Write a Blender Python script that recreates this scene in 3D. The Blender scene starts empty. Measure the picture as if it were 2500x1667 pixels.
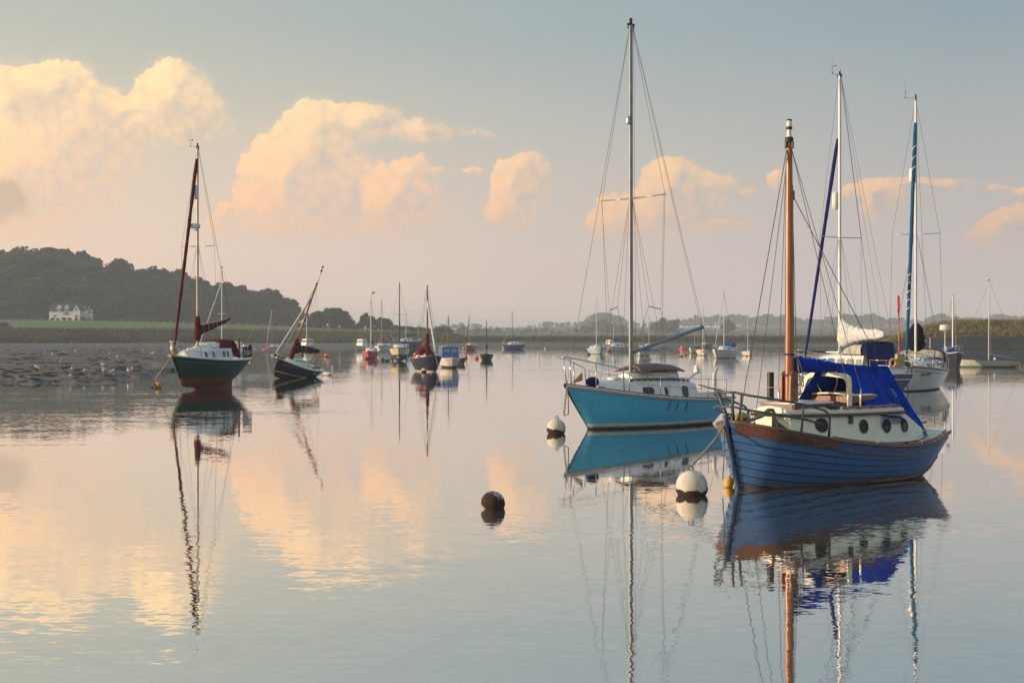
import bpy, math, random
import numpy as np
from mathutils import Vector, Matrix

S = bpy.context.scene
COL = S.collection
R = math.radians
F = 3472.0          # focal length of the view in pixels of the 2500 px wide photograph
HC = 2.5            # eye height above the water
HY = 825.0          # row of the horizon

# ------------------------------------------------------------------ camera
cam_d = bpy.data.cameras.new('camera')
cam = bpy.data.objects.new('camera', cam_d)
COL.objects.link(cam)
cam.location = (0, 0, HC)
cam.rotation_euler = (R(90), 0, 0)
cam_d.sensor_width = 36
cam_d.lens = 36 * F / 2500
cam_d.shift_y = -8.5 / 2500
cam_d.clip_start = 0.1
cam_d.clip_end = 20000
S.camera = cam

# ------------------------------------------------------------------ sun, sky, exposure
SUN_EL, SUN_AZ = 6.5, -98.0      # azimuth from +Y, negative = to the left; slightly behind the viewer
sa, se = R(SUN_AZ), R(SUN_EL)
SUN_DIR = Vector((math.sin(sa) * math.cos(se), math.cos(sa) * math.cos(se), math.sin(se)))
sun_d = bpy.data.lights.new('sun', 'SUN')
sun_d.energy = 4.6
sun_d.angle = R(0.6)
sun_d.color = (1.0, 0.70, 0.45)
sun = bpy.data.objects.new('sun', sun_d)
COL.objects.link(sun)
sun.rotation_euler = (-SUN_DIR).to_track_quat('-Z', 'Y').to_euler()

S.view_settings.view_transform = 'Standard'
S.view_settings.look = 'None'
S.view_settings.gamma = 1
S.view_settings.use_curve_mapping = False
S.view_settings.exposure = 0.1

cy = S.cycles
cy.max_bounces = 7
cy.diffuse_bounces = 2
cy.glossy_bounces = 3
cy.transmission_bounces = 4
cy.volume_bounces = 1
cy.transparent_max_bounces = 6
cy.caustics_reflective = False
cy.caustics_refractive = False
cy.sample_clamp_indirect = 4
cy.use_adaptive_sampling = True
cy.adaptive_threshold = 0.012
cy.use_denoising = True


class NG:
    """short-hand for wiring shader nodes"""
    def __init__(self, tree):
        self.t = tree
    def new(self, typ, **kw):
        n = self.t.nodes.new(typ)
        for k, v in kw.items():
            setattr(n, k, v)
        return n
    def put(self, sock, v):
        if v is None:
            return
        if hasattr(v, 'is_output'):
            self.t.links.new(v, sock)
        else:
            sock.default_value = v
    def m(self, op, a, b=None, c=None, clamp=False):
        n = self.new('ShaderNodeMath', operation=op, use_clamp=clamp)
        for s, v in zip(n.inputs, (a, b, c)):
            self.put(s, v)
        return n.outputs[0]
    def v(self, op, a, b=None, c=None, scale=None):
        n = self.new('ShaderNodeVectorMath', operation=op)
        for s, x in zip(n.inputs, (a, b, c)):
            self.put(s, x)
        if scale is not None:
            self.put(n.inputs['Scale'], scale)
        return n.outputs['Value'] if op in ('DOT_PRODUCT', 'LENGTH', 'DISTANCE') else n.outputs[0]
    def mix(self, f, a, b, typ='MIX'):
        n = self.new('ShaderNodeMix', data_type='RGBA', blend_type=typ)
        self.put(n.inputs[0], f)
        for s, x in ((n.inputs[6], a), (n.inputs[7], b)):
            if isinstance(x, tuple) and len(x) == 3:
                x = (*x, 1)
            self.put(s, x)
        return n.outputs[2]
    def ramp(self, f, stops, interp='LINEAR'):
        n = self.new('ShaderNodeValToRGB')
        n.color_ramp.interpolation = interp
        el = n.color_ramp.elements
        while len(el) < len(stops):
            el.new(0.5)
        for e, (p, c) in zip(el, stops):
            e.position = p
            e.color = (c, c, c, 1) if isinstance(c, (int, float)) else (*c, 1)
        self.put(n.inputs[0], f)
        return n.outputs[0]
    def noise(self, vec, scale=1.0, detail=3.0, rough=0.5, dist=0.0, dims='3D'):
        n = self.new('ShaderNodeTexNoise', noise_dimensions=dims)
        self.put(n.inputs['Vector'], vec)
        self.put(n.inputs['Scale'], scale)
        self.put(n.inputs['Detail'], detail)
        self.put(n.inputs['Roughness'], rough)
        self.put(n.inputs['Distortion'], dist)
        return n
    def smooth(self, x, a, b):
        n = self.new('ShaderNodeMapRange', interpolation_type='SMOOTHSTEP')
        self.put(n.inputs['Value'], x)
        self.put(n.inputs['From Min'], a)
        self.put(n.inputs['From Max'], b)
        return n.outputs[0]
    def comb(self, x, y, z=0.0):
        n = self.new('ShaderNodeCombineXYZ')
        for s, q in zip(n.inputs, (x, y, z)):
            self.put(s, q)
        return n.outputs[0]
    def sep(self, v):
        n = self.new('ShaderNodeSeparateXYZ')
        self.put(n.inputs[0], v)
        return n.outputs


world = bpy.data.worlds.new('World')
S.world = world
world.use_nodes = True
wt = world.node_tree
wt.nodes.clear()
g = NG(wt)
wout = g.new('ShaderNodeOutputWorld')
bg = g.new('ShaderNodeBackground')
bg.inputs['Strength'].default_value = 0.1
wt.links.new(bg.outputs[0], wout.inputs[0])
tc = g.new('ShaderNodeTexCoord').outputs['Generated']
dx_, dy_, dz_ = g.sep(tc)
az_ = g.m('MULTIPLY', g.m('ARCTAN2', dx_, dy_), F)
el_ = g.m('MULTIPLY', g.m('ARCSINE', g.m('ABSOLUTE', dz_)), F)
P0 = g.comb(az_, el_)
sky = g.new('ShaderNodeTexSky', sky_type='NISHITA')
sky.sun_disc = False
sky.sun_elevation = R(SUN_EL)
sky.sun_rotation = R(SUN_AZ)
sky.air_density = 1.0
sky.dust_density = 2.5
sky.ozone_density = 1.5
# thin dawn veil over the physical sky: pink near the horizon, grey blue overhead, warmer towards the sun
eldeg = g.m('DIVIDE', el_, F * math.pi / 180)
veil = g.ramp(g.m('DIVIDE', eldeg, 90.0), [
    (0.0, (.96, .75, .68)), (.025, (.79, .63, .57)), (.055, (.690, .590, .525)), (.095, (.540, .535, .485)),
    (.135, (.395, .460, .465)), (.2, (.340, .420, .470)), (.45, (.310, .400, .490)), (1.0, (.280, .380, .500))])
cs = g.v('DOT_PRODUCT', tc, tuple(SUN_DIR))
warm = g.ramp(g.m('MULTIPLY_ADD', cs, 0.5, 0.5), [
    (0.0, (.70, .77, .88)), (.30, (.76, .82, .90)), (.43, (.98, .98, .98)), (.62, (1.42, 1.25, 1.04)), (1.0, (2.4, 1.85, 1.2))])
base = g.mix(1.0, veil, warm, 'MULTIPLY')

# ---- cumulus bank: (column, row, half width, half height, weight) of each puff in the photograph, turned into directions
PUFFS = [
    (165, 190, 40, 36, 1), (106, 216, 42, 34, 1), (48, 228, 50, 40, 1), (-20, 228, 60, 46, 1), (95, 285, 150, 62, .62),
    (228, 266, 32, 44, .75), (-10, 430, 125, 100, .95), (90, 470, 80, 80, .5), (200, 360, 120, 60, .35),
    (420, 198, 44, 42, 1.05), (372, 243, 38, 38, 1), (446, 248, 46, 46, .95), (312, 260, 30, 12, .8), (492, 276, 42, 36, .8), (430, 300, 84, 34, .6),
    (758, 286, 38, 36, 1.05), (862, 292, 52, 30, .9), (918, 284, 42, 24, .75), (1000, 310, 70, 24, .6), (1056, 324, 50, 15, .5),
    (765, 345, 52, 46, .9), (690, 398, 66, 56, .95), (660, 462, 52, 76, .9), (742, 506, 90, 62, .55), (800, 425, 110, 84, .45),
    (600, 492, 17, 26, .75), (531, 536, 24, 42, .6),
    (1012, 404, 23, 22, 1), (983, 446, 34, 34, 1), (948, 486, 42, 40, 1), (928, 512, 28, 26, .9), (1005, 490, 60, 46, .5),
    (1073, 419, 30, 9, .6), (1153, 419, 22, 7, .7), (1174, 328, 36, 11, .45),
    (1285, 402, 26, 24, .95), (1246, 430, 28, 32, 1), (1258, 484, 42, 52, .85), (1216, 520, 38, 22, .5), (1320, 430, 30, 40, .4),
    (1659, 415, 28, 24, .95), (1614, 440, 36, 38, 1), (1664, 455, 60, 42, .6), (1755, 452, 44, 24, .75), (1824, 470, 30, 9, .6),
    (1590, 522, 58, 48, .6), (1480, 536, 44, 50, .75), (1686, 492, 60, 38, .5), (1739, 548, 30, 20, .5), (1813, 552, 55, 18, .4),
    (1896, 440, 20, 26, .9), (2079, 467, 15, 11, .75), (2122, 464, 22, 13, .85), (2134, 494, 20, 30, .75),
    (2178, 451, 36, 15, .95), (2240, 454, 76, 15, .8), (2329, 457, 30, 10, .8), (2440, 460, 27, 8, .8), (2496, 464, 16, 10, .9),
    (2480, 532, 30, 25, .65), (2436, 560, 48, 34, .7), (2405, 592, 48, 34, .5),
    (150, 400, 190, 120, .40), (770, 480, 150, 95, .36), (1000, 530, 85, 60, .36), (1255, 500, 66, 66, .34), (1625, 530, 120, 64, .36), (2150, 500, 120, 46, .32),
    (-190, 330, 120, 110, .8), (-420, 300, 150, 130, .9), (-760, 380, 180, 120, .8), (2640, 500, 80, 60, .7), (2850, 520, 130, 50, .7), (3200, 560, 160, 60, .6),
]
wn = g.noise(P0, 1 / 60.0, 3.0, 0.55)
warp = g.v('SCALE', g.v('SUBTRACT', wn.outputs['Color'], (.5, .5, .5)), scale=40.0)
P1 = g.v('MULTIPLY', g.v('ADD', P0, warp), (1, 1, 0))
Sacc, Gacc = None, None
for (px, py, rx, ry, w) in PUFFS:
    dxp = px - 1250.0
    cu = math.atan(dxp / F) * F
    cv = math.atan((HY - py) / math.hypot(F, dxp)) * F
    q = g.v('MULTIPLY', g.v('SUBTRACT', P1, (cu, cv, 0)), (1 / rx, 1 / ry, 0))
    e = g.m('MULTIPLY', g.m('POWER', 0.52, g.v('DOT_PRODUCT', q, q)), w)
    Sacc = e if Sacc is None else g.m('ADD', Sacc, e)
    gq = g.v('SCALE', q, scale=e)
    Gacc = gq if Gacc is None else g.v('ADD', Gacc, gq)
vor = g.new('ShaderNodeTexVoronoi', feature='SMOOTH_F1', voronoi_dimensions='2D')
g.put(vor.inputs['Vector'], P1)
vor.inputs['Scale'].default_value = 1 / 38.0
vor.inputs['Detail'].default_value = 2.0
vor.inputs['Roughness'].default_value = 0.5
vor.inputs['Smoothness'].default_value = 0.35
bil = g.m('SUBTRACT', 0.42, vor.outputs['Distance'])
fld = g.m('MULTIPLY_ADD', bil, 0.26, Sacc)
glen = g.m('ADD', g.v('LENGTH', Gacc), 0.06)
lit0 = g.m('DIVIDE', g.v('DOT_PRODUCT', Gacc, (-.80, .60, 0)), glen)
lit = g.m('ADD', g.m('MULTIPLY_ADD', lit0, 0.42, 0.62), g.m('MULTIPLY', bil, 0.48), clamp=True)
wid = g.m('MULTIPLY_ADD', g.smooth(lit0, -0.5, 0.55), -0.26, 0.33)
alpha = g.new('ShaderNodeMapRange', interpolation_type='SMOOTHSTEP')
g.put(alpha.inputs['Value'], fld)
g.put(alpha.inputs['From Min'], g.m('SUBTRACT', 0.40, wid))
g.put(alpha.inputs['From Max'], g.m('ADD', 0.40, wid))
alpha = alpha.outputs[0]
# dark wedge of nearer cloud low on the left
qd = g.v('MULTIPLY', g.v('SUBTRACT', P1, (math.atan((-60 - 1250) / F) * F, 288, 0)), (1 / 150, 1 / 40, 0))
qe = g.v('MULTIPLY', g.v('SUBTRACT', P1, (math.atan((12 - 1250) / F) * F, 338, 0)), (1 / 62, 1 / 34, 0))
dk = g.smooth(g.m('MULTIPLY_ADD', bil, .40, g.m('ADD', g.m('POWER', 0.4, g.v('DOT_PRODUCT', qd, qd)), g.m('POWER', 0.4, g.v('DOT_PRODUCT', qe, qe)))), 0.30, 0.95)
litc = g.mix(1.0, g.ramp(g.m('DIVIDE', eldeg, 14.0), [
    (0.0, (1.05, .58, .42)), (.22, (1.16, .63, .40)), (.45, (1.34, .79, .43)), (.75, (1.45, 1.02, .51)), (1.0, (1.45, 1.10, .60))]),
    g.ramp(g.m('MULTIPLY_ADD', cs, 0.5, 0.5), [(0.0, .7), (.30, (.74, .78, .82)), (.5, .93), (.62, 1.0), (1.0, (1.5, 1.3, 1.1))]), 'MULTIPLY')
shc = g.mix(0.5, base, g.mix(1.0, (.66, .52, .44), warm, 'MULTIPLY'))
cloudc = g.mix(g.m('POWER', lit, 0.85), shc, litc)
# clouds thin into the haze near the horizon
fade = g.m('MULTIPLY', alpha, g.smooth(eldeg, 2.2, 5.2))
glow = g.m('MULTIPLY', g.smooth(Sacc, 0.02, 0.75), g.smooth(eldeg, 1.0, 5.0))
base2 = g.mix(g.m('MULTIPLY', glow, 0.70), base, g.mix(0.35, base, g.mix(1.0, litc, (.86, .86, .88), 'MULTIPLY')))
skyc = g.mix(g.m('MULTIPLY', fade, 0.92), base2, cloudc)
skyc = g.mix(g.m('MULTIPLY', dk, 0.60), skyc, g.mix(1.0, (.40, .345, .325), warm, 'MULTIPLY'))
# the bank goes on round the horizon behind the viewer
an = g.noise(g.v('MULTIPLY', tc, (5.0, 5.0, 13.0)), 1.0, 5.0, 0.55)
behind = g.m('MULTIPLY', g.smooth(g.m('ABSOLUTE', az_), 2100.0, 2700.0), g.m('MULTIPLY', g.smooth(eldeg, 2.0, 5.0), g.smooth(eldeg, 16.0, 9.0)))
ao = g.m('MULTIPLY', behind, g.smooth(an.outputs['Fac'], 0.48, 0.66))
skyc = g.mix(g.m('MULTIPLY', ao, 0.6), skyc, litc)
tot = g.mix(0.86, sky.outputs[0], g.v('SCALE', skyc, scale=10.0))
g.put(bg.inputs['Color'], tot)
world.cycles.sampling_method = 'MANUAL'
world.cycles.sample_map_resolution = 512

# ------------------------------------------------------------------ helpers
rng = random.Random(7)


def X(px, D):
    return (px - 1250.0) / F * D


def Z(py, D):
    return HC + (HY - py) / F * D


def DW(py):
    """distance of a point of the water seen in row py"""
    return HC * F / (py - HY)


def tag(o, label=None, cat=None, group=None, kind=None):
    if label:
        o['label'] = label
    if cat:
        o['category'] = cat
    if group:
        o['group'] = group
    if kind:
        o['kind'] = kind
    return o


def empty(name, loc=(0, 0, 0), rz=0.0, rx=0.0, ry=0.0):
    o = bpy.data.objects.new(name, None)
    COL.objects.link(o)
    o.empty_display_size = 0.2
    o.location = loc
    o.rotation_euler = (rx, ry, rz)
    return o


def copy_tree(o, parent=None):
    c = o.copy()
    COL.objects.link(c)
    if parent:
        c.parent = parent
    for ch in list(o.children):
        copy_tree(ch, c)
    return c


# ---- materials
MATS = {}


def mat(name, col, rough=0.5, metal=0.0, var=0.12, scale=6.0, bump=0.0, spec=0.5, stretch=(1, 1, 1), dirt=None, dirt_amt=0.0, coat=0.0, col2=None, trans=0.0, streak=0.0, scum=None):
    """painted / weathered surface: base colour broken up by noise, optional second tone, optional grime, fine relief"""
    if name in MATS:
        return MATS[name]
    m = bpy.data.materials.new(name)
    m.use_nodes = True
    t = m.node_tree
    q = NG(t)
    b = t.nodes['Principled BSDF']
    tcn = q.new('ShaderNodeTexCoord').outputs['Object']
    vec = q.v('MULTIPLY', tcn, stretch)
    n = q.noise(vec, scale, 5.0, 0.6)
    dark = tuple(c * (1 - var) for c in col)
    lite = tuple(min(1, c * (1 + var)) for c in col) if col2 is None else col2
    c = q.mix(q.smooth(n.outputs['Fac'], 0.3, 0.7), dark, lite)
    if dirt:
        n2 = q.noise(q.v('MULTIPLY', tcn, (1.5, 1.5, 0.6)), 3.1, 6.0, 0.65)
        c = q.mix(q.m('MULTIPLY', q.smooth(n2.outputs['Fac'], 0.52, 0.72), dirt_amt), c, dirt)
    if streak:      # run marks down the topsides
        n3 = q.noise(q.v('MULTIPLY', tcn, (7.0, 7.0, .45)), 1.0, 4.0, 0.6)
        c = q.mix(q.m('MULTIPLY', q.smooth(n3.outputs['Fac'], 0.56, 0.74), streak), c, tuple(x * .45 + .03 for x in col))
    if scum:        # growth along the waterline
        zz = q.sep(tcn)[2]
        n4 = q.noise(q.v('MULTIPLY', tcn, (3.0, 3.0, 5.0)), 1.0, 5.0, 0.65)
        f4 = q.smooth(q.m('ADD', zz, q.m('MULTIPLY_ADD', n4.outputs['Fac'], -.26, .13)), scum, 0.0)
        c = q.mix(q.m('MULTIPLY', f4, .75), c, (.055, .058, .035))
    q.put(b.inputs['Base Color'], c)
    b.inputs['Metallic'].default_value = metal
    q.put(b.inputs['Roughness'], q.m('MULTIPLY_ADD', n.outputs['Fac'], 0.2, rough - 0.1, clamp=True))
    b.inputs['Specular IOR Level'].default_value = spec
    if coat:
        b.inputs['Coat Weight'].default_value = coat
        b.inputs['Coat Roughness'].default_value = 0.12
    if trans:
        b.inputs['Transmission Weight'].default_value = trans
    if bump:
        bn = q.new('ShaderNodeBump')
        bn.inputs['Strength'].default_value = bump
        bn.inputs['Distance'].default_value = 0.02
        nb = q.noise(vec, scale * 4, 4.0, 0.6)
        q.put(bn.inputs['Height'], nb.outputs['Fac'])
        q.put(b.inputs['Normal'], bn.outputs[0])
    MATS[name] = m
    return m


def wood(name, col, var=0.35, rough=0.45, axis=0, scale=1.0, coat=0.2):
    if name in MATS:
        return MATS[name]
    m = bpy.data.materials.new(name)
    m.use_nodes = True
    t = m.node_tree
    q = NG(t)
    b = t.nodes['Principled BSDF']
    tcn = q.new('ShaderNodeTexCoord').outputs['Object']
    st = [22.0 * scale] * 3
    st[axis] = 1.3 * scale
    n = q.noise(q.v('MULTIPLY', tcn, tuple(st)), 1.0, 5.0, 0.6, 0.5)
    n2 = q.noise(tcn, 2.0, 4.0, 0.6)
    c = q.mix(q.smooth(n.outputs['Fac'], 0.3, 0.72), tuple(x * (1 - var) for x in col), tuple(x * (1 + var * .6) for x in col))
    c = q.mix(q.m('MULTIPLY', q.smooth(n2.outputs['Fac'], 0.5, 0.75), 0.45), c, tuple(x * 0.45 for x in col))
    q.put(b.inputs['Base Color'], c)
    b.inputs['Roughness'].default_value = rough
    b.inputs['Coat Weight'].default_value = coat
    b.inputs['Coat Roughness'].default_value = 0.25
    bn = q.new('ShaderNodeBump')
    bn.inputs['Strength'].default_value = 0.25
    bn.inputs['Distance'].default_value = 0.01
    q.put(bn.inputs['Height'], n.outputs['Fac'])
    q.put(b.inputs['Normal'], bn.outputs[0])
    MATS[name] = m
    return m


def cloth(name, col, var=0.3, scale=9.0, bump=0.6):
    if name in MATS:
        return MATS[name]
    m = mat(name, col, 0.9, 0, var, scale, bump, spec=0.05)
    b = m.node_tree.nodes['Principled BSDF']
    b.inputs['Sheen Weight'].default_value = 0.03
    return m


# ---- mesh builder
class MB:
    def __init__(self):
        self.v = []
        self.f = []

    def add(self, vs, fs):
        o = len(self.v)
        self.v.extend([tuple(p) for p in vs])
        self.f.extend([tuple(i + o for i in f) for f in fs])
        return self

    def box(self, c, s, rot=None):
        hx, hy, hz = s[0] / 2, s[1] / 2, s[2] / 2
        vs = [Vector((x, y, z)) for x in (-hx, hx) for y in (-hy, hy) for z in (-hz, hz)]
        if rot is not None:
            vs = [rot @ p for p in vs]
        vs = [p + Vector(c) for p in vs]
        return self.add(vs, [(0, 1, 3, 2), (4, 6, 7, 5), (0, 4, 5, 1), (2, 3, 7, 6), (0, 2, 6, 4), (1, 5, 7, 3)])

    def tube(self, pts, r, n=6, cap=True, flat=None):
        pts = [Vector(p) for p in pts]
        k = len(pts)
        rs = r if isinstance(r, (list, tuple)) else [r] * k
        rings = []
        up = None
        for i in range(k):
            t = (pts[min(i + 1, k - 1)] - pts[max(i - 1, 0)])
            if t.length < 1e-9:
                t = Vector((0, 0, 1))
            t.normalize()
            if up is None:
                up = Vector((0, 0, 1)) if abs(t.z) < 0.9 else Vector((1, 0, 0))
            a = t.cross(up)
            if a.length < 1e-6:
                a = t.orthogonal()
            a.normalize()
            b = a.cross(t).normalized()
            up = b
            fl = 1.0 if flat is None else flat
            rings.append([pts[i] + (a * math.cos(2 * math.pi * j / n) * fl + b * math.sin(2 * math.pi * j / n)) * rs[i] for j in range(n)])
        self.loft(rings, closed=True, cap=cap)
        return self

    def loft(self, rings, closed=True, cap=False):
        n = len(rings[0])
        vs = [p for rg in rings for p in rg]
        fs = []
        for i in range(len(rings) - 1):
            for j in range(n if closed else n - 1):
                a, b = i * n + j, i * n + (j + 1) % n
                fs.append((a, b, b + n, a + n))
        if cap:
            fs.append(tuple(range(n - 1, -1, -1)))
            fs.append(tuple(range((len(rings) - 1) * n, len(rings) * n)))
        return self.add(vs, fs)

    def lathe(self, prof, n=16, c=(0, 0, 0), M=None):
        rings = []
        for (r, z) in prof:
            ring = [Vector((r * math.cos(2 * math.pi * j / n), r * math.sin(2 * math.pi * j / n), z)) for j in range(n)]
            if M is not None:
                ring = [M @ p for p in ring]
            rings.append([p + Vector(c) for p in ring])
        return self.loft(rings, True, True)

    def ball(self, c, r, n=16, k=10, sc=(1, 1, 1)):
        prof = []
        for i in range(k + 1):
            a = -math.pi / 2 + math.pi * i / k
            prof.append((max(1e-4, math.cos(a) * r), math.sin(a) * r))
        M = Matrix.Diagonal(sc)
        return self.lathe(prof, n, c, M)

    def poly(self, pts):
        return self.add(pts, [tuple(range(len(pts)))])

    def slab(self, pts, th):
        """thick plate over a planar outline"""
        pts = [Vector(p) for p in pts]
        nrm = Vector((0, 0, 0))
        k = len(pts)
        for i in range(k):
            nrm += (pts[i] - pts[0]).cross(pts[(i + 1) % k] - pts[0])
        nrm.normalize()
        lo = [p - nrm * th / 2 for p in pts]
        hi = [p + nrm * th / 2 for p in pts]
        fs = [tuple(range(k - 1, -1, -1)), tuple(range(k, 2 * k))]
        fs += [(i, (i + 1) % k, (i + 1) % k + k, i + k) for i in range(k)]
        return self.add(lo + hi, fs)

    def grid(self, P):
        """P[i][j] -> point"""
        n = len(P[0])
        vs = [p for r_ in P for p in r_]
        fs = []
        for i in range(len(P) - 1):
            for j in range(n - 1):
                a = i * n + j
                fs.append((a, a + 1, a + n + 1, a + n))
        return self.add(vs, fs)

    def build(self, name, m, parent=None, smooth=False, label=None, angle=None):
        me = bpy.data.meshes.new(name)
        me.from_pydata(self.v, [], self.f)
        me.validate()
        me.update()
        if m:
            me.materials.append(m)
        if smooth:
            me.polygons.foreach_set('use_smooth', [True] * len(me.polygons))
            if angle:
                try:
                    me.set_sharp_from_angle(angle=R(angle))
                except Exception:
                    pass
        o = bpy.data.objects.new(name, me)
        COL.objects.link(o)
        if parent:
            o.parent = parent
        if label:
            o['label'] = label
        return o


def text_mesh(txt, size, shear=0.0, spacing=1.0, bold=0.0):
    cu = bpy.data.curves.new('lettering', 'FONT')
    cu.body = txt
    cu.size = size
    cu.shear = shear
    cu.space_character = spacing
    cu.offset = bold
    cu.resolution_u = 2
    o = bpy.data.objects.new('lettering', cu)
    COL.objects.link(o)
    bpy.context.view_layer.update()
    dg = bpy.context.evaluated_depsgraph_get()
    me = bpy.data.meshes.new_from_object(o.evaluated_get(dg))
    bpy.data.objects.remove(o)
    vs = [tuple(v.co) for v in me.vertices]
    fs = [tuple(p.vertices) for p in me.polygons]
    bpy.data.meshes.remove(me)
    return vs, fs


def interp(xs, ys, x):
    return float(np.interp(x, xs, ys))


def sm(xs, ys, x):
    """smooth (Catmull-Rom) interpolation through knots"""
    n = len(xs)
    if x <= xs[0]:
        return ys[0]
    if x >= xs[-1]:
        return ys[-1]
    i = max(j for j in range(n - 1) if xs[j] <= x)
    h = xs[i + 1] - xs[i]
    def sl(j):
        if j == 0:
            return (ys[1] - ys[0]) / (xs[1] - xs[0])
        if j == n - 1:
            return (ys[-1] - ys[-2]) / (xs[-1] - xs[-2])
        return (ys[j + 1] - ys[j - 1]) / (xs[j + 1] - xs[j - 1])
    t = (x - xs[i]) / h
    m0, m1 = sl(i) * h, sl(i + 1) * h
    return ((2 * t ** 3 - 3 * t * t + 1) * ys[i] + (t ** 3 - 2 * t * t + t) * m0 + (-2 * t ** 3 + 3 * t * t) * ys[i + 1] + (t ** 3 - t * t) * m1)


def fbm(x, y, seed=0, octs=4):
    """cheap value noise for terrain, vectorised"""
    x = np.asarray(x, float)
    y = np.asarray(y, float)
    out = np.zeros(np.broadcast(x, y).shape)
    a, tot = 1.0, 0.0
    for o in range(octs):
        xi, yi = np.floor(x), np.floor(y)
        fx, fy = x - xi, y - yi
        fx, fy = fx * fx * (3 - 2 * fx), fy * fy * (3 - 2 * fy)
        def hsh(i, j):
            s = np.sin(i * 127.1 + j * 311.7 + seed * 74.7 + o * 19.3) * 43758.5453
            return s - np.floor(s)
        v = (hsh(xi, yi) * (1 - fx) + hsh(xi + 1, yi) * fx) * (1 - fy) + (hsh(xi, yi + 1) * (1 - fx) + hsh(xi + 1, yi + 1) * fx) * fy
        out += a * v
        tot += a
        a *= 0.5
        x, y = x * 2.03 + 5.1, y * 2.03 + 1.7
    return out / tot

# ------------------------------------------------------------------ the setting: water
def water_material():
    m = bpy.data.materials.new('estuary_water')
    m.use_nodes = True
    t = m.node_tree
    t.nodes.clear()
    q = NG(t)
    out = q.new('ShaderNodeOutputMaterial')
    pos = q.new('ShaderNodeTexCoord').outputs['Object']
    # fine wind ripple with long crests, a slower swell, and patches where the breeze touches down
    n1 = q.noise(q.v('MULTIPLY', pos, (2.2, 6.0, 1)), 1.0, 3.0, 0.55, 0.3, '2D').outputs['Color']
    n0 = q.noise(q.v('MULTIPLY', pos, (7.0, 19.0, 1)), 1.0, 2.0, 0.5, 0.0, '2D').outputs['Color']
    s0 = q.v('MULTIPLY', q.v('SUBTRACT', n0, (.5, .5, .5)), (.007, .020, 0))
    n2 = q.noise(q.v('MULTIPLY', pos, (0.32, 0.85, 1)), 1.0, 2.0, 0.5, 0.2, '2D').outputs['Color']
    n3 = q.noise(q.v('MULTIPLY', pos, (.010, .050, 1)), 1.0, 3.0, 0.55, 0.6, '2D').outputs['Fac']
    n4 = q.noise(q.v('MULTIPLY', pos, (.03, .30, 1)), 1.0, 4.0, 0.6, 0.8, '2D').outputs['Fac']
    patch = q.m('MULTIPLY_ADD', q.smooth(n3, 0.42, 0.66), 1.15, 0.55)
    streak = q.m('MULTIPLY_ADD', q.smooth(n4, 0.52, 0.74), 1.2, 1.0)
    amp = q.m('MULTIPLY', patch, streak)
    s1 = q.v('MULTIPLY', q.v('SUBTRACT', n1, (.5, .5, .5)), (.009, .019, 0))
    s2 = q.v('MULTIPLY', q.v('SUBTRACT', n2, (.5, .5, .5)), (.003, .0095, 0))
    nn = q.v('NORMALIZE', q.v('ADD', q.v('SCALE', q.v('ADD', q.v('ADD', s0, s1), s2), scale=amp), (0, 0, 1)))
    gl = q.new('ShaderNodeBsdfGlossy')
    gl.inputs['Roughness'].default_value = 0.0
    gl.inputs['Color'].default_value = (.995, .98, .955, 1)
    q.put(gl.inputs['Normal'], nn)
    df = q.new('ShaderNodeBsdfDiffuse')
    df.inputs['Color'].default_value = (.17, .165, .145, 1)     # silt hanging in the water
    fr = q.new('ShaderNodeFresnel')
    fr.inputs['IOR'].default_value = 2.0
    q.put(fr.inputs['Normal'], nn)
    fac = q.m('POWER', fr.outputs[0], 0.16)
    mx = q.new('ShaderNodeMixShader')
    q.put(mx.inputs[0], fac)
    t.links.new(df.outputs[0], mx.inputs[1])
    t.links.new(gl.outputs[0], mx.inputs[2])
    t.links.new(mx.outputs[0], out.inputs['Surface'])
    return m


mb = MB()
mb.add([(-5000, -300, 0), (5000, -300, 0), (5000, 6500, 0), (-5000, 6500, 0)], [(0, 1, 2, 3)])
tag(mb.build('water', water_material()), kind='structure')
mb = MB()
mb.add([(-5000, -300, -1.3), (5000, -300, -1.3), (5000, 6500, -1.3), (-5000, 6500, -1.3)], [(0, 1, 2, 3)])
tag(mb.build('ground', mat('riverbed', (.10, .09, .075), 0.8, scale=.05)), kind='structure')


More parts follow.
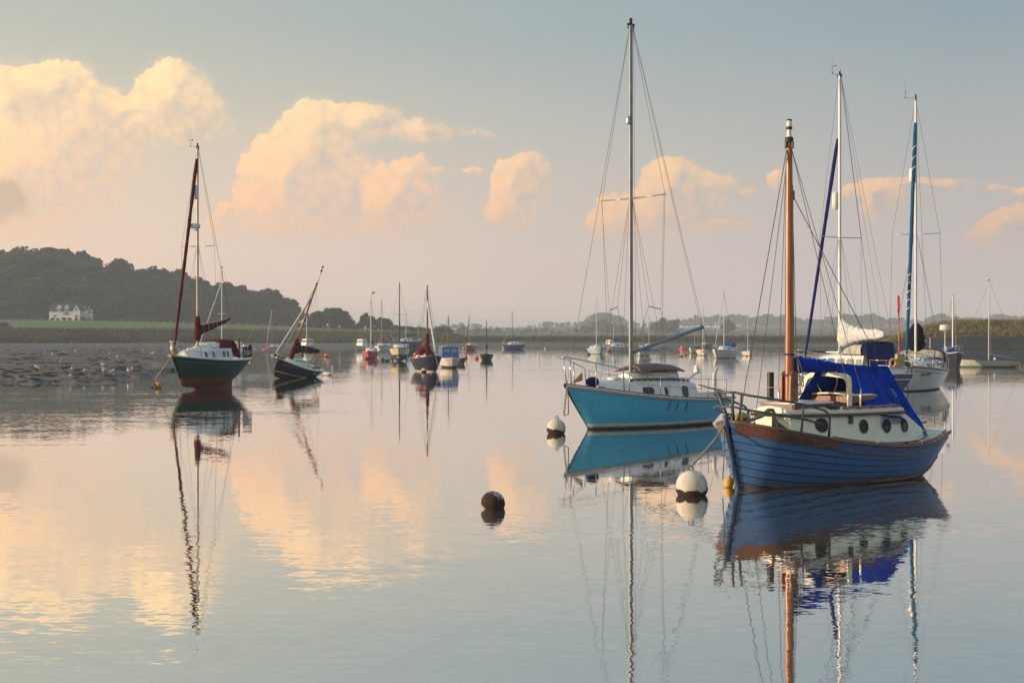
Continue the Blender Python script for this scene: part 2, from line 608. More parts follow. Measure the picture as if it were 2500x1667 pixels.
# ------------------------------------------------------------------ mud flats, banks, fields, hills
def mud_material(name='wet_mud', lo=(.055, .049, .046), hi=(.165, .152, .148), wet=1.0):
    m = bpy.data.materials.new(name)
    m.use_nodes = True
    q = NG(m.node_tree)
    b = m.node_tree.nodes['Principled BSDF']
    pos = q.new('ShaderNodeTexCoord').outputs['Object']
    n1 = q.noise(q.v('MULTIPLY', pos, (.35, .35, 1)), 1.0, 7.0, 0.68, 0.3).outputs['Fac']
    n2 = q.noise(q.v('MULTIPLY', pos, (.05, .16, 1)), 1.0, 5.0, 0.6, 0.5).outputs['Fac']
    n3 = q.noise(q.v('MULTIPLY', pos, (2.6, 2.6, 1)), 1.0, 5.0, 0.65).outputs['Fac']
    w = q.m('MULTIPLY', q.smooth(q.m('ADD', q.m('MULTIPLY', n1, .5), q.m('MULTIPLY', n2, .5)), 0.44, 0.58), wet)
    c = q.mix(n3, lo, hi)
    c = q.mix(q.smooth(n1, .62, .75), c, (.035, .036, .026))
    q.put(b.inputs['Base Color'], c)
    q.put(b.inputs['Roughness'], q.m('MULTIPLY_ADD', w, -0.26, 0.80))
    q.put(b.inputs['Specular IOR Level'], q.m('MULTIPLY_ADD', w, 0.30, 0.20))
    bn = q.new('ShaderNodeBump')
    bn.inputs['Strength'].default_value = 0.7
    bn.inputs['Distance'].default_value = 0.10
    q.put(bn.inputs['Height'], q.m('ADD', n3, q.m('MULTIPLY', n1, 2.0)))
    q.put(b.inputs['Normal'], bn.outputs[0])
    return m


def grass_material(name, cols, scale=.2, stretch=(1, 1, 1)):
    m = bpy.data.materials.new(name)
    m.use_nodes = True
    q = NG(m.node_tree)
    b = m.node_tree.nodes['Principled BSDF']
    pos = q.v('MULTIPLY', q.new('ShaderNodeTexCoord').outputs['Object'], stretch)
    n1 = q.noise(pos, scale, 6.0, 0.65, 0.3).outputs['Fac']
    n2 = q.noise(pos, scale * 0.13, 4.0, 0.55, 0.5).outputs['Fac']
    n3 = q.noise(pos, scale * 9, 4.0, 0.6).outputs['Fac']
    c = q.mix(q.smooth(n1, .35, .65), cols[0], cols[1])
    c = q.mix(q.smooth(n2, .46, .62), c, cols[2])
    c = q.mix(q.m('MULTIPLY', q.smooth(n3, .5, .7), .5), c, cols[3])
    q.put(b.inputs['Base Color'], c)
    b.inputs['Roughness'].default_value = 0.9
    b.inputs['Specular IOR Level'].default_value = 0.1
    bn = q.new('ShaderNodeBump')
    bn.inputs['Strength'].default_value = 0.9
    bn.inputs['Distance'].default_value = 0.5
    q.put(bn.inputs['Height'], n3)
    q.put(b.inputs['Normal'], bn.outputs[0])
    return m


# control columns of the far shore: column, row of water edge, row of bank foot, row of bank top, row and distance of field end, hill height at 900 m, at 2300 m
CTRL = np.array([
    # px   ys    yb     yt     yf    Df    h900  h2300
    [-2600, 946, 841.0, 806.0, 775.0, 760, 34, 50],
    [-700, 944, 840.5, 806.5, 777.0, 740, 34, 46],
    [0, 940, 838.5, 807.0, 780.5, 720, 32, 40],
    [130, 938, 838.5, 807.0, 781.5, 715, 31, 40],
    [250, 937, 838.0, 807.5, 783.0, 710, 29, 38],
    [330, 930, 838.0, 808.0, 785.0, 705, 27, 36],
    [400, 912, 838.0, 808.0, 787.0, 705, 25, 34],
    [480, 893, 838.0, 808.5, 789.0, 700, 23, 32],
    [560, 876, 838.0, 809.0, 792.0, 700, 21, 30],
    [640, 862, 838.2, 810.0, 795.0, 690, 18, 26],
    [740, 857, 838.5, 812.0, 799.0, 680, 12, 22],
    [860, 854, 838.5, 814.0, 803.5, 670, 8, 20],
    [960, 853, 838.5, 816.0, 808.0, 660, 6.0, 19],
    [1060, 853, 838.5, 818.0, 812.5, 650, 5.2, 18],
    [1130, 852, 838.5, 822.0, 820.5, 640, 3.6, 18],
    [1250, 851, 838.5, 823.5, 823.0, 700, 2.9, 19],
    [1420, 849, 839.0, 824.0, 823.6, 700, 2.9, 21],
    [1600, 847, 839.5, 824.0, 823.6, 700, 2.9, 21],
    [1800, 846, 840.0, 824.0, 823.6, 700, 3.0, 22],
    [2000, 846, 840.0, 824.0, 823.6, 700, 3.2, 22],
    [2300, 846, 840.0, 824.0, 823.6, 700, 3.2, 21],
    [2700, 846, 840.0, 824.0, 823.6, 700, 3.2, 21],
    [4600, 846, 840.0, 824.0, 823.6, 700, 3.2, 21]], float)


def ctl(px):
    return [np.interp(px, CTRL[:, 0], CTRL[:, k]) for k in range(1, 8)]


PXS = np.concatenate([np.arange(-2600, -60, 60), np.arange(-60, 1300, 7), np.arange(1300, 2560, 14), np.arange(2560, 4601, 60)]).astype(float)
ys, yb, yt, yf, Df, h9, h23 = ctl(PXS)
n_edge = fbm(PXS / 38.0, 0 * PXS, 3) - .5
ys2 = ys + n_edge * np.clip((ys - 848) * .28, 0.4, 14)
Ds = HC * F / (ys2 - HY)
zb = np.interp(PXS, [-2600, 400, 700, 4600], [.75, .7, .55, .5])
Db = (HC - zb) * F / (yb - HY)
Dt = Db + np.interp(PXS, [0, 1130, 1250, 4600], [45, 45, 28, 28])
zt = HC + (HY - yt) / F * Dt
zf = HC + (HY - yf) / F * Df
TX = (PXS - 1250) / F


def strip(name, rows, m, smooth=True, noise=None):
    """rows: list of (D array, z array) across PXS; linear inside"""
    P = []
    for D, z in rows:
        P.append([(TX[i] * D[i], D[i], z[i]) for i in range(len(PXS))])
    o = MB().grid(P).build(name, m, smooth=smooth)
    return tag(o, kind='structure')


rows = []
K = 46
for k in range(K + 1):
    t = k / K
    D = np.exp(np.log(Ds * .97) * (1 - t) + np.log(Db) * t)
    base = -.10 + .34 * np.clip(t / .05, 0, 1) + (zb - .24) * np.clip((t - .05) / .95, 0, 1) ** 1.3
    nz = fbm(TX * D / 5.0, D / 9.0, 5) - .5
    nz2 = fbm(TX * D / 30.0, D / 40.0, 9) - .5
    z = base + (nz * .16 + nz2 * .16) * np.clip(t * 8, 0.15, 1) * np.clip((1 - t) * 8, 0, 1)
    rows.append((D, z))
strip('mud_flat', rows, mud_material())

rows = []
for k in range(13):
    t = k / 12
    D = Db + (Dt - Db) * t
    prof = np.interp(t, [0, .12, .35, .6, 1], [0, .28, .45, .62, 1])
    z = zb + (zt - zb) * prof + (fbm(TX * D / 7.0, D / 6.0, 11) - .5) * 1.5 * math.sin(math.pi * min(1, t * 1.0)) * np.clip((zt - 2.0) / 3, .15, 1)
    rows.append((D, z))
bankm = grass_material('salt_marsh', ((.070, .088, .038), (.100, .108, .048), (.115, .108, .055), (.055, .068, .032)), .12, (1, 1, 2))
strip('riverbank', rows, bankm)
rows = []
for k in range(9):
    t = k / 8
    D = Dt + (Df - Dt) * t
    z = zt + (zf - zt) * t + (fbm(TX * D / 40.0, D / 40.0, 13) - .5) * .5 * math.sin(math.pi * t)
    rows.append((D, z))
strip('field', rows, grass_material('pasture', ((.140, .195, .062), (.160, .205, .072), (.175, .200, .082), (.128, .175, .058)), .06))
rows = []
DH = [0, 900, 1150, 1400, 1650, 1900, 2300, 2700, 3400, 6200]
for k, d in enumerate(DH):
    if k == 0:
        rows.append((Df, zf))
        continue
    D = np.full_like(PXS, d)
    if d <= 900:
        z = h9 + (fbm(TX * D / 60, D / 60, 15) - .5) * np.clip(h9 * .12, .1, 3)
    else:
        w = np.interp(d, [900, 1400, 1900, 2300, 2700, 3400, 6200], [0, .22, .60, 1, .95, .6, -.15])
        ridge = h23 * (1 + (fbm(TX * 14, d / 700 + 0 * TX, 17) - .5) * .55)
        left = np.interp(PXS, [600, 900], [1, 0])
        z = np.where(w > 0, h9 + (ridge - h9) * w, 3 + 0 * h9) * (1 - left) + left * (h9 + (ridge - h9) * max(w, 0))
    rows.append((D, z))
# denser rows in between
rr = []
for a, b in zip(rows[:-1], rows[1:]):
    for s in range(4):
        t = s / 4
        tt = t * t * (3 - 2 * t)
        D = a[0] + (b[0] - a[0]) * t
        rr.append((D, a[1] + (b[1] - a[1]) * tt + (fbm(TX * D / 90, D / 90, 19) - .5) * 1.2 * (1 if s else 0)))
rr.append(rows[-1])
strip('hills', rr, grass_material('stubble_fields', ((.095, .085, .050), (.120, .105, .058), (.075, .085, .040), (.100, .090, .050)), .012, (1, .35, 1)))


def mud_z(px, D):
    """height of the mud flat at a column and distance"""
    ds = float(np.interp(px, PXS, Ds)) * .97
    db = float(np.interp(px, PXS, Db))
    zb_ = float(np.interp(px, PXS, zb))
    t = min(max((math.log(D) - math.log(ds)) / (math.log(db) - math.log(ds)), 0), 1)
    z = -.10 + .34 * min(max(t / .05, 0), 1) + (zb_ - .24) * max((t - .05) / .95, 0) ** 1.3
    x = X(px, D)
    n1 = float(fbm(x / 5.0, D / 9.0, 5)) - .5
    n2 = float(fbm(x / 30.0, D / 40.0, 9)) - .5
    return z + (n1 * .16 + n2 * .16) * min(max(t * 8, .15), 1) * min(max((1 - t) * 8, 0), 1)


def hill_z(px, D):
    """height of the far shore at a column and distance (as built above, without its noise)"""
    a = ctl(px)
    zb_ = interp([-2600, 400, 700, 4600], [.75, .7, .55, .5], px)
    Db_ = (HC - zb_) * F / (a[1] - HY)
    Dt_ = Db_ + interp([0, 1130, 1250, 4600], [45, 45, 28, 28], px)
    zt_ = HC + (HY - a[2]) / F * Dt_
    zf_ = HC + (HY - a[3]) / F * a[4]
    left = interp([600, 900], [1, 0], px)
    def h(d):
        w = interp([900, 1400, 1900, 2300, 2700, 3400, 6200], [0, .22, .60, 1, .95, .6, 0], d)
        return a[5] + (a[6] - a[5]) * w
    return interp([Db_, Dt_, a[4], 900, 1400, 1900, 2300, 2700], [zb_, zt_, zf_, a[5], h(1400), h(1900), h(2300), h(2700)], D)


# near dyke on the right with its mud foreshore
PX2 = np.concatenate([np.arange(1930, 2560, 6), np.arange(2560, 4200, 40)]).astype(float)
T2 = (PX2 - 1250) / F
ysd = np.interp(PX2, [1930, 2000, 2100, 2200, 2340, 2500, 3000, 4200], [856.8, 858.5, 861.5, 864.5, 868.5, 873, 884, 900]) + (fbm(PX2 / 22, 0 * PX2, 21) - .5) * 3.0
d0 = HC * F / (ysd - HY)
lean = np.interp(PX2, [1930, 2600, 4200], [0, 0, -70])
tap = np.interp(PX2, [1930, 1965, 2090, 2130], [0, .45, .7, 1])
zm = np.interp(PX2, [1930, 2100, 2130, 2190, 2260, 2320, 4200], [.15, .3, .75, 1.9, 2.5, 2.7, 2.7])
zg = np.interp(PX2, [1930, 2100, 2130, 2190, 2230, 2270, 2330, 2600, 4200], [.12, .25, .8, 2.35, 3.6, 4.6, 5.25, 5.35, 5.6])
nz = lambda D, s, a: (fbm(T2 * D / 2.2, D / 2.2, s) - .5) * a
rw = []
e = np.minimum(d0 + 26 * tap, 259 + lean)
for t in np.linspace(0, 1, 9):
    D = d0 * .985 + (250 + lean * .9 - d0 * .985) * t * np.clip(tap + .25, 0, 1)
    rw.append((D, -.12 + (.18 + .32 * t) * np.clip(t * 6, 0, 1) * (.4 + .6 * tap) + nz(D, 23, .35) * min(1, t * 5)))
D250 = rw[-1][0]
for t in np.linspace(0.15, 1, 7):
    D = D250 + 12 * t
    zz = rw[8][1] * (1 - t) + zm * t
    rw.append((D, zz + nz(D, 25, .55) * np.clip(zm / 2, .1, 1)))
P = [[(T2[i] * D[i], D[i], z[i]) for i in range(len(PX2))] for D, z in rw]
tag(MB().grid(P).build('mud_bank', mud_material('dark_mud', (.014, .0135, .012), (.036, .034, .030), .35), smooth=True), kind='structure')
rg = [rw[-1]]
for t, dd in ((.25, 1.5), (.5, 3), (.75, 4.5), (1, 6), (1, 10), (1, 14), (.5, 22), (0, 32)):
    D = D250 + 12 + dd
    zz = zm + (zg - zm) * t if dd < 15 else zg * t - .6 * (1 - t)
    rg.append((D, zz + nz(D, 27, .9) * np.clip((zg - .5) / 3, 0, 1) * (1 if dd < 20 else .3)))
P = [[(T2[i] * D[i], D[i], z[i]) for i in range(len(PX2))] for D, z in rg]
dykem = grass_material('dyke_grass', ((.105, .115, .040), (.165, .150, .060), (.20, .155, .070), (.060, .068, .028)), .55)
tag(MB().grid(P).build('dyke_terrain', dykem, smooth=True), kind='structure')
DYKE = (PX2, D250 + 12, zm, zg)

# ------------------------------------------------------------------ haze of the morning air
hz = bpy.data.materials.new('morning_haze')
hz.use_nodes = True
ht = hz.node_tree
ht.nodes.clear()
ho = ht.nodes.new('ShaderNodeOutputMaterial')
hv = ht.nodes.new('ShaderNodeVolumePrincipled')
hv.inputs['Color'].default_value = (.76, .87, 1.0, 1)
hv.inputs['Density'].default_value = 0.00034
hv.inputs['Anisotropy'].default_value = 0.0
ht.links.new(hv.outputs[0], ho.inputs['Volume'])
mb = MB().box((0, 3150, 29), (10400, 7000, 64))
tag(mb.build('haze', hz), kind='stuff')

# ------------------------------------------------------------------ materials of the boats
M = {}
M['white'] = mat('white_gelcoat', (.80, .80, .78), .35, var=.05, dirt=(.45, .43, .36), dirt_amt=.25, coat=.3)
M['cream'] = mat('cream_paint', (.80, .77, .58), .45, var=.05, dirt=(.42, .40, .28), dirt_amt=.25)
M['palegreen'] = mat('pale_green_white', (.78, .85, .72), .45, var=.05, dirt=(.40, .40, .30), dirt_amt=.25)
M['deck'] = mat('deck_paint', (.55, .58, .54), .7, var=.08, dirt=(.25, .25, .21), dirt_amt=.4)
M['teak'] = wood('weathered_teak', (.145, .078, .046), .4, .6)
M['varnish'] = wood('varnished_wood', (.20, .072, .030), .45, .35, coat=.3)
M['mastwood'] = wood('mast_wood', (.34, .125, .035), .4, .35, axis=2, coat=.4)
M['darkwood'] = wood('dark_wood', (.13, .055, .028), .4, .5)
M['alloy'] = mat('grey_alloy', (.42, .46, .49), .35, .55, .12, 3.0, dirt=(.22, .23, .2), dirt_amt=.4)
M['mastgrey'] = mat('dull_mast_alloy', (.26, .29, .30), .45, .35, .2, 2.0, dirt=(.14, .15, .11), dirt_amt=.55)
M['masttan'] = mat('tan_mast', (.40, .36, .24), .45, .2, .2, 2.0, dirt=(.2, .19, .12), dirt_amt=.5)
M['mastwhite'] = mat('white_mast', (.62, .66, .68), .35, .1, .08, 2.0)
M['steel'] = mat('stainless_steel', (.55, .55, .54), .25, .9, .1)
M['pipe'] = mat('dark_grey_pipe', (.075, .085, .09), .45, .2, .2, 8.0, dirt=(.16, .12, .08), dirt_amt=.3)
M['galv'] = mat('galvanised_iron', (.17, .165, .15), .6, .4, .3, 14.0, .3)
M['wire'] = mat('stay_wire', (.13, .13, .125), .5, .4, .15)
M['rope'] = mat('old_rope', (.40, .36, .28), .9, 0, .3, 30.0, .6)
M['ropeblue'] = mat('blue_rope', (.03, .05, .16), .9, 0, .3, 30.0, .4)
M['black'] = mat('black_plastic', (.018, .018, .02), .5, 0, .2)
M['portglass'] = mat('porthole_glass', (.008, .010, .010), .25, 0, .2, spec=.3)
M['glass'] = mat('dark_window', (.015, .020, .024), .08, 0, .2, coat=.5)
M['clear'] = mat('clear_vinyl', (.42, .42, .40), .25, 0, .25, 4.0)
M['rubber'] = mat('old_rubber', (.03, .03, .03), .8, 0, .3)
M['weed'] = mat('weed_growth', (.030, .022, .010), .85, 0, .5, 26.0, 1.0, col2=(.060, .036, .016))
M['anti'] = mat('red_antifouling', (.19, .045, .032), .75, 0, .22, 3.0, .2, dirt=(.05, .05, .035), dirt_amt=.55)
M['antiblack'] = mat('black_antifouling', (.022, .026, .025), .75, 0, .3, 3.0, .2, dirt=(.07, .075, .05), dirt_amt=.4)
M['orange'] = mat('orange_float', (.75, .22, .05), .55, 0, .12, 6.0, dirt=(.30, .09, .03), dirt_amt=.4)
M['yellow'] = mat('yellow_float', (.72, .42, .06), .6, 0, .15, 6.0, dirt=(.25, .13, .03), dirt_amt=.5)
M['red'] = mat('red_paint', (.60, .035, .03), .4, 0, .1, 4.0, coat=.2)
M['pink'] = mat('pink_float', (.75, .10, .11), .5, 0, .1, 4.0)
M['buoywhite'] = mat('buoy_white', (.64, .62, .55), .65, 0, .10, 5.0, .2, dirt=(.26, .23, .15), dirt_amt=.75, streak=.4)
M['maroon'] = cloth('maroon_canvas', (.105, .016, .022), .35)
M['bluecloth'] = cloth('royal_blue_canvas', (.001, .042, .38), .38, 4.0)
M['navycloth'] = cloth('navy_canvas', (.012, .016, .075), .3)
M['blackcloth'] = cloth('black_canvas', (.010, .011, .022), .3)
M['whitecloth'] = cloth('white_sailcloth', (.60, .66, .68), .12, 6.0)
M['bluestrip'] = cloth('sea_blue_sacrificial_strip', (.015, .105, .24), .3)
M['indigo'] = cloth('indigo_sail_cover', (.022, .025, .19), .3)
M['feather'] = mat('white_feathers', (.74, .74, .72), .8, 0, .05)
M['featherg'] = mat('grey_feathers', (.33, .35, .38), .8, 0, .1)


def paint(name, col, rough=.35, **k):
    dk_ = max(col) < .12
    return mat(name, col, rough + (.1 if dk_ else 0), 0, .07, 3.0, dirt=tuple(c * .5 + .02 for c in col), dirt_amt=.42, streak=.45, coat=.0 if dk_ else .2, spec=.22 if dk_ else .4, **k)


# ------------------------------------------------------------------ hulls
class Hull:
    """lines of a hull: stations (x at deck, half beam, sheer height, bottom height, fore-aft shift of the bottom, fullness)"""
    def __init__(self, st):
        self.k = len(st)
        self.us = [i / (self.k - 1) for i in range(self.k)]
        self.c = list(zip(*st))
        self.cache = {}

    def row(self, u):
        key = round(u, 5)
        if key not in self.cache:
            self.cache[key] = [sm(self.us, self.c[j], u) for j in range(6)]
        return self.cache[key]

    def pt(self, u, v, side=1, off=0.0):
        x, b, zs, zk, dx, p = self.row(u)
        v = min(max(v, 0.0), 1.0)
        y = b * v ** max(p, .2) + off
        return Vector((x + dx * (1 - v) ** 1.15, side * max(y, 0.0), zk + (zs - zk) * v))

    def vz(self, u, z):
        _, _, zs, zk, _, _ = self.row(u)
        return min(max((z - zk) / (zs - zk), 0), 1)

    def ux(self, x, z=None):
        lo, hi = 0.0, 1.0
        for _ in range(28):
            m = (lo + hi) / 2
            q = self.pt(m, 1 if z is None else self.vz(m, z)).x
            if q < x:
                lo = m
            else:
                hi = m
        return lo

    def at(self, x, z, side=1, off=0.0):
        u = self.ux(x, z)
        return self.pt(u, self.vz(u, z), side, off)

    def sheer(self, x, inset=0.0, dz=0.0, side=1):
        u = self.ux(x)
        q = self.pt(u, 1)
        return Vector((q.x, side * max(0, q.y - inset), q.z + dz))

    def band(self, mb, v0, v1, nu=28, nv=6, off0=0.0, off1=0.0, u0=0.0, u1=1.0, sides=(1, -1), lip=None):
        for s in sides:
            P = []
            for i in range(nu + 1):
                u = u0 + (u1 - u0) * i / nu
                a = v0(u) if callable(v0) else v0
                b = v1(u) if callable(v1) else v1
                r_ = []
                if lip is not None:
                    r_.append(self.pt(u, a, s, lip))
                for j in range(nv + 1):
                    t = j / nv
                    r_.append(self.pt(u, a + (b - a) * t, s, off0 + (off1 - off0) * t))
                if lip is not None:
                    r_.append(self.pt(u, b, s, lip))
                P.append(r_)
            mb.grid(P)
        return mb

    def deck(self, mb, nu=24, dz=-.02, camber=.05, u0=0.0, u1=1.0):
        P = []
        for i in range(nu + 1):
            u = u0 + (u1 - u0) * i / nu
            q = self.pt(u, 1)
            P.append([(q.x, q.y * t, q.z + dz + camber * (1 - t * t)) for t in (-1, -.6, -.2, .2, .6, 1)])
        return mb.grid(P)

    def transom(self, mb, nv=8, u=0.0):
        L = [self.pt(u, j / nv, 1) for j in range(nv + 1)] + [self.pt(u, j / nv, -1) for j in range(nv, 0, -1)]
        L = [p for i, p in enumerate(L) if i == 0 or (p - L[i - 1]).length > 1e-5]
        c = sum(L, Vector()) / len(L)
        n = len(L)
        return mb.add([c] + L, [(0, 1 + i, 1 + (i + 1) % n) for i in range(n)])

    def rail(self, mb, r, dz=0.0, off=0.0, n=6, nu=30, u0=0.0, u1=1.0, sides=(1, -1), v=1.0):
        for s in sides:
            mb.tube([self.pt(u0 + (u1 - u0) * i / nu, v(u0 + (u1 - u0) * i / nu) if callable(v) else v, s, off) + Vector((0, 0, dz)) for i in range(nu + 1)], r, n)
        return mb

    def text(self, mb, vs, fs, x0, z0, direction, side, off=.006, slope=0.0):
        out = []
        for (a, b, _) in vs:
            x = x0 + direction * a
            z = z0 + b + slope * a
            out.append(self.at(x, z, side, off))
        return mb.add(out, fs)


def hull_parts(root, H, top, bottom, zwl, deck, nu=26, boot=None, boot_h=.06, stripe=None, stripe_v=(.86, .9), rail=None, rail_r=.03, transom=True, rail_dz=0.0):
    mb = MB()
    H.band(mb, lambda u: H.vz(u, zwl), 1.0, nu, 6)
    if transom:
        H.transom(mb)
    hull = mb.build('hull', top, root, True, angle=40)
    mb = MB()
    H.band(mb, 0.0, lambda u: H.vz(u, zwl), nu, 6, off0=.0, off1=.004)
    mb.build('bottom', bottom, root, True)
    if boot:
        H.band(mb := MB(), lambda u: H.vz(u, zwl), lambda u: H.vz(u, zwl + boot_h), nu, 1, .007, .007, lip=0.0)
        mb.build('boot_top', boot, root, True)
    if stripe:
        H.band(mb := MB(), stripe_v[0], stripe_v[1], nu, 1, .006, .006, lip=0.0)
        mb.build('stripe', stripe, root, True)
    H.deck(mb := MB(), nu)
    mb.build('deck', deck, root, True)
    if rail:
        H.rail(mb := MB(), rail_r, dz=rail_dz, nu=nu)
        mb.build('rubbing_rail', rail, root, True)
    return hull


class Cabin:
    """cabin trunk: knots along x of half width and height at foot and at roof edge"""
    def __init__(self, xs, yb, zb, yt, zt, camber=.08, front=0.0):
        self.xs, self.yb, self.zb, self.yt, self.zt, self.cam, self.front = xs, yb, zb, yt, zt, camber, front

    def side(self, x, f, s=1, off=0.0):
        g_ = lambda a: interp(self.xs, a, x)
        y = g_(self.yb) * (1 - f) + g_(self.yt) * f
        z = g_(self.zb) * (1 - f) + g_(self.zt) * f
        xm = self.xs[-1]
        sh = self.front * f * max(0, (x - (xm - .6)) / .6)
        return Vector((x - sh, s * (y + off), z))

    def walls(self, mb, n=18):
        xs = [self.xs[0] + (self.xs[-1] - self.xs[0]) * i / n for i in range(n + 1)]
        for s in (1, -1):
            mb.grid([[self.side(x, f, s) for f in (0, .33, .66, 1)] for x in xs])
        for x in (xs[0], xs[-1]):
            rows_ = []
            for f in (0, .33, .66, 1):
                q = self.side(x, f, 1)
                zc = self.cam if f == 1 else 0
                rows_.append([Vector((q.x, q.y * t, q.z + zc * (1 - t * t))) for t in (-1, -.5, 0, .5, 1)])
            mb.grid(rows_)
        return mb

    def roof(self, mb, n=18, over=.0, dz=0.0):
        xs = [self.xs[0] - over + (self.xs[-1] - self.xs[0] + 2 * over) * i / n for i in range(n + 1)]
        P = []
        for x in xs:
            q = self.side(min(max(x, self.xs[0]), self.xs[-1]), 1, 1)
            dxx = x - min(max(x, self.xs[0]), self.xs[-1])
            P.append([Vector((q.x + dxx, (q.y + over) * t, q.z + dz + self.cam * (1 - t * t))) for t in (-1, -.7, -.35, 0, .35, .7, 1)])
        return mb.grid(P)

    def pane(self, mb, x, f, w, h, s=1, off=.008, n=16, sq=2.0):
        """oval or rounded pane on the side: centre x, height fraction f, half width w, half height h (m)"""
        q0, q1 = self.side(x, 0, s), self.side(x, 1, s)
        hh = (q1 - q0).length
        rim = []
        for i in range(n):
            a = 2 * math.pi * i / n
            ca, sa_ = math.cos(a), math.sin(a)
            ex = math.copysign(abs(ca) ** (2 / sq), ca) * w
            ez = math.copysign(abs(sa_) ** (2 / sq), sa_) * h
            rim.append((x + ex, f + ez / hh))
        outer = [self.side(a, b, s, off) for a, b in rim]
        inner = [self.side(a, b, s, -.004) for a, b in rim]
        c = self.side(x, f, s, off)
        k = len(outer)
        mb.add([c] + outer + inner, [(0, 1 + i, 1 + (i + 1) % k) for i in range(k)] + [(1 + i, 1 + (i + 1) % k, 1 + k + (i + 1) % k, 1 + k + i) for i in range(k)])
        return mb

    def ring(self, mb, x, f, w, h, s=1, r=.014, n=16, sq=2.0):
        q0, q1 = self.side(x, 0, s), self.side(x, 1, s)
        hh = (q1 - q0).length
        pts = []
        for i in range(n + 1):
            a = 2 * math.pi * i / n
            ca, sa_ = math.cos(a), math.sin(a)
            pts.append(self.side(x + math.copysign(abs(ca) ** (2 / sq), ca) * w, f + math.copysign(abs(sa_) ** (2 / sq), sa_) * h / hh, s, .01))
        return mb.tube(pts, r, 5, cap=False)


def stay(mb, a, b, r=.008, sag=0.0, n=1):
    a, b = Vector(a), Vector(b)
    pts = [a.lerp(b, i / n) - Vector((0, 0, sag * 4 * (i / n) * (1 - i / n))) for i in range(n + 1)]
    return mb.tube(pts, r, 4)


def roller(mb, a, b, r, n=24, wob=.12, seed=1):
    """furled sail rolled round its stay"""
    rr_ = random.Random(seed)
    a, b = Vector(a), Vector(b)
    pts, rs = [], []
    for i in range(n + 1):
        t = i / n
        pts.append(a.lerp(b, t))
        rs.append(r * (1 + rr_.uniform(-wob, wob)) * (0.55 + .45 * min(1, min(t, 1 - t) * 12 + .15)) * (1.12 - .3 * t))
    return mb.tube(pts, rs, 8)


def bundle(mb, a, b, prof, wid=.75, seed=2, n=26, droop=.0, wob=.1):
    """sail stowed along a boom under its cover: prof = [(t, half height)]; hangs a little under the line a-b"""
    rr_ = random.Random(seed)
    a, b = Vector(a), Vector(b)
    d = (b - a).normalized()
    side = d.cross(Vector((0, 0, 1))).normalized()
    up = side.cross(d).normalized()
    rings = []
    for i in range(n + 1):
        t = i / n
        h = interp([p[0] for p in prof], [p[1] for p in prof], t) * (1 + rr_.uniform(-wob, wob))
        c = a.lerp(b, t) + up * (h * .25 - droop * math.sin(math.pi * t))
        ring = []
        for j in range(12):
            an = 2 * math.pi * j / 12
            k = 1 + rr_.uniform(-wob, wob) * .6
            yy = math.cos(an) * h * wid * k * (1.12 if math.sin(an) < 0 else .82)
            ring.append(c + side * yy + up * math.sin(an) * h * k)
        rings.append(ring)
    return mb.loft(rings, True, True)


def hood(root, x0, x1, w, z0, h, m, mclear=None, name='sprayhood', w1=None, rake=.35, drop=None, panes=3):
    """folding canvas hood: slopes up from its front foot at x0 to its open aft arch at x1"""
    w1 = w1 or w
    rings = []
    n = 8
    for i in range(n + 1):
        t = i / n
        x = x0 + (x1 - x0) * t
        hh = h * math.sin(min(1, t / .62) * math.pi / 2) if t < .62 else h * (1 - .06 * (t - .62))
        hh = max(hh, .03)
        ww = w + (w1 - w) * t
        ring = []
        for j in range(15):
            a = math.pi * j / 14
            ca = math.cos(a)
            ring.append(Vector((x - rake * h * (1 - math.sin(a)) * .3 * t, ww * math.copysign(abs(ca) ** .55, ca), z0 + hh * math.sin(a) ** .6)))
        rings.append(ring)
    o = MB().loft(rings, closed=False).build(name, m, root, True, angle=60)
    if mclear:
        mb = MB()
        P = [[rings[i][j] + Vector((.012, 0, .012)) for j in range(4, 11)] for i in (1, 2, 3, 4)]
        for a, b in ((0, 2), (2, 4), (4, 6)):
            mb2 = MB().grid([r_[a:b + 1] for r_ in P])
            mb2.build('clear_panel', mclear, o, True)
    return o


def rails(root, H, xs, h, r=.012, two=True, m=None, sides=(1, -1), inset=.05, lean=0.0):
    """stanchions with their guard wires"""
    m = m or M['steel']
    for s in sides:
        tops = []
        for x in xs:
            q = H.sheer(x, inset, 0, s)
            MB().tube([q, q + Vector((lean, s * .02, h))], r, 5).build('stanchion', m, root, True)
            tops.append(q)
        w = MB()
        for a, b in zip(tops[:-1], tops[1:]):
            stay(w, a + Vector((lean, s * .02, h)), b + Vector((lean, s * .02, h)), .006, .02, 4)
            if two:
                stay(w, a + Vector((0, s * .01, h * .52)), b + Vector((0, s * .01, h * .52)), .005, .02, 4)
        w.build('guard_wire', M['wire'], root)


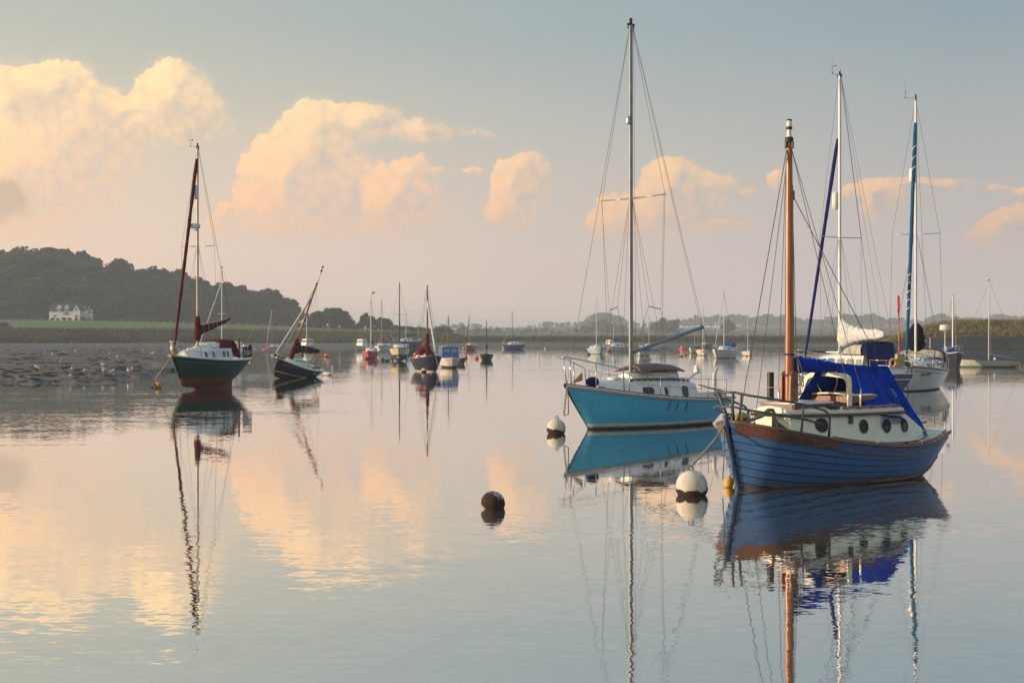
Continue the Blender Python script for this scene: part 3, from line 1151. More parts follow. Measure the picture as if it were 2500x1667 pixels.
def pulpit(root, H, x_aft, h, over=.25, r=.016, m=None, mid=True, name='pulpit', inset=.04, xs_post=()):
    m = m or M['steel']
    xb = H.pt(1, 1).x
    def loop(f):
        L = []
        for s in (1, -1):
            side = []
            for i in range(7):
                t = i / 6
                x = x_aft + (xb - .12 - x_aft) * t
                q = H.sheer(x, inset, 0, s)
                side.append(q + Vector((over * t * t * .8, s * .03, h * f * (1 - .18 * (1 - t)))))
            side.append(Vector((xb + over * .9, s * .16, H.pt(1, 1).z + h * f)))
            L.append(side)
        return L[0] + L[1][::-1]
    mb = MB()
    top = loop(1)
    mb.tube([H.sheer(x_aft - .05, inset, 0, 1)] + top + [H.sheer(x_aft - .05, inset, 0, -1)], r, 7)
    if mid:
        mb.tube(loop(.55), r * .8, 6)
    for s in (1, -1):
        for x in list(xs_post) + [xb - .15]:
            t = (x - x_aft) / (xb - .12 - x_aft)
            q = H.sheer(x, inset, 0, s)
            mb.tube([q, q + Vector((over * t * t * .8, s * .03, h * (1 - .18 * (1 - t))))], r * .9, 6)
    return mb.build(name, m, root, True)


def pushpit(root, H, x_fwd, h, r=.014, m=None):
    m = m or M['steel']
    x0 = H.pt(0, 1).x
    mb = MB()
    for f in (1, .52):
        pts = [H.sheer(x_fwd, .05, h * f, 1), H.sheer((x_fwd + x0) / 2, .05, h * f, 1), H.sheer(x0 + .06, .05, h * f, 1), Vector((x0 + .02, 0, H.pt(0, 1).z + h * f)), H.sheer(x0 + .06, .05, h * f, -1), H.sheer((x_fwd + x0) / 2, .05, h * f, -1), H.sheer(x_fwd, .05, h * f, -1)]
        mb.tube(pts, r, 6)
    for s in (1, -1):
        for x in (x_fwd, x0 + .06):
            q = H.sheer(x, .05, 0, s)
            mb.tube([q, q + Vector((0, 0, h))], r, 6)
    return mb.build('pushpit', m, root, True)


def outboard(root, c, m=None, tilt=0.0, rz=0.0, k=1.0):
    """outboard motor: cowl, leg, propeller foot"""
    R_ = Matrix.Rotation(rz, 3, 'Z') @ Matrix.Rotation(tilt, 3, 'Y')
    c = Vector(c)
    prof = [(.03, .10), (.10, .11), (.125, .2), (.12, .32), (.07, .38), (.01, .39)]
    mb = MB().lathe([(r_ * k, z * k) for r_, z in prof], 10, c, R_ @ Matrix.Diagonal((1.25, .8, 1)))
    o = mb.build('outboard_motor', m or M['black'], root, True, angle=40)
    mb = MB()
    mb.tube([c + R_ @ Vector((0, 0, .12 * k)), c + R_ @ Vector((-.02 * k, 0, -.55 * k))], [.045 * k, .03 * k], 8)
    mb.box(c + R_ @ Vector((.10 * k, 0, 0)), (.08 * k, .16 * k, .22 * k), R_)
    mb.box(c + R_ @ Vector((-.05 * k, 0, -.5 * k)), (.26 * k, .02, .03 * k), R_)
    mb.build('motor_leg', m or M['black'], o, True, angle=40)
    return o


def mast_kit(root, x, z0, z1, r, m, H, deck_z=None, spread=None, fore=None, back=None, shroud_x=0.0, light=True, r1=None, wires=.008, cap=True, y_sh=None, hound=1.0, vane=None, name='mast', inner=True):
    """pole with masthead gear, spreaders and standing rigging"""
    mb = MB()
    rt = r1 or r * .8
    n = 8
    mb.tube([(x, 0, z0 + (z1 - z0) * i / n) for i in range(n + 1)], [r + (rt - r) * (i / n) ** 2 for i in range(n + 1)], 10, flat=.85)
    o = mb.build(name, m, root, True, angle=50)
    if cap:
        mb = MB()
        mb.box((x, 0, z1 + .01), (.22 * r / .06, .07, .05))
        mb.tube([(x + .1 * r / .06, 0, z1), (x + .1 * r / .06, 0, z1 - .12)], .02, 6)
        mb.tube([(x - .1 * r / .06, 0, z1), (x - .1 * r / .06, 0, z1 - .12)], .02, 6)
        mb.build('masthead_fitting', M['black'], o, True)
    if light:
        mb = MB().lathe([(.03, 0), (.045, .01), (.045, .07), (.03, .08)], 8, (x, 0, z1 + .04))
        mb.lathe([(.048, 0), (.05, .02), (.03, .06)], 8, (x, 0, z1 + .13))
        mb.tube([(x, 0, z1), (x, 0, z1 + .14)], .012, 5)
        mb.build('masthead_light', M['black'], o, True)
    if vane:
        mb = MB()
        mb.tube([(x, 0, z1), (x, vane, z1 + .05), (x, vane, z1 + .35)], .007, 4)
        mb.tube([(x - .25, vane, z1 + .35), (x + .2, vane, z1 + .36)], .006, 4)
        mb.box((x - .2, vane, z1 + .37), (.1, .008, .07))
        mb.ball((x, vane, z1 + .06), .03, 8, 6)
        mb.tube([(x, vane * .9, z1 + .05), (x, vane * 1.05, z1 + .95)], .004, 4)
        mb.build('wind_vane', M['black'], o)
    zh = z0 + (z1 - z0) * hound
    w = MB()
    if fore:
        stay(w, (x + r, 0, zh), fore, wires)
    if back:
        stay(w, (x - r, 0, z1), back, wires)
    if y_sh is None:
        y_sh = H.sheer(x + shroud_x).y - .04
    zd = H.sheer(x + shroud_x).z
    for s in (1, -1):
        if spread:
            zs_, half = spread
            stay(w, (x, s * r, zh), (x + shroud_x * .5, s * half, zs_), wires)
            stay(w, (x + shroud_x * .5, s * half, zs_), (x + shroud_x, s * y_sh, zd), wires)
            if inner:
                stay(w, (x, s * r, zs_ - .1), (x + shroud_x + .45, s * y_sh, zd), wires * .85)
                stay(w, (x, s * r, zs_ - .1), (x + shroud_x - .45, s * y_sh, zd), wires * .85)
        else:
            stay(w, (x, s * r, zh), (x + shroud_x, s * y_sh, zd), wires)
    w.build('rigging', M['wire'], root)
    if spread:
        for s in (1, -1):
            MB().tube([(x, s * r * .5, spread[0] - .03), (x + shroud_x * .5, s * (spread[1] + .03), spread[0])], [.025, .018], 6, flat=1.4).build('spreader', M['alloy'] if r > .05 else M['wire'], o, True)
    return o


def chain_mb(mb, pts, link=.05, r=.008):
    pts = [Vector(p) for p in pts]
    d = 0
    L = sum((b - a).length for a, b in zip(pts[:-1], pts[1:]))
    n = max(2, int(L / (link * .8)))
    acc = [0]
    for a, b in zip(pts[:-1], pts[1:]):
        acc.append(acc[-1] + (b - a).length)
    def at(s):
        for i in range(len(pts) - 1):
            if s <= acc[i + 1] or i == len(pts) - 2:
                t = (s - acc[i]) / max(1e-6, acc[i + 1] - acc[i])
                return pts[i].lerp(pts[i + 1], t), (pts[i + 1] - pts[i]).normalized()
    for k in range(n):
        c, t = at(L * (k + .5) / n)
        a = t.orthogonal().normalized()
        b = t.cross(a).normalized()
        ax = a if k % 2 else b
        ring = []
        for j in range(7):
            an = 2 * math.pi * j / 6
            ring.append(c + t * math.cos(an) * link * .55 + ax * math.sin(an) * link * .32)
        mb.tube(ring, r, 4, cap=False)
    return mb

# ================================================================== blue clinker boat in front
def clinker_boat():
    rz = math.atan2(-.593, -.805)
    root = empty('clinker_boat', (5.63, 25.03, 0), rz)
    tag(root, 'blue clinker wooden cabin boat under a bright blue boom tent, with brown wooden mast', 'boat')
    H = Hull([(-2.52, .60, .79, -.05, .36, .42), (-1.75, .90, .66, -.28, .12, .38), (-.7, 1.05, .63, -.40, 0, .38), (.5, 1.03, .73, -.42, 0, .44),
              (1.45, .88, .89, -.40, 0, .52), (2.14, .66, 1.02, -.36, -.08, .62), (2.58, .05, 1.13, -.30, -.38, .82)])
    blue = paint('clinker_blue_paint', (.034, .125, .330), .5, scum=.22)
    # lapped strakes, each plank a piece of its own on each side
    NP = 9
    edges = [0.0] + [.10 + (.865 - .10) * (i / (NP - 1)) for i in range(NP)]
    H.band(mb := MB(), 0.0, .99, 30, 10, -.014, -.014, u1=.99)
    mb.build('lap_shade_skin', mat('painted_lap_shade', (.012, .016, .03), .8), root, True)  # near-black sheet behind the plank gaps, painted as shade under the laps
    for s in (1, -1):
        for i in range(NP):
            H.band(mb := MB(), edges[i] + .003, edges[i + 1] - .006, 30, 2, .026, .002, sides=(s,), lip=-.02)
            mb.build('plank', blue, root, True, angle=35)
        H.band(mb := MB(), .869, 1.0, 30, 2, .026, .010, sides=(s,), lip=-.02)
        mb.build('sheer_plank', blue, root, True, angle=35)
        # varnished name board at the bow, its aft end rounded
        ua = H.ux(.86)
        P = []
        for i in range(25):
            u = ua + (.985 - ua) * i / 24
            t = min(1, (i / 24) / .09)
            lo = .99 - (.99 - .858) * math.sqrt(max(0, 1 - (1 - t) ** 2))
            P.append([H.pt(u, lo, s, .0)] + [H.pt(u, lo + (1.0 - lo) * j / 3, s, .030) for j in range(4)])
        MB().grid(P).build('name_board', wood('name_board_wood', (.13, .050, .026), .5, .35, coat=.2), root, True, angle=40)
    H.transom(mb := MB())
    mb.build('transom', blue, root)
    H.rail(mb := MB(), .028, dz=.0, off=.014, n=8)
    mb.build('rubbing_rail', M['teak'], root, True)
    H.rail(mb := MB(), .017, off=.022, u0=0, u1=ua, v=.862)
    mb.build('beading', M['varnish'], root, True)
    H.rail(mb := MB(), .024, off=.024, u0=0.0, u1=.42, v=lambda u: H.vz(u, .035 + .30 * max(0, 1 - u / .30) ** 2.0))
    mb.build('bilge_rail', M['teak'], root, True)
    H.band(mb := MB(), lambda u: H.vz(u, -.3), lambda u: H.vz(u, .012 + .05 * min(1, max(0, (.55 - u) * 4))), 30, 2, .026, .026)
    mb.build('bottom', M['anti'], root, True)
    # stem post
    pts = [H.pt(1, v) for v in (0, .2, .4, .6, .8, 1)]
    mb = MB()
    mb.tube([(p.x + .035, 0, p.z) for p in pts] + [(pts[-1].x + .05, 0, pts[-1].z + .10)], .040, 8, flat=1.0)
    mb.tube([(pts[-1].x - .03, 0, pts[-1].z - .1), (pts[-1].x - .03, 0, pts[-1].z + .08)], .045, 8)
    mb.build('stem', paint('stem_blue_paint', (.075, .125, .235), .5), root, True)
    H.deck(mb := MB(), dz=-.015, camber=.04)
    mb.build('deck', M['deck'], root, True)
    # toe rails on the side deck, in short lengths with gaps
    for s in (1, -1):
        for a, b in ((1.0, .05), (-.05, -.75), (-.85, -1.25), (-1.33, -1.75), (-1.84, -2.2), (-2.25, -2.46)):
            mb = MB()
            mb.tube([H.sheer(a + (b - a) * i / 6, .07, .035, s) for i in range(7)], .026, 4)
            mb.build('toe_rail', M['varnish'], root)
    # cabin
    cab = Cabin([-2.08, -1.75, -1.35, -1.0, -.3, .3, .8, 1.2, 1.52], [.44, .60, .72, .79, .82, .80, .70, .57, .44], [.74, .70, .68, .68, .70, .74, .80, .85, .90],
                [.40, .54, .66, .75, .78, .76, .66, .53, .40], [.80, .90, 1.06, 1.20, 1.20, 1.20, 1.20, 1.20, 1.205], .09)
    cw = cab.walls(MB()).build('cabin', M['palegreen'], root, True, angle=30)
    rf = Cabin([-1.0, -.3, .3, .8, 1.2, 1.56], [.77, .80, .78, .68, .55, .42], [1.2] * 6, [.77, .80, .78, .68, .55, .42], [1.265] * 6, .09)
    rf.walls(mb := MB())
    rf.roof(mb)
    mb.build('cabin_roof', M['white'], root, True, angle=30)
    for s in (1, -1):
        mb = MB()
        mb.tube([rf.side(x, 0, s, .012) for x in np.linspace(-1.0, 1.55, 20)], .030, 6)
        mb.build('trim_strip', M['teak'], root, True)
    MB().tube([rf.side(1.565, 0, s_) + Vector((.012, 0, 0)) for s_ in (1, -1)], .030, 6).build('trim_strip', M['teak'], root, True)
    for s in (1, -1):
        for x, w, h in ((.98, .118, .118), (.10, .105, .118), (-.50, .105, .118), (-1.02, .10, .112)):
            cab.pane(mb := MB(), x, .56, w * .82, h * .82, s, .012)
            po = mb.build('porthole', M['portglass'], root)
            cab.ring(mb := MB(), x, .56, w * .9, h * .9, s, .018)
            mb.build('rim', M['black'], po, True)
    q = cab.side(.40, .80, 1, .02)
    MB().box(q, (.09, .03, .13), Matrix.Rotation(.1, 3, 'Z')).build('vent_box', M['black'], root)
    # second tier of varnished slats and the forward hatch
    mb = MB().box((.93, 0, 1.335), (.92, .76, .09))
    ht_ = mb.build('fore_hatch', M['varnish'], root)
    MB().box((.93, 0, 1.40), (.98, .84, .035)).build('hatch_lid', M['white'], ht_)
    for k in range(3):
        MB().box((.93, .395, 1.305 + k * .03), (.94, .02, .022)).build('slat', M['teak'], ht_)
    for k in range(7):
        y = -.62 + k * 1.24 / 6
        mb = MB()
        mb.tube([(-1.1, y, 1.355 - .10 * (y / .7) ** 2), (.40, y * .96, 1.37 - .10 * (y / .7) ** 2)], .035, 4)
        mb.build('roof_slat', M['teak'], root)
    for s in (1, -1):
        mb = MB()
        mb.tube([rf.side(x, 1, s, -.10) + Vector((0, 0, .055)) for x in np.linspace(-.9, .40, 10)], .022, 5)
        for x in np.linspace(-.9, .40, 5):
            mb.box(rf.side(x, 1, s, -.10) + Vector((0, 0, .03)), (.10, .04, .06))
        mb.build('grab_rail', M['varnish'], root)
    # folding windscreen frame and the companionway hatch behind it
    mb = MB()
    out = [(-.60, 1.33), (-.53, 1.74), (-.49, 1.83), (-.40, 1.88), (0, 1.91), (.40, 1.88), (.49, 1.83), (.53, 1.74), (.60, 1.33)]
    x0 = .20
    for i in range(len(out) - 1):
        (a, b), (c, d) = out[i], out[i + 1]
        k = .87
        f_ = lambda y, z: (y * k, 1.33 + (z - 1.33) * .87)
        a2, b2 = f_(a, b)
        c2, d2 = f_(c, d)
        xo = lambda z: x0 - (z - 1.33) * .18
        vs = []
        for dx in (-.028, .028):
            vs += [(xo(b) + dx, a, b), (xo(d) + dx, c, d), (xo(d2) + dx, c2, d2), (xo(b2) + dx, a2, b2)]
        mb.add(vs, [(0, 1, 2, 3), (7, 6, 5, 4), (0, 4, 5, 1), (2, 6, 7, 3)])
    mb.build('windscreen_frame', M['cream'], root)
    mb = MB().box((-.25, 0, 1.43), (.62, 1.0, .11))
    hb = mb.build('companion_hatch', M['varnish'], root)
    P = [[(x, y, 1.50 + .05 * (1 - (y / .54) ** 2)) for y in np.linspace(-.54, .54, 7)] for x in (.09, -.58)]
    MB().grid(P).grid([[(p[0], p[1], p[2] - .03) for p in r_] for r_ in P]).loft([[Vector(p) for p in P[0]], [Vector((p[0], p[1], p[2] - .03)) for p in P[0]]], closed=False).build('hatch_lid', M['cream'], hb)
    # well under the tent
    MB().box((-1.45, 0, .80), (.95, .9, .05)).build('cockpit_sole', M['darkwood'], root)
    MB().box((-.98, 0, 1.0), (.04, 1.3, .42)).build('bulkhead', M['darkwood'], root)
    # mast in its tabernacle
    mb = MB()
    for s in (1, -1):
        mb.slab([(1.0, s * .10, 1.25), (1.20, s * .10, 1.25), (1.18, s * .10, 1.86), (1.13, s * .10, 1.93), (1.03, s * .10, 1.93), (1.0, s * .10, 1.84)], .045)
    mb.box((1.10, 0, 1.33), (.17, .17, .2))
    mb.build('tabernacle', M['varnish'], root)
    mb = MB()
    zz = [1.30, 1.6, 2.2, 3.2, 4.2, 5.2, 5.9]
    mb.tube([(1.09, 0, z) for z in zz], [.074, .075, .074, .071, .068, .060, .055], 14)
    mo = mb.build('mast', M['mastwood'], root, True, angle=60)
    mb = MB().lathe([(.058, 5.9), (.058, 5.93), (.044, 5.94), (.036, 6.08)], 12, (1.09, 0, 0))
    mb.build('topmast', M['white'], mo, True, angle=40)
    mb = MB().lathe([(.06, 5.84), (.075, 5.86), (.075, 5.92), (.06, 5.94)], 12, (1.09, 0, 0))
    for a in range(4):
        mb.box((1.09 + .08 * math.cos(a * 1.57), .08 * math.sin(a * 1.57), 5.80), (.03, .03, .1))
    mb.build('mast_band', M['black'], mo, True, angle=40)
    mb = MB()
    mb.lathe([(.05, 6.07), (.056, 6.08), (.056, 6.11), (.04, 6.12)], 12, (1.09, 0, 0))
    mb.build('mast_band', M['black'], mo, True, angle=40)
    MB().lathe([(.042, 6.12), (.045, 6.13), (.045, 6.21), (.04, 6.22)], 12, (1.09, 0, 0)).build('masthead_light', M['white'], mo, True, angle=40)
    MB().lathe([(.047, 6.22), (.05, 6.225), (.05, 6.24), (.02, 6.25)], 12, (1.09, 0, 0)).build('light_cap', M['black'], mo, True)
    MB().box((1.01, .0, 4.95), (.06, .05, .16)).build('halyard_block', M['black'], mo)
    # standing and running rigging
    top = Vector((1.09, 0, 5.72))
    w = MB()
    stay(w, top + Vector((.06, 0, 0)), (2.32, .02, 1.12), .010)
    stay(w, top + Vector((.04, .02, 0)), (2.02, .12, 1.28), .007)
    ends = []
    for s in (1, -1):
        for x in (.50, .18):
            stay(w, top + Vector((0, s * .06, 0)), (x, s * .80, 1.62), .007)
            ends.append((x, s))
    stay(w, top + Vector((-.06, 0, -.2)), (.98, .07, 1.95), .008)
    stay(w, top + Vector((-.06, .03, -.6)), (1.0, .03, 1.7), .007)
    w.build('rigging', M['wire'], root)
    w = MB()
    stay(w, (1.0, .03, 4.9), (-1.30, .0, 2.06), .009)
    w.build('topping_lift', M['ropeblue'], root)
    for x, s in ends:
        mb = MB()
        mb.tube([(x, s * .795, 1.63), (x, s * .79, 1.50), (x, s * .785, 1.36), (x, s * .78, 1.28)], [.012, .020, .016, .014], 6)
        mb.build('rigging_screw', M['steel'], root, True)
    mb = MB()
    chain_mb(mb, [(2.02, .12, 1.29), (2.06, .10, .98)], .06, .010)
    mb.build('stay_chain', M['galv'], root)
    mb = MB()
    chain_mb(mb, [(1.98, -.1, 1.30), (2.0, -.08, .98)], .06, .010)
    mb.build('stay_chain', M['galv'], root)
    mb = MB()
    rr_ = random.Random(4)
    for k in range(6):
        y = rr_.uniform(-.1, .1)
        zt_, zl = rr_.uniform(1.9, 2.3), rr_.uniform(1.4, 1.75)
        mb.tube([(1.0, y, zt_), (.93, y + .06, (zt_ + zl) / 2), (.96, y + .13, zl), (1.02, y + .10, zl + .05), (1.0, y + .02, zt_ - .1)], .009, 4)
    for k in range(5):
        a = k * .5
        mb.tube([(.99 + .02 * k, .16 + .07 * math.cos(j * 1.05 + a), 1.62 + .10 * math.sin(j * 1.05 + a)) for j in range(6)], .009, 4)
    mb.build('halyard_rope', M['rope'], root)
    mb = MB()
    mb.tube([(-.05, .06, 1.93), (-.02, .10, 1.7), (.02, .05, 1.52)], .011, 4)
    mb.build('halyard_rope', M['rope'], root)
    mb = MB()
    mb.tube([(.10, -.22, 1.93), (.12, -.26, 1.72), (.12, -.14, 1.55)], .011, 4)
    mb.build('halyard_rope', M['rope'], root)
    # boom, its cover and the tent
    bo = MB().tube([(1.0, 0, 1.95), (-1.45, 0, 1.95)], .035, 8).build('boom', M['mastwood'], root, True)
    mb = bundle(MB(), (1.0, 0, 2.015), (-.95, 0, 1.945), [(0, .11), (.04, .145), (.3, .115), (.6, .075), (1, .045)], .68, 5, 40, .01, .12)
    sc_ = mb.build('sail_cover', M['bluecloth'], root, True)
    for t in (.02, .2, .42, .65):
        mb = MB()
        x = 1.0 - 1.95 * t
        rr = interp([0, .04, .3, .6, 1], [.12, .152, .122, .082, .05], t)
        mb.tube([(x, rr * .68 * math.cos(a), 2.015 - .07 * t + rr * .25 + rr * 1.02 * math.sin(a)) for a in np.linspace(0, 2 * math.pi, 13)], .008, 4)
        mb.build('cover_tie', M['ropeblue'], sc_)
    for z in (1.86, 2.22):
        MB().tube([(1.09 + .085 * math.cos(a), .085 * math.sin(a), z) for a in np.linspace(0, 2 * math.pi, 13)], .016, 5).build('mast_tie', M['ropeblue'], root)
    top_line = [(-.05, 1.985), (-.5, 1.99), (-1.0, 1.995), (-1.46, 1.995)]
    low = [(-.28, .80, 1.17), (-.60, .81, 1.12), (-.90, .80, 1.10), (-1.15, .73, .98), (-1.42, .64, .86), (-1.75, .53, .84), (-2.02, .43, .84)]
    lowp = lambda t, s: Vector((interp(np.linspace(0, 1, 7), [p[0] for p in low], t), s * interp(np.linspace(0, 1, 7), [p[1] for p in low], t), interp(np.linspace(0, 1, 7), [p[2] for p in low], t)))
    def tarp_pt(t, f, s, off=0.0):
        a = Vector((interp([0, .33, .66, 1], [p[0] for p in top_line], t), s * .045, interp([0, .33, .66, 1], [p[1] for p in top_line], t)))
        b = lowp(t, s)
        if s < 0:
            a.x += .35 * max(0, 1 - t * 2.5)
            b.x += .55 * max(0, 1 - t * 2.5)
        p = a.lerp(b, f)
        sag = -.05 * math.sin(math.pi * f) * (1 + .5 * math.sin(t * 9 + f * 2)) + .009 * math.sin(t * 23 + f * 5) * f + .005 * math.sin(t * 41 - f * 9) * (.3 + f) + .007 * math.sin(t * 12 + f * 17)
        sag -= .06 * math.exp(-((t - .60 - .1 * f) / .08) ** 2) * f        # crease where the cabin side ends
        p += Vector((0, s * (sag + off), 0))
        p.x += .07 * math.sin(math.pi * f) * (1 - 2 * t) * .5
        return p
    for s in (1, -1):
        P = [[tarp_pt(i / 30, j / 14, s) for j in range(15)] for i in range(31)]
        Q = [[tarp_pt(i / 30, j / 14, s, -.008) for j in range(15)] for i in range(31)]
        MB().grid(P).grid(Q).build('tent_panel', M['bluecloth'], root, True)
        mb = MB()
        z_ = []
        for k in range(11):
            t = .02 + k * .036
            p = lowp(t, s)
            z_.append(p + Vector((0, s * .012, .01)))
            z_.append(cab.side(min(p.x - .02, -.3), .60 if k > 1 else .45, s, .02))
        mb.tube(z_, .006, 4)
        mb.build('lacing', M['ropeblue'], root)
        mb = MB()
        z_ = []
        for k in range(7):
            p = lowp(.72 + k * .045, s)
            z_ += [p + Vector((0, s * .01, .01)), p + Vector((-.03, s * .05, -.13))]
        mb.tube(z_, .006, 4)
        mb.build('lacing', M['ropeblue'], root)
    for s in (1, -1):
        for t0_ in (.34, .70):
            mb = MB().tube([tarp_pt(t0_ + .02 * f_, f_, s, .003) for f_ in np.linspace(.03, .97, 14)], .005, 4)
            mb.build('seam', M['ropeblue'], root)
        mb = MB().tube([tarp_pt(t_, .985, s, .004) for t_ in np.linspace(.01, .99, 30)], .009, 5)
        mb.build('hem', M['bluecloth'], root)
    # tent ends are left open forward and closed by a narrow flap aft
    mb = MB().grid([[tarp_pt(1, j / 14, 1) for j in range(15)], [tarp_pt(1, j / 14, -1) for j in range(15)]])
    mb.build('tent_flap', M['bluecloth'], root, True)
    # maker's mark printed on the tent
    mk = mat('tent_print', (.40, .45, .75), .8)
    def mark(pts_):
        return [tarp_pt(t, f, 1, .006) for t, f in pts_]
    mb = MB()
    c0, c1, f0, f1 = .800, .850, .365, .475
    d = .008
    def bar(a, b, wd):
        (t0, g0), (t1, g1) = a, b
        mb.add(mark([(t0 - wd[0], g0 - wd[1]), (t1 - wd[0], g1 - wd[1]), (t1 + wd[0], g1 + wd[1]), (t0 + wd[0], g0 + wd[1])]), [(0, 1, 2, 3)])
    bar((c0, f0), (c1, f0), (0, .006))
    bar((c1, f0), (c1, f1), (.003, 0))
    bar((c0 + .005, f1), (c1, f1), (0, .006))
    for k in range(3):
        bar((c0 + .012, f0 + .03 + k * .025), (c1 - .016, f0 + .03 + k * .025), (0, .004))
    bar((c0 + .014, f0 + .03), (c0 + .014, f0 + .08), (.0025, 0))
    bar((c1 - .018, f0 + .03), (c1 - .018, f0 + .08), (.0025, 0))
    mb.build('printed_mark', mk, root)
    # pulpit
    mb = MB()
    def railpts(h, x_aft, drop=0.0):
        side = []
        for s in (1, -1):
            L = []
            for x, dz in ((x_aft, h - .09), (x_aft + .10, h - .03), (1.6, h), (2.0, h + .0), (2.35, h + .01)):
                q = H.sheer(min(x, 2.4), .06, 0, s)
                L.append(Vector((q.x + max(0, x - 2.0) * .35, q.y + s * .05, q.z + dz)))
            L.append(Vector((2.62, s * .20, 1.13 + h)))
            L.append(Vector((2.67, s * .08, 1.13 + h)))
            side.append(L)
        return side[0] + side[1][::-1]
    t1 = railpts(.48, 1.13)
    mb.tube([H.sheer(1.10, .06, 0, 1)] + t1 + [H.sheer(1.10, .06, 0, -1)], .021, 8)
    t2 = railpts(.24, 1.13)
    t2 = [p - Vector((0, 0, 0)) for p in t2[1:-1]]
    mb.tube(t2, .019, 8)
    for s in (1, -1):
        for x in (1.65, ):
            q = H.sheer(x, .06, 0, s)
            mb.tube([q, Vector((x, q.y + s * .05, q.z + .48))], .020, 8)
        mb.tube([(2.46, s * .05, 1.10), (2.55, s * .10, 1.34), (2.62, s * .18, 1.60)], .022, 8)
        mb.tube([(2.40, s * .08, 1.08), (2.46, s * .18, 1.30), (2.50, s * .26, 1.60)], .018, 8)
    mb.build('pulpit', M['pipe'], root, True)
    # stove flue with its lashing
    mb = MB().lathe([(.060, 1.22), (.060, 1.62), (.060, 1.90), (.05, 1.905), (.0, 1.905)], 14, (1.06, -.46, 0))
    fo = mb.build('flue_pipe', M['black'], root, True, angle=40)
    mb = MB().tube([(1.06 + .063 * math.cos(a), -.46 + .063 * math.sin(a), 1.64) for a in np.linspace(0, 2 * math.pi, 14)], .012, 5)
    mb.tube([(1.06, -.40, 1.64), (1.09, -.08, 1.65)], .012, 5)
    mb.build('lashing', M['rope'], fo, True)
    MB().slab([(1.25, -.25, 1.25), (1.05, -.28, 1.25), (1.06, -.28, 1.42), (1.10, -.28, 1.40)], .02).build('deck_vent', M['black'], root)
    MB().box((.62, .56, 1.325), (.20, .14, .06)).build('vent_box', M['black'], root)
    # tiller and deck cleats
    MB().tube([(-1.95, .05, .88), (-2.3, .05, .92), (-2.62, .0, .93)], [.026, .022, .02], 6).build('tiller', M['teak'], root, True)
    mb = MB()
    for x in (-.05, -1.3, -2.1):
        q = H.sheer(x, .08, .04)
        mb.tube([q + Vector((-.07, 0, .02)), q + Vector((.07, 0, .02))], .012, 5)
        mb.box(q, (.04, .03, .05))
    mb.build('cleat', M['white'], root)
    MB().box((-2.43, 0, .45), (.05, .035, .9)).build('rudder', M['darkwood'], root)
    # carved name
    vs, fs = text_mesh('SPRAYLEN', .105, spacing=1.15)
    H.text(mb := MB(), vs, fs, 2.0, H.sheer(1.6).z - .105, -1, 1, .045, slope=-.17)
    mb.build('carved_name', mat('carved_lettering', (.035, .018, .012), .7), root)
    # mooring lines
    bw = root.matrix_basis
    mb = MB()
    mb.tube([(2.60, -.02, 1.08), (2.95, .08, .83), (3.40, .20, .58), (3.62, .26, .49)], [.017, .017, .018, .022], 6)
    mb.build('mooring_rope', M['rope'], root, True)
    mb = MB().tube([(2.64, .0, 1.02), (2.62, -.03, .5), (2.58, -.10, .15)], .009, 5)
    mb.build('tripping_line', M['wire'], root, True)
    return root, H


clinker, HA = clinker_boat()


def anchor_thing():
    rz = math.atan2(-.593, -.805)
    root = empty('anchor', (5.63, 25.03, 0), rz)
    tag(root, 'grey iron plough anchor lying on the foredeck of the blue clinker boat', 'anchor')
    mb = MB()
    mb.tube([(2.33, .14, 1.10), (2.0, .22, 1.20), (1.86, .26, 1.30), (1.78, .28, 1.30)], [.025, .034, .038, .03], 6)
    mb.build('shank', M['galv'], root, True)
    mb = MB()
    mb.add([(1.80, .28, 1.30), (1.86, .44, 1.00), (1.66, .52, .975), (1.74, .36, 1.10), (1.98, .44, .98), (1.84, .30, 1.12)],
           [(0, 3, 2, 1), (0, 1, 4, 5), (0, 5, 3), (1, 2, 3), (1, 4, 5), (1, 3, 5)])
    mb.tube([(1.79, .28, 1.30), (1.79, .33, 1.16), (1.84, .42, 1.0)], [.03, .028, .03], 6)
    mb.build('fluke', M['galv'], root)


anchor_thing()
kb = empty('kit_bag', (5.63, 25.03, 0), math.atan2(-.593, -.805))
tag(kb, 'yellow and green bundle lashed at the bow of the clinker boat', 'bag')
mb = MB().ball((2.12, -.12, 1.12), .15, 12, 8, (1.1, .8, .95))
mb.build('bag_body', mat('olive_canvas', (.30, .33, .09), .8, var=.3, scale=8), kb, True)
MB().lathe([(.155, -.02), (.16, 0), (.155, .02)], 12, (2.12, -.12, 1.14), Matrix.Diagonal((1.1, .8, 1))).build('strap', M['black'], kb)
MB().ball((2.24, -.06, 1.13), .07, 10, 6).build('yellow_float', M['yellow'], kb, True)

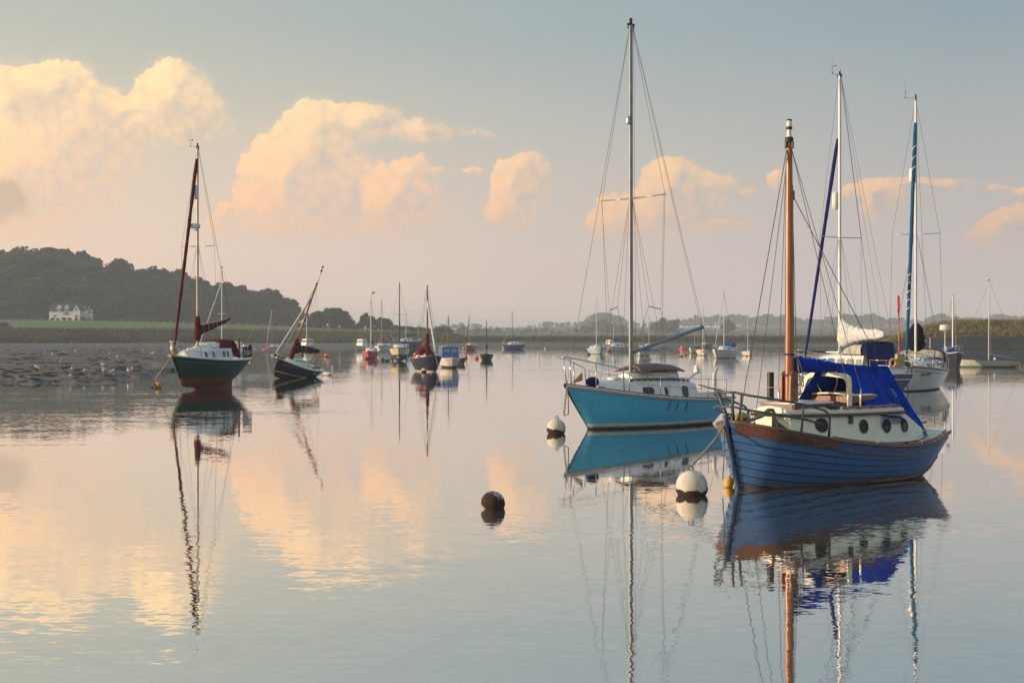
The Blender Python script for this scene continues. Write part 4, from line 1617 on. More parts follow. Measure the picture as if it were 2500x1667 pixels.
# ================================================================== pale blue yacht
def blue_yacht():
    h = Vector((-.766, -.643))
    root = empty('sailing_yacht', (3.88, 40.46, 0), math.atan2(h.y, h.x))
    tag(root, 'sky blue sloop with white cabin and tall grey mast, bare boom raised', 'yacht')
    H = Hull([(-3.05, .60, .76, .06, .55, .5), (-2.25, .86, .74, -.20, .16, .42), (-1.0, 1.05, .79, -.36, 0, .38), (.3, 1.08, .88, -.42, 0, .40),
              (1.5, .86, 1.01, -.42, -.05, .52), (2.5, .44, 1.15, -.38, -.45, .72), (3.2, .05, 1.25, -.28, -1.12, .85)])
    hull_parts(root, H, mat('sky_blue_topsides', (.085, .60, .97), .36, 0, .06, 3.0, dirt=(.09, .26, .38), dirt_amt=.25, coat=.15, streak=.35), M['antiblack'], .03, M['deck'], 30, boot=mat('grey_boot_top', (.42, .44, .40), .5, scum=.10, streak=.4), boot_h=.12)
    H.band(mb := MB(), .925, 1.0, 30, 2, .02, .022, lip=0.0)
    mb.build('sheer_band', M['white'], root, True)
    for v in (.945, .972):
        H.rail(mb := MB(), .006, off=.024, v=v)
        mb.build('cove_line', paint('cove_blue', (.05, .10, .25)), root)
    H.rail(mb := MB(), .022, dz=.012, off=-.03)
    mb.build('toe_rail', M['darkwood'], root, True)
    cab = Cabin([-1.38, -1.1, -.4, .3, .95, 1.5, 2.12], [.66, .70, .74, .72, .58, .42, .25], [.80, .80, .81, .86, .92, 1.0, 1.10],
                [.54, .58, .63, .61, .50, .33, .18], [1.16, 1.20, 1.25, 1.26, 1.25, 1.20, 1.13], .16, .0)
    cab.walls(mb := MB())
    mb.build('cabin', M['white'], root, True, angle=25)
    cab.roof(mb := MB())
    mb.build('cabin_roof', M['white'], root, True, angle=25)
    for s in (1, -1):
        for x, w, hh in ((.62, .19, .10), (-.02, .065, .115), (-.82, .15, .165)):
            cab.pane(mb := MB(), x, .42, w, hh, s, .01, 18, 3.2)
            mb.build('window', M['glass'], root)
        # toothed grab rail
        mb = MB()
        mb.tube([cab.side(x, 1, s, -.10) + Vector((0, 0, .10)) for x in np.linspace(-1.2, 1.1, 12)], .022, 5)
        go = mb.build('grab_rail', M['darkwood'], root, True)
        for x in np.linspace(-1.15, 1.05, 11):
            MB().box(cab.side(x, 1, s, -.10) + Vector((0, 0, .06)), (.06, .035, .08)).build('foot', M['darkwood'], go)
    # raised companionway with its brown cambered cover
    up = Cabin([-.75, .1, .95], [.50, .50, .34], [1.34, 1.38, 1.36], [.42, .42, .26], [1.55, 1.53, 1.42], .09)
    up.walls(mb := MB())
    up.roof(mb)
    mb.build('coach_roof', M['white'], root, True, angle=25)
    rings = []
    for i in range(9):
        t = i / 8
        x = .70 - 1.5 * t
        k = 1.52 + .10 * math.sin(math.pi * (.15 + .7 * t))
        rings.append([Vector((x + .12 * (y / .55) ** 2 * (1 - 2 * t), y, k + .17 * (1 - (y / .55) ** 2))) for y in np.linspace(-.55, .55, 9)] + [Vector((x + .12 * (y / .55) ** 2 * (1 - 2 * t), y, k - .035 + .17 * (1 - (y / .55) ** 2))) for y in np.linspace(.55, -.55, 9)])
    MB().loft(rings, True, True).build('hatch_hood', wood('hood_wood', (.115, .060, .042), .35, .55, axis=1), root, True, angle=40)
    MB().lathe([(.2, 0), (.2, .05), (.15, .08), (.0, .085)], 14, (1.35, .0, 1.34)).build('fore_hatch', M['white'], root, True, angle=40)
    mb = MB().tube([(-1.25, .30, 1.22), (-1.5, .25, 1.36), (-1.85, .12, 1.50)], [.035, .03, .03], 7)
    mb.ball((-1.9, .10, 1.62), .07, 10, 8, (1, 1, 1.5))
    mb.box((-1.92, .10, 1.52), (.16, .12, .13))
    mb.build('winch_stand', M['white'], root, True, angle=50)
    mb = MB().tube([(-2.75, 0, .80), (-2.78, 0, 1.1), (-2.78, .0, 1.42), (-2.86, .0, 1.56), (-2.96, 0, 1.62)], [.055, .06, .055, .045, .03], 8)
    mb.box((-2.82, 0, .84), (.30, .42, .14))
    mb.build('rudder_head', mat('chipped_white_paint', (.52, .58, .64), .6, var=.3, scale=12), root, True, angle=50)
    mb = MB().tube([(-1.45, .66, 1.14), (-2.0, .72, 1.0), (-2.55, .66, .92), (-2.62, .56, .94), (-2.2, .55, 1.02), (-1.45, .58, 1.16)], .013, 6)
    mb.build('coaming_rail', M['darkwood'], root, True)
    MB().box((-2.0, .60, .86), (1.3, .06, .16), Matrix.Rotation(.08, 3, 'Z')).build('cockpit_coaming', M['white'], root)
    MB().box((-2.0, -.60, .86), (1.3, .06, .16), Matrix.Rotation(-.08, 3, 'Z')).build('cockpit_coaming', M['white'], root)
    rails(root, H, [1.55, .55, -.55, -1.45, -2.45], .56, .014)
    pulpit(root, H, 1.75, .74, .12, .020, M['steel'], False, xs_post=(2.45,))
    for s in (1, -1):
        for x in (.2, -.12, -.50):
            mb = MB()
            q0 = H.pt(H.ux(x), 1, s, .02)
            mb.tube([q0 + Vector((0, 0, .20)), q0 + Vector((0, 0, -.02))], .011, 5)
            mb.build('rigging_screw', M['steel'], root)
            mb = MB()
            mb.tube([H.pt(H.ux(x), v, s, .016) for v in (.91, .84, .77, .70)], .010, 5)
            mb.build('chainplate', M['black'], root)
    mast_kit(root, .70, 1.35, 11.3, .066, M['mastgrey'], H, spread=(6.45, 1.25), fore=(3.12, 0, 1.26), back=(-3.0, 0, .80), shroud_x=-.15, r1=.056, wires=.007, light=True, hound=.985)
    mb = MB().lathe([(.06, 0), (.075, .03), (.06, .12), (.075, .2), (.05, .22)], 8, (.80, 0, 8.5))
    mb.build('steaming_light', M['alloy'], root, True)
    w = MB()
    for s in (1, -1):
        stay(w, (.70, s * .07, 6.4), (.62, s * .62, 3.38), .006)
        stay(w, (.62, s * .62, 3.38), (.72, s * .10, 1.95), .008)
        stay(w, (.55, s * 1.02, 3.30), (.66, s * 1.24, 6.45), .005)
        stay(w, (.55, s * 1.02, 3.30), (.62, s * .62, 3.38), .014)
        stay(w, (.2, s * 1.0, .9), (.55, s * 1.02, 3.30), .005)
    stay(w, (-2.22, 0, 2.82), (.62, 0, 11.2), .006)
    stay(w, (-2.2, 0, 2.78), (-2.1, .1, .95), .009)
    stay(w, (.64, .05, 11.2), (.62, .12, 1.6), .006)
    stay(w, (.78, .05, 11.2), (.80, .10, 1.6), .006)
    w.build('lazy_line', M['wire'], root)
    bo = MB().tube([(.62, 0, 2.10), (-2.22, 0, 2.81)], .052, 10).build('boom', mat('blue_grey_boom', (.20, .25, .31), .45, .2, .12, 3), root, True, angle=60)
    mb = MB().tube([(-2.22, 0, 2.81), (-2.26, 0, 2.82)], .06, 10)
    mb.build('boom_end', M['black'], bo)
    mb = MB()
    rr_ = random.Random(11)
    for k in range(10):
        y = rr_.uniform(-.07, .07)
        a, b = rr_.uniform(1.75, 2.1), rr_.uniform(1.42, 1.52)
        mb.tube([(.62, y, a), (.57, y + .03, (a + b) / 2), (.55 + rr_.uniform(-.1, .05), y + .06, b)], .012, 4)
    mb.build('coiled_halyard', mat('pale_blue_rope', (.42, .50, .58), .9, scale=20), root)
    MB().ball((2.35, .18, 1.30), .17, 14, 8, (1.25, .9, .85)).build('navy_fender', M['navycloth'], root, True)
    mb = MB().add([(2.95, .0, 1.27), (2.72, .12, 1.33), (2.60, .06, 1.36), (2.72, -.12, 1.32), (2.58, .02, 1.58)], [(0, 1, 2, 3), (2, 1, 4), (2, 3, 4), (0, 1, 4), (0, 3, 4)])
    mb.build('stowed_anchor', mat('ochre_anchor', (.30, .17, .04), .6), root)
    mb = MB().tube([(2.2, .32, 1.16), (1.98, .30, 1.16)], .02, 6)
    mb.box((2.09, .31, 1.14), (.05, .05, .06))
    mb.build('cleat', M['steel'], root)
    mb = MB()
    chain_mb(mb, [(3.16, .05, 1.2), (3.22, .03, .8), (3.24, .0, .42)], .07, .014)
    mb.build('mooring_chain', mat('pale_chain', (.38, .36, .31), .7), root)
    mb = MB().tube([(3.14, .02, 1.22), (3.12, .05, .8), (3.12, .05, .45), (3.24, .0, .40)], .016, 5)
    mb.build('mooring_rope', M['rope'], root, True)
    return root, H


blue, HB = blue_yacht()

# ================================================================== green yacht aground on the left
def green_yacht():
    root = empty('sailing_yacht', (-15.02, 70.0, 0), R(-112.5))
    root.scale = (.86, 1, 1)
    tag(root, 'dark green yacht aground by the mud, maroon sail covers and maroon cockpit screen', 'yacht')
    H = Hull([(-3.2, .78, 1.49, .66, .60, .46), (-2.2, 1.08, 1.44, .34, .22, .42), (-.8, 1.20, 1.42, .12, 0, .40), (.7, 1.12, 1.46, .10, 0, .42),
              (1.9, .84, 1.53, .12, -.1, .55), (2.7, .44, 1.60, .2, -.35, .72), (3.2, .06, 1.67, .36, -.75, .85)])
    green = paint('bottle_green', (.006, .042, .028), .45)
    hull_parts(root, H, green, M['anti'], .56, M['white'], 26, stripe=mat('pale_line', (.22, .27, .18), .5), stripe_v=(.845, .855), rail=M['white'], rail_r=.045)
    mb = MB()
    mb.slab([(1.35, 0, .25), (1.15, 0, -.55), (-2.3, 0, -.55), (-2.45, 0, .40), (-.8, 0, .20)], .16)
    mb.build('keel', M['anti'], root)
    cab = Cabin([-1.2, -.9, 0, .9, 1.7, 2.45], [.86, .90, .92, .86, .66, .40], [1.45, 1.45, 1.46, 1.50, 1.56, 1.60], [.74, .78, .80, .72, .50, .26], [1.98, 1.98, 1.96, 1.92, 1.84, 1.70], .16, .1)
    cab.walls(mb := MB())
    mb.build('cabin', M['white'], root, True, angle=25)
    cab.roof(mb := MB())
    mb.build('cabin_roof', M['white'], root, True, angle=25)
    up = Cabin([-1.15, -.6, .3, 1.0], [.62, .62, .6, .42], [2.06, 2.07, 2.04, 1.98], [.5, .5, .46, .3], [2.22, 2.24, 2.2, 2.05], .08, .2)
    up.walls(mb := MB())
    up.roof(mb)
    mb.build('coach_roof', M['white'], root, True, angle=25)
    for s in (1, -1):
        for x, w in ((1.25, .075), (.70, .07), (-.25, .15), (-.65, .12)):
            cab.pane(mb := MB(), x, .50, w, .145, s, .01, 14, 4)
            mb.build('window', M['glass'], root)
    hood(root, -.15, -1.35, .72, 2.02, .42, M['maroon'])
    MB().grid([[(-1.35 - .75 * t, s, 2.40 - .85 * t ** 1.4 + .05 * math.cos(3 * s)) for s in np.linspace(-.78, .78, 9)] for t in np.linspace(0, 1, 9)]).build('cockpit_tent', M['maroon'], root, True)
    # cockpit screens with the yacht's name
    for s in (1, -1):
        xs_ = np.linspace(-1.98, -3.12, 8)
        sp = lambda x, dz: Vector((x, s * (.98 - .10 * (-1.98 - x)), H.sheer(x).z + dz))
        P = [[sp(x, .06), sp(x, .60 + .02 * math.sin(i * 1.5) + .10 * (i / 7) ** 2)] for i, x in enumerate(xs_)]
        P2 = [[p + Vector((0, -.015 * s, 0)) for p in r_] for r_ in P]
        so = MB().grid(P).grid(P2).build('cockpit_screen', M['maroon'], root, True)
        if s == 1:
            vs, fs = text_mesh('TORCELLO', .25, bold=.006, spacing=1.0)
            wmax = max(v[0] for v in vs)
            out = []
            for a, b, _ in vs:
                x = -2.20 - a / wmax * .74
                q = sp(x, .22 + b * 1.05)
                out.append(q + Vector((.004, .02, 0)))
            MB().add(out, fs).build('lettering', mat('white_lettering', (.75, .75, .75), .6), so)
    rails(root, H, [1.9, .9, -.4, -1.95], .58, .014)
    pulpit(root, H, 1.95, .66, .15, .018, M['steel'], True, xs_post=(2.6,))
    pushpit(root, H, -2.5, .62)
    mast_kit(root, .9, 2.05, 11.8, .068, M['masttan'], H, spread=(6.98, .95), fore=None, back=(-3.1, 0, 1.55), shroud_x=-.1, r1=.055, wires=.008, vane=-.42, hound=.97)
    roller(mb := MB(), (.98, 0, 11.2), (3.05, 0, 2.15), .085, 30)
    mb.build('furled_genoa', M['maroon'], root, True)
    mb = MB().lathe([(.05, 0), (.16, .03), (.16, .07), (.07, .12), (.07, .22)], 10, (3.08, 0, 1.86))
    mb.tube([(3.06, 0, 1.68), (3.08, 0, 1.9)], .04, 6)
    mb.build('furling_drum', mat('buff_metal', (.35, .30, .20), .5), root, True, angle=40)
    mb = MB().slab([(3.22, .04, 1.70), (3.34, .04, 1.92), (3.36, .04, 2.30), (3.24, .04, 2.32), (3.14, .04, 2.0)], .09)
    mb.build('bow_anchor', mat('buff_anchor', (.34, .30, .20), .5), root)
    MB().box((3.30, 0, 1.66), (.5, .22, .1)).build('bow_roller', mat('buff_metal', (.35, .30, .20)), root)
    bo = MB().tube([(.85, 0, 2.72), (-2.35, 0, 3.40)], .05, 8).build('boom', M['alloy'], root, True)
    bundle(mb := MB(), (.95, 0, 2.78), (-2.35, 0, 3.42), [(0, .20), (.10, .24), (.3, .18), (.6, .125), (1, .07)], .6, 8, 30, .02, .1)
    so = mb.build('sail_cover', M['maroon'], root, True)
    roller(mb := MB(), (.93, 0, 2.35), (.90, 0, 3.55), .17, 10, .15, 3)
    mb.build('luff_cover', M['maroon'], so, True)
    for t in (.12, .28, .42, .56, .7, .84):
        mb = MB()
        c = Vector((.95, 0, 2.80)).lerp(Vector((-2.35, 0, 3.44)), t)
        rr = interp([0, .10, .3, .6, 1], [.21, .26, .2, .14, .085], t)
        mb.tube([c + Vector((0, rr * .68 * math.cos(a), rr * .25 + rr * math.sin(a))) for a in np.linspace(0, 6.283, 11)], .012, 4)
        mb.build('cover_tie', M['rope'], so)
    w = MB()
    stay(w, (-2.35, 0, 3.4), (-2.4, 0, 1.9), .008)
    stay(w, (-2.35, 0, 3.45), (.8, 0, 11.7), .006)
    w.build('mainsheet', M['wire'], root)
    mb = MB().lathe([(.0, 0), (.32, .0), (.34, .06), (.32, .2), (.0, .24)], 14, (1.28, 0, 7.82))
    mb.box((1.08, 0, 7.75), (.4, .1, .06))
    mb.build('radar_dome', M['white'], root, True, angle=40)
    MB().lathe([(.0, 0), (.11, .0), (.13, .05), (.13, .62), (.11, .66), (.0, .66)], 12, (1.12, .0, 9.25)).build('radar_reflector', M['white'], root, True, angle=40)
    MB().tube([(-2.75, .3, 1.5), (-2.75, .3, 2.5)], .06, 8).build('ensign_staff', M['darkwood'], root, True)
    mb = MB()
    mb.tube([(3.25, -.06, 1.64), (2.6, -.85, 1.15), (1.8, -1.7, .75), (1.10, -2.36, .46)], .028, 5)
    mb.build('mooring_rope', mat('tan_rope', (.34, .27, .17), .9, scale=20), root, True)  # tan fibre colour, varied by noise only
    return root


green_yacht()

# ================================================================== heeled navy day boat
def heeled_boat():
    root = empty('day_boat', (X(716, 90), 90.0, -.13), R(-112), -R(19), -R(5.5))
    tag(root, 'navy day boat heeled over on the shallows, leaning varnished mast and maroon sail', 'boat')
    H = Hull([(-2.35, .62, 1.05, .30, .45, .5), (-1.5, .88, 1.0, .05, .15, .42), (-.3, 1.0, .99, -.06, 0, .42), (.8, .95, 1.04, -.06, 0, .46),
              (1.7, .68, 1.12, -.02, 0, .58), (2.25, .36, 1.18, .04, -.05, .72), (2.55, .06, 1.22, .1, -.16, .88)])
    hull_parts(root, H, paint('deep_navy', (.011, .015, .038), .35), M['antiblack'], .36, M['palegreen'], 24, boot=mat('cream_boot_top', (.62, .58, .36), .5), boot_h=.07, rail=M['palegreen'], rail_r=.03)
    cab = Cabin([-.6, 0, .8, 1.5], [.62, .66, .56, .34], [1.0, 1.0, 1.05, 1.1], [.50, .54, .44, .22], [1.25, 1.28, 1.28, 1.2], .1, .15)
    cab.walls(mb := MB())
    cab.roof(mb)
    mb.build('cabin', M['palegreen'], root, True, angle=25)
    mb = MB().box((-1.35, 0, 1.03), (1.3, 1.0, .03))
    mb.build('cockpit_sole', M['deck'], root)
    for s in (1, -1):
        mb = MB().tube([H.sheer(x, .30, .12, s) for x in (-.6, -1.2, -2.0)], .035, 6)
        mb.build('coaming', M['darkwood'], root, True)
        mb = MB().tube([cab.side(x, 1, s, -.06) + Vector((0, 0, .06)) for x in (-.5, .1, .6, 1.0)], .022, 5)
        mb.build('grab_rail', M['darkwood'], root, True)
    cab.pane(mb := MB(), -.2, .5, .16, .06, 1, .01, 12, 4)
    mb.build('window', M['glass'], root)
    MB().box((-1.95, .30, 1.09), (.30, .22, .06)).build('locker_lid', M['black'], root)
    MB().tube([(1.15, 0, 1.0), (1.15, 0, 4.2), (1.15, 0, 6.25)], [.065, .062, .045], 10).build('mast', wood('varnished_mast', (.30, .085, .03), .35, .35, 2), root, True)
    MB().tube([(1.15, 0, 6.25), (1.15, 0, 7.05)], [.045, .035], 8).build('topmast', M['white'], root, True)
    mb = MB().lathe([(.06, 6.2), (.07, 6.22), (.07, 6.30), (.05, 6.32)], 8, (1.15, 0, 0))
    mb.lathe([(.05, 7.05), (.06, 7.06), (.06, 7.2), (.03, 7.22)], 8, (1.15, 0, 0))
    mb.lathe([(.05, 7.3), (.06, 7.31), (.06, 7.42), (.03, 7.44)], 8, (1.15, 0, 0))
    mb.tube([(1.15, 0, 7.0), (1.15, 0, 7.35)], .012, 4)
    mb.build('masthead_fitting', M['black'], root)
    roller(mb := MB(), (1.2, 0, 5.4), (3.05, 0, 1.42), .062, 24, .08)
    mb.build('furled_jib', M['whitecloth'], root, True)
    MB().tube([(1.9, 0, 1.22), (3.15, 0, 1.36)], [.05, .042], 8).build('bowsprit', M['teak'], root, True)
    MB().lathe([(.03, 0), (.09, .02), (.09, .06), (.03, .1)], 8, (3.05, 0, 1.36)).build('furling_drum', M['black'], root)
    w = MB()
    stay(w, (1.15, 0, 6.2), (2.3, -.1, 1.2), .010)
    stay(w, (1.15, 0, 6.2), (2.5, .05, 1.2), .018)
    for s in (1, -1):
        stay(w, (1.15, s * .06, 6.1), (.8, s * .9, 1.05), .008)
        stay(w, (1.15, s * .06, 5.2), (.9, s * .9, 1.05), .007)
    stay(w, (-1.95, 0, 2.02), (1.12, 0, 6.1), .006)
    stay(w, (-1.95, 0, 1.98), (-2.25, .3, 1.08), .008)
    stay(w, (.9, .05, 2.6), (.1, .3, 1.32), .015)
    w.build('rigging', M['rope'], root)
    MB().tube([(1.1, 0, 1.92), (-1.95, 0, 2.02)], .045, 8).build('boom', M['darkwood'], root, True)
    bundle(mb := MB(), (1.1, 0, 1.95), (-1.95, 0, 2.05), [(0, .36), (.10, .36), (.22, .24), (.6, .20), (.9, .15), (1, .08)], .55, 12, 26, .03, .1)
    so = mb.build('sail_cover', M['maroon'], root, True)
    roller(mb := MB(), (1.16, 0, 1.25), (1.14, 0, 2.65), .17, 8, .12, 3)
    mb.build('luff_cover', M['maroon'], so, True)
    # gallows the boom rests in
    mb = MB()
    for y in (-.16, .16):
        mb.tube([(-1.62, y * 1.4, 1.02), (-1.80, y * .6, 1.98)], .028, 5)
    for k in range(4):
        z = 1.2 + k * .22
        mb.tube([(-1.64 - .17 * (k + .6) / 4, -.19 + .025 * k, z), (-1.64 - .17 * (k + .6) / 4, .19 - .025 * k, z)], .024, 5)
    mb.build('boom_crutch', M['darkwood'], root)
    ring = MB().tube([H.at(-.75 + .09 * math.cos(a), .78 + .10 * math.sin(a), 1, .02) for a in np.linspace(0, 6.283, 13)], .02, 5)
    ring.build('hull_vent', M['white'], root)
    vs, fs = text_mesh('Jenny Jumping', .17, shear=.3)
    H.text(mb := MB(), vs, fs, 2.22, .92, -1, 1, .012, slope=0.0)
    mb.build('name_lettering', mat('faded_lettering', (.40, .41, .44), .6), root)
    vs, fs = text_mesh('Woodbridge', .09, shear=.2)
    H.text(mb := MB(), vs, fs, 2.1, .78, -1, 1, .012, slope=0.0)
    mb.build('port_lettering', mat('dim_lettering', (.14, .15, .18), .6), root)
    mb = MB()
    chain_mb(mb, [(2.6, .05, 1.18), (2.8, .05, .6), (2.75, .05, .2)], .09, .014)
    mb.build('mooring_chain', M['galv'], root)
    return root


heeled_boat()

# ================================================================== white yacht bow-on at the right
def white_yacht():
    a = R(-113)
    hx, hy = math.cos(a), math.sin(a)
    root = empty('sailing_yacht', (18.45 - 3.62 * hx, 66.3 - 3.62 * hy, 0), a)
    tag(root, 'white yacht seen bow on, blue furled genoa and navy cockpit hood with clear windows', 'yacht')
    H = Hull([(-4.2, .95, .95, .02, .4, .42), (-3.0, 1.18, .90, -.2, .1, .36), (-1.2, 1.32, .90, -.3, 0, .34), (.8, 1.30, .97, -.35, 0, .36),
              (2.3, 1.02, 1.06, -.35, 0, .45), (3.4, .56, 1.14, -.3, -.12, .62), (4.2, .05, 1.21, -.2, -.62, .85)])
    hull_parts(root, H, paint('white_topsides', (.70, .70, .66), .3), M['antiblack'], .07, M['white'], 28, boot=None, rail=wood('teak_rail', (.30, .13, .06), .3, .5), rail_r=.05)
    H.band(mb := MB(), .85, .872, 20, 1, .006, .006, u0=.40, u1=.90, lip=0.0)
    mb.build('stripe', paint('stripe_blue', (.03, .06, .22)), root)
    vs, fs = text_mesh('KALYPSO', .20, shear=.32, bold=.006)
    H.text(mb := MB(), vs, fs, 3.25, .72, -1, 1, .010)
    mb.build('name_lettering', mat('black_lettering', (.02, .02, .02), .5), root)
    cab = Cabin([-1.6, -.6, .6, 1.6, 2.6], [.95, .98, .94, .74, .42], [.95, .95, .99, 1.04, 1.1], [.82, .85, .80, .58, .28], [1.42, 1.42, 1.40, 1.36, 1.22], .12, .3)
    cab.walls(mb := MB())
    mb.build('cabin', M['white'], root, True, angle=25)
    cab.roof(mb := MB())
    mb.build('cabin_roof', M['white'], root, True, angle=25)
    for s in (1, -1):
        for x in (1.4, .6, -.4):
            cab.pane(mb := MB(), x, .5, .28, .09, s, .01, 14, 4)
            mb.build('window', M['glass'], root)
        mb = MB().tube([cab.side(x, 1, s, -.14) + Vector((0, 0, .10)) for x in np.linspace(-1.4, 1.4, 8)], .025, 5)
        for x in np.linspace(-1.3, 1.3, 7):
            mb.box(cab.side(x, 1, s, -.14) + Vector((0, 0, .05)), (.06, .04, .1))
        mb.build('grab_rail', M['varnish'], root)
    MB().box((1.4, 0, 1.50), (.6, .6, .08)).build('fore_hatch', M['white'], root)
    # wide cockpit hood with three clear windows in its face
    def arch(x, w, z0, h, n=17):
        return [Vector((x, w * math.copysign(abs(math.cos(t)) ** .5, math.cos(t)), z0 + h * math.sin(t) ** .55)) for t in np.linspace(0, math.pi, n)]
    A0, A1, A2, A3 = arch(-1.0, 1.10, 1.38, .10), arch(-1.25, 1.12, 1.32, .62), arch(-1.55, 1.14, 1.28, .70), arch(-2.9, 1.12, 1.1, .85)
    A3 = [Vector((p.x, p.y, p.z)) for p in A3]
    ho = MB().loft([A0, A1, A2, A3], closed=False).build('cockpit_hood', M['navycloth'], root, True, angle=40)
    for (i0, i1) in ((1, 6), (6, 11), (11, 16)):
        P = []
        for t in (.12, .4, .7, .93):
            r_ = []
            for k in range(7):
                f = i0 + .12 + (i1 - i0 - .24) * k / 6
                j = int(min(f, 15))
                p0 = A0[j].lerp(A0[j + 1], f - j)
                p1 = A1[j].lerp(A1[j + 1], f - j)
                r_.append(p0.lerp(p1, t) + Vector((.03, 0, .02)))
            P.append(r_)
        MB().grid(P).build('clear_panel', M['clear'], ho, True)
    pulpit(root, H, 2.5, .66, .1, .018, M['steel'], True, xs_post=(3.2,))
    rails(root, H, [2.3, .9, -.6, -2.2], .58, .013)
    MB().box((-2.0, 1.12, 1.5), (.06, .06, 1.2)).build('fender_post', M['white'], root)
    mast_kit(root, .75, 1.45, 14.1, .075, M['mastwhite'], H, spread=(7.55, 1.12), fore=None, back=(-4.1, 0, 1.0), shroud_x=-.15, r1=.065, wires=.008, vane=-.5, hound=.96)
    roller(mb := MB(), (.86, 0, 12.9), (3.95, 0, 1.75), .088, 34, .06)
    fg = mb.build('furled_genoa', M['bluestrip'], root, True)
    mb = MB()
    a0, b0 = Vector((.86, 0, 12.9)), Vector((3.95, 0, 1.75))
    d0 = (b0 - a0).normalized()
    sx = d0.cross(Vector((0, 1, 0))).normalized()
    def helix(t0, t1, turns):
        out = []
        for i in range(int(turns * 10) + 1):
            t = t0 + (t1 - t0) * i / (turns * 10)
            an = 2 * math.pi * turns * (t - t0) / (t1 - t0)
            out.append(a0.lerp(b0, t) + (Vector((0, 1, 0)) * math.cos(an) + sx * math.sin(an)) * .094)
        return out
    mb.tube(helix(.10, .24, 3), .028, 5)
    mb.build('white_edge', M['whitecloth'], fg, True)
    mb = MB()
    mb.tube(helix(.66, .82, 4.5), .028, 5)
    mb.build('white_edge', M['whitecloth'], fg, True)
    MB().lathe([(.04, 0), (.12, .02), (.12, .06), (.05, .08), (.05, .25)], 10, (4.02, 0, 1.45)).build('furling_drum', M['black'], root)
    MB().lathe([(.0, 0), (.13, .0), (.16, .06), (.16, .58), (.13, .64), (.0, .64)], 12, (.98, -.12, 10.05)).build('radar_reflector', M['white'], root, True, angle=40)
    # stowed mainsail end in its dark cover behind the mast
    bundle(mb := MB(), (.55, 0, 2.35), (-2.7, 0, 2.5), [(0, .70), (.08, .62), (.3, .3), (.7, .2), (1, .1)], .62, 15, 22, .0, .05)
    mb.build('sail_cover', M['blackcloth'], root, True)
    MB().tube([(.7, 0, 2.2), (-2.9, 0, 2.35)], .06, 8).build('boom', M['mastwhite'], root, True)
    mb = MB().ball((4.25, 0, 1.30), .17, 10, 8, (1.2, 1.25, .8))
    mb.tube([(4.0, 0, 1.2), (4.35, 0, 1.35)], .05, 6)
    mb.build('bow_anchor', mat('mossy_anchor', (.085, .08, .05), .8, var=.4, scale=12, bump=.5), root, True)
    mb = MB().tube([(-3.6, .9, 1.0), (-3.6, .9, 2.9)], .022, 6)
    mb.tube([(-3.6, .9, 1.85), (-3.85, .7, 1.0)], .022, 6)
    po = mb.build('radar_pole', M['white'], root, True)
    MB().lathe([(0, 0), (.25, 0), (.27, .06), (.25, .26), (.0, .3)], 14, (-3.6, .9, 2.9)).build('radar_dome', M['white'], po, True, angle=40)
    mb = MB().tube([(-3.3, .2, 1.5), (-3.3, .2, 2.5)], .02, 5)
    mb.ball((-3.3, .2, 1.75), .1, 8, 6)
    mb.build('stern_aerial', M['white'], root, True)
    pushpit(root, H, -3.3, .62)
    return root


white_yacht()

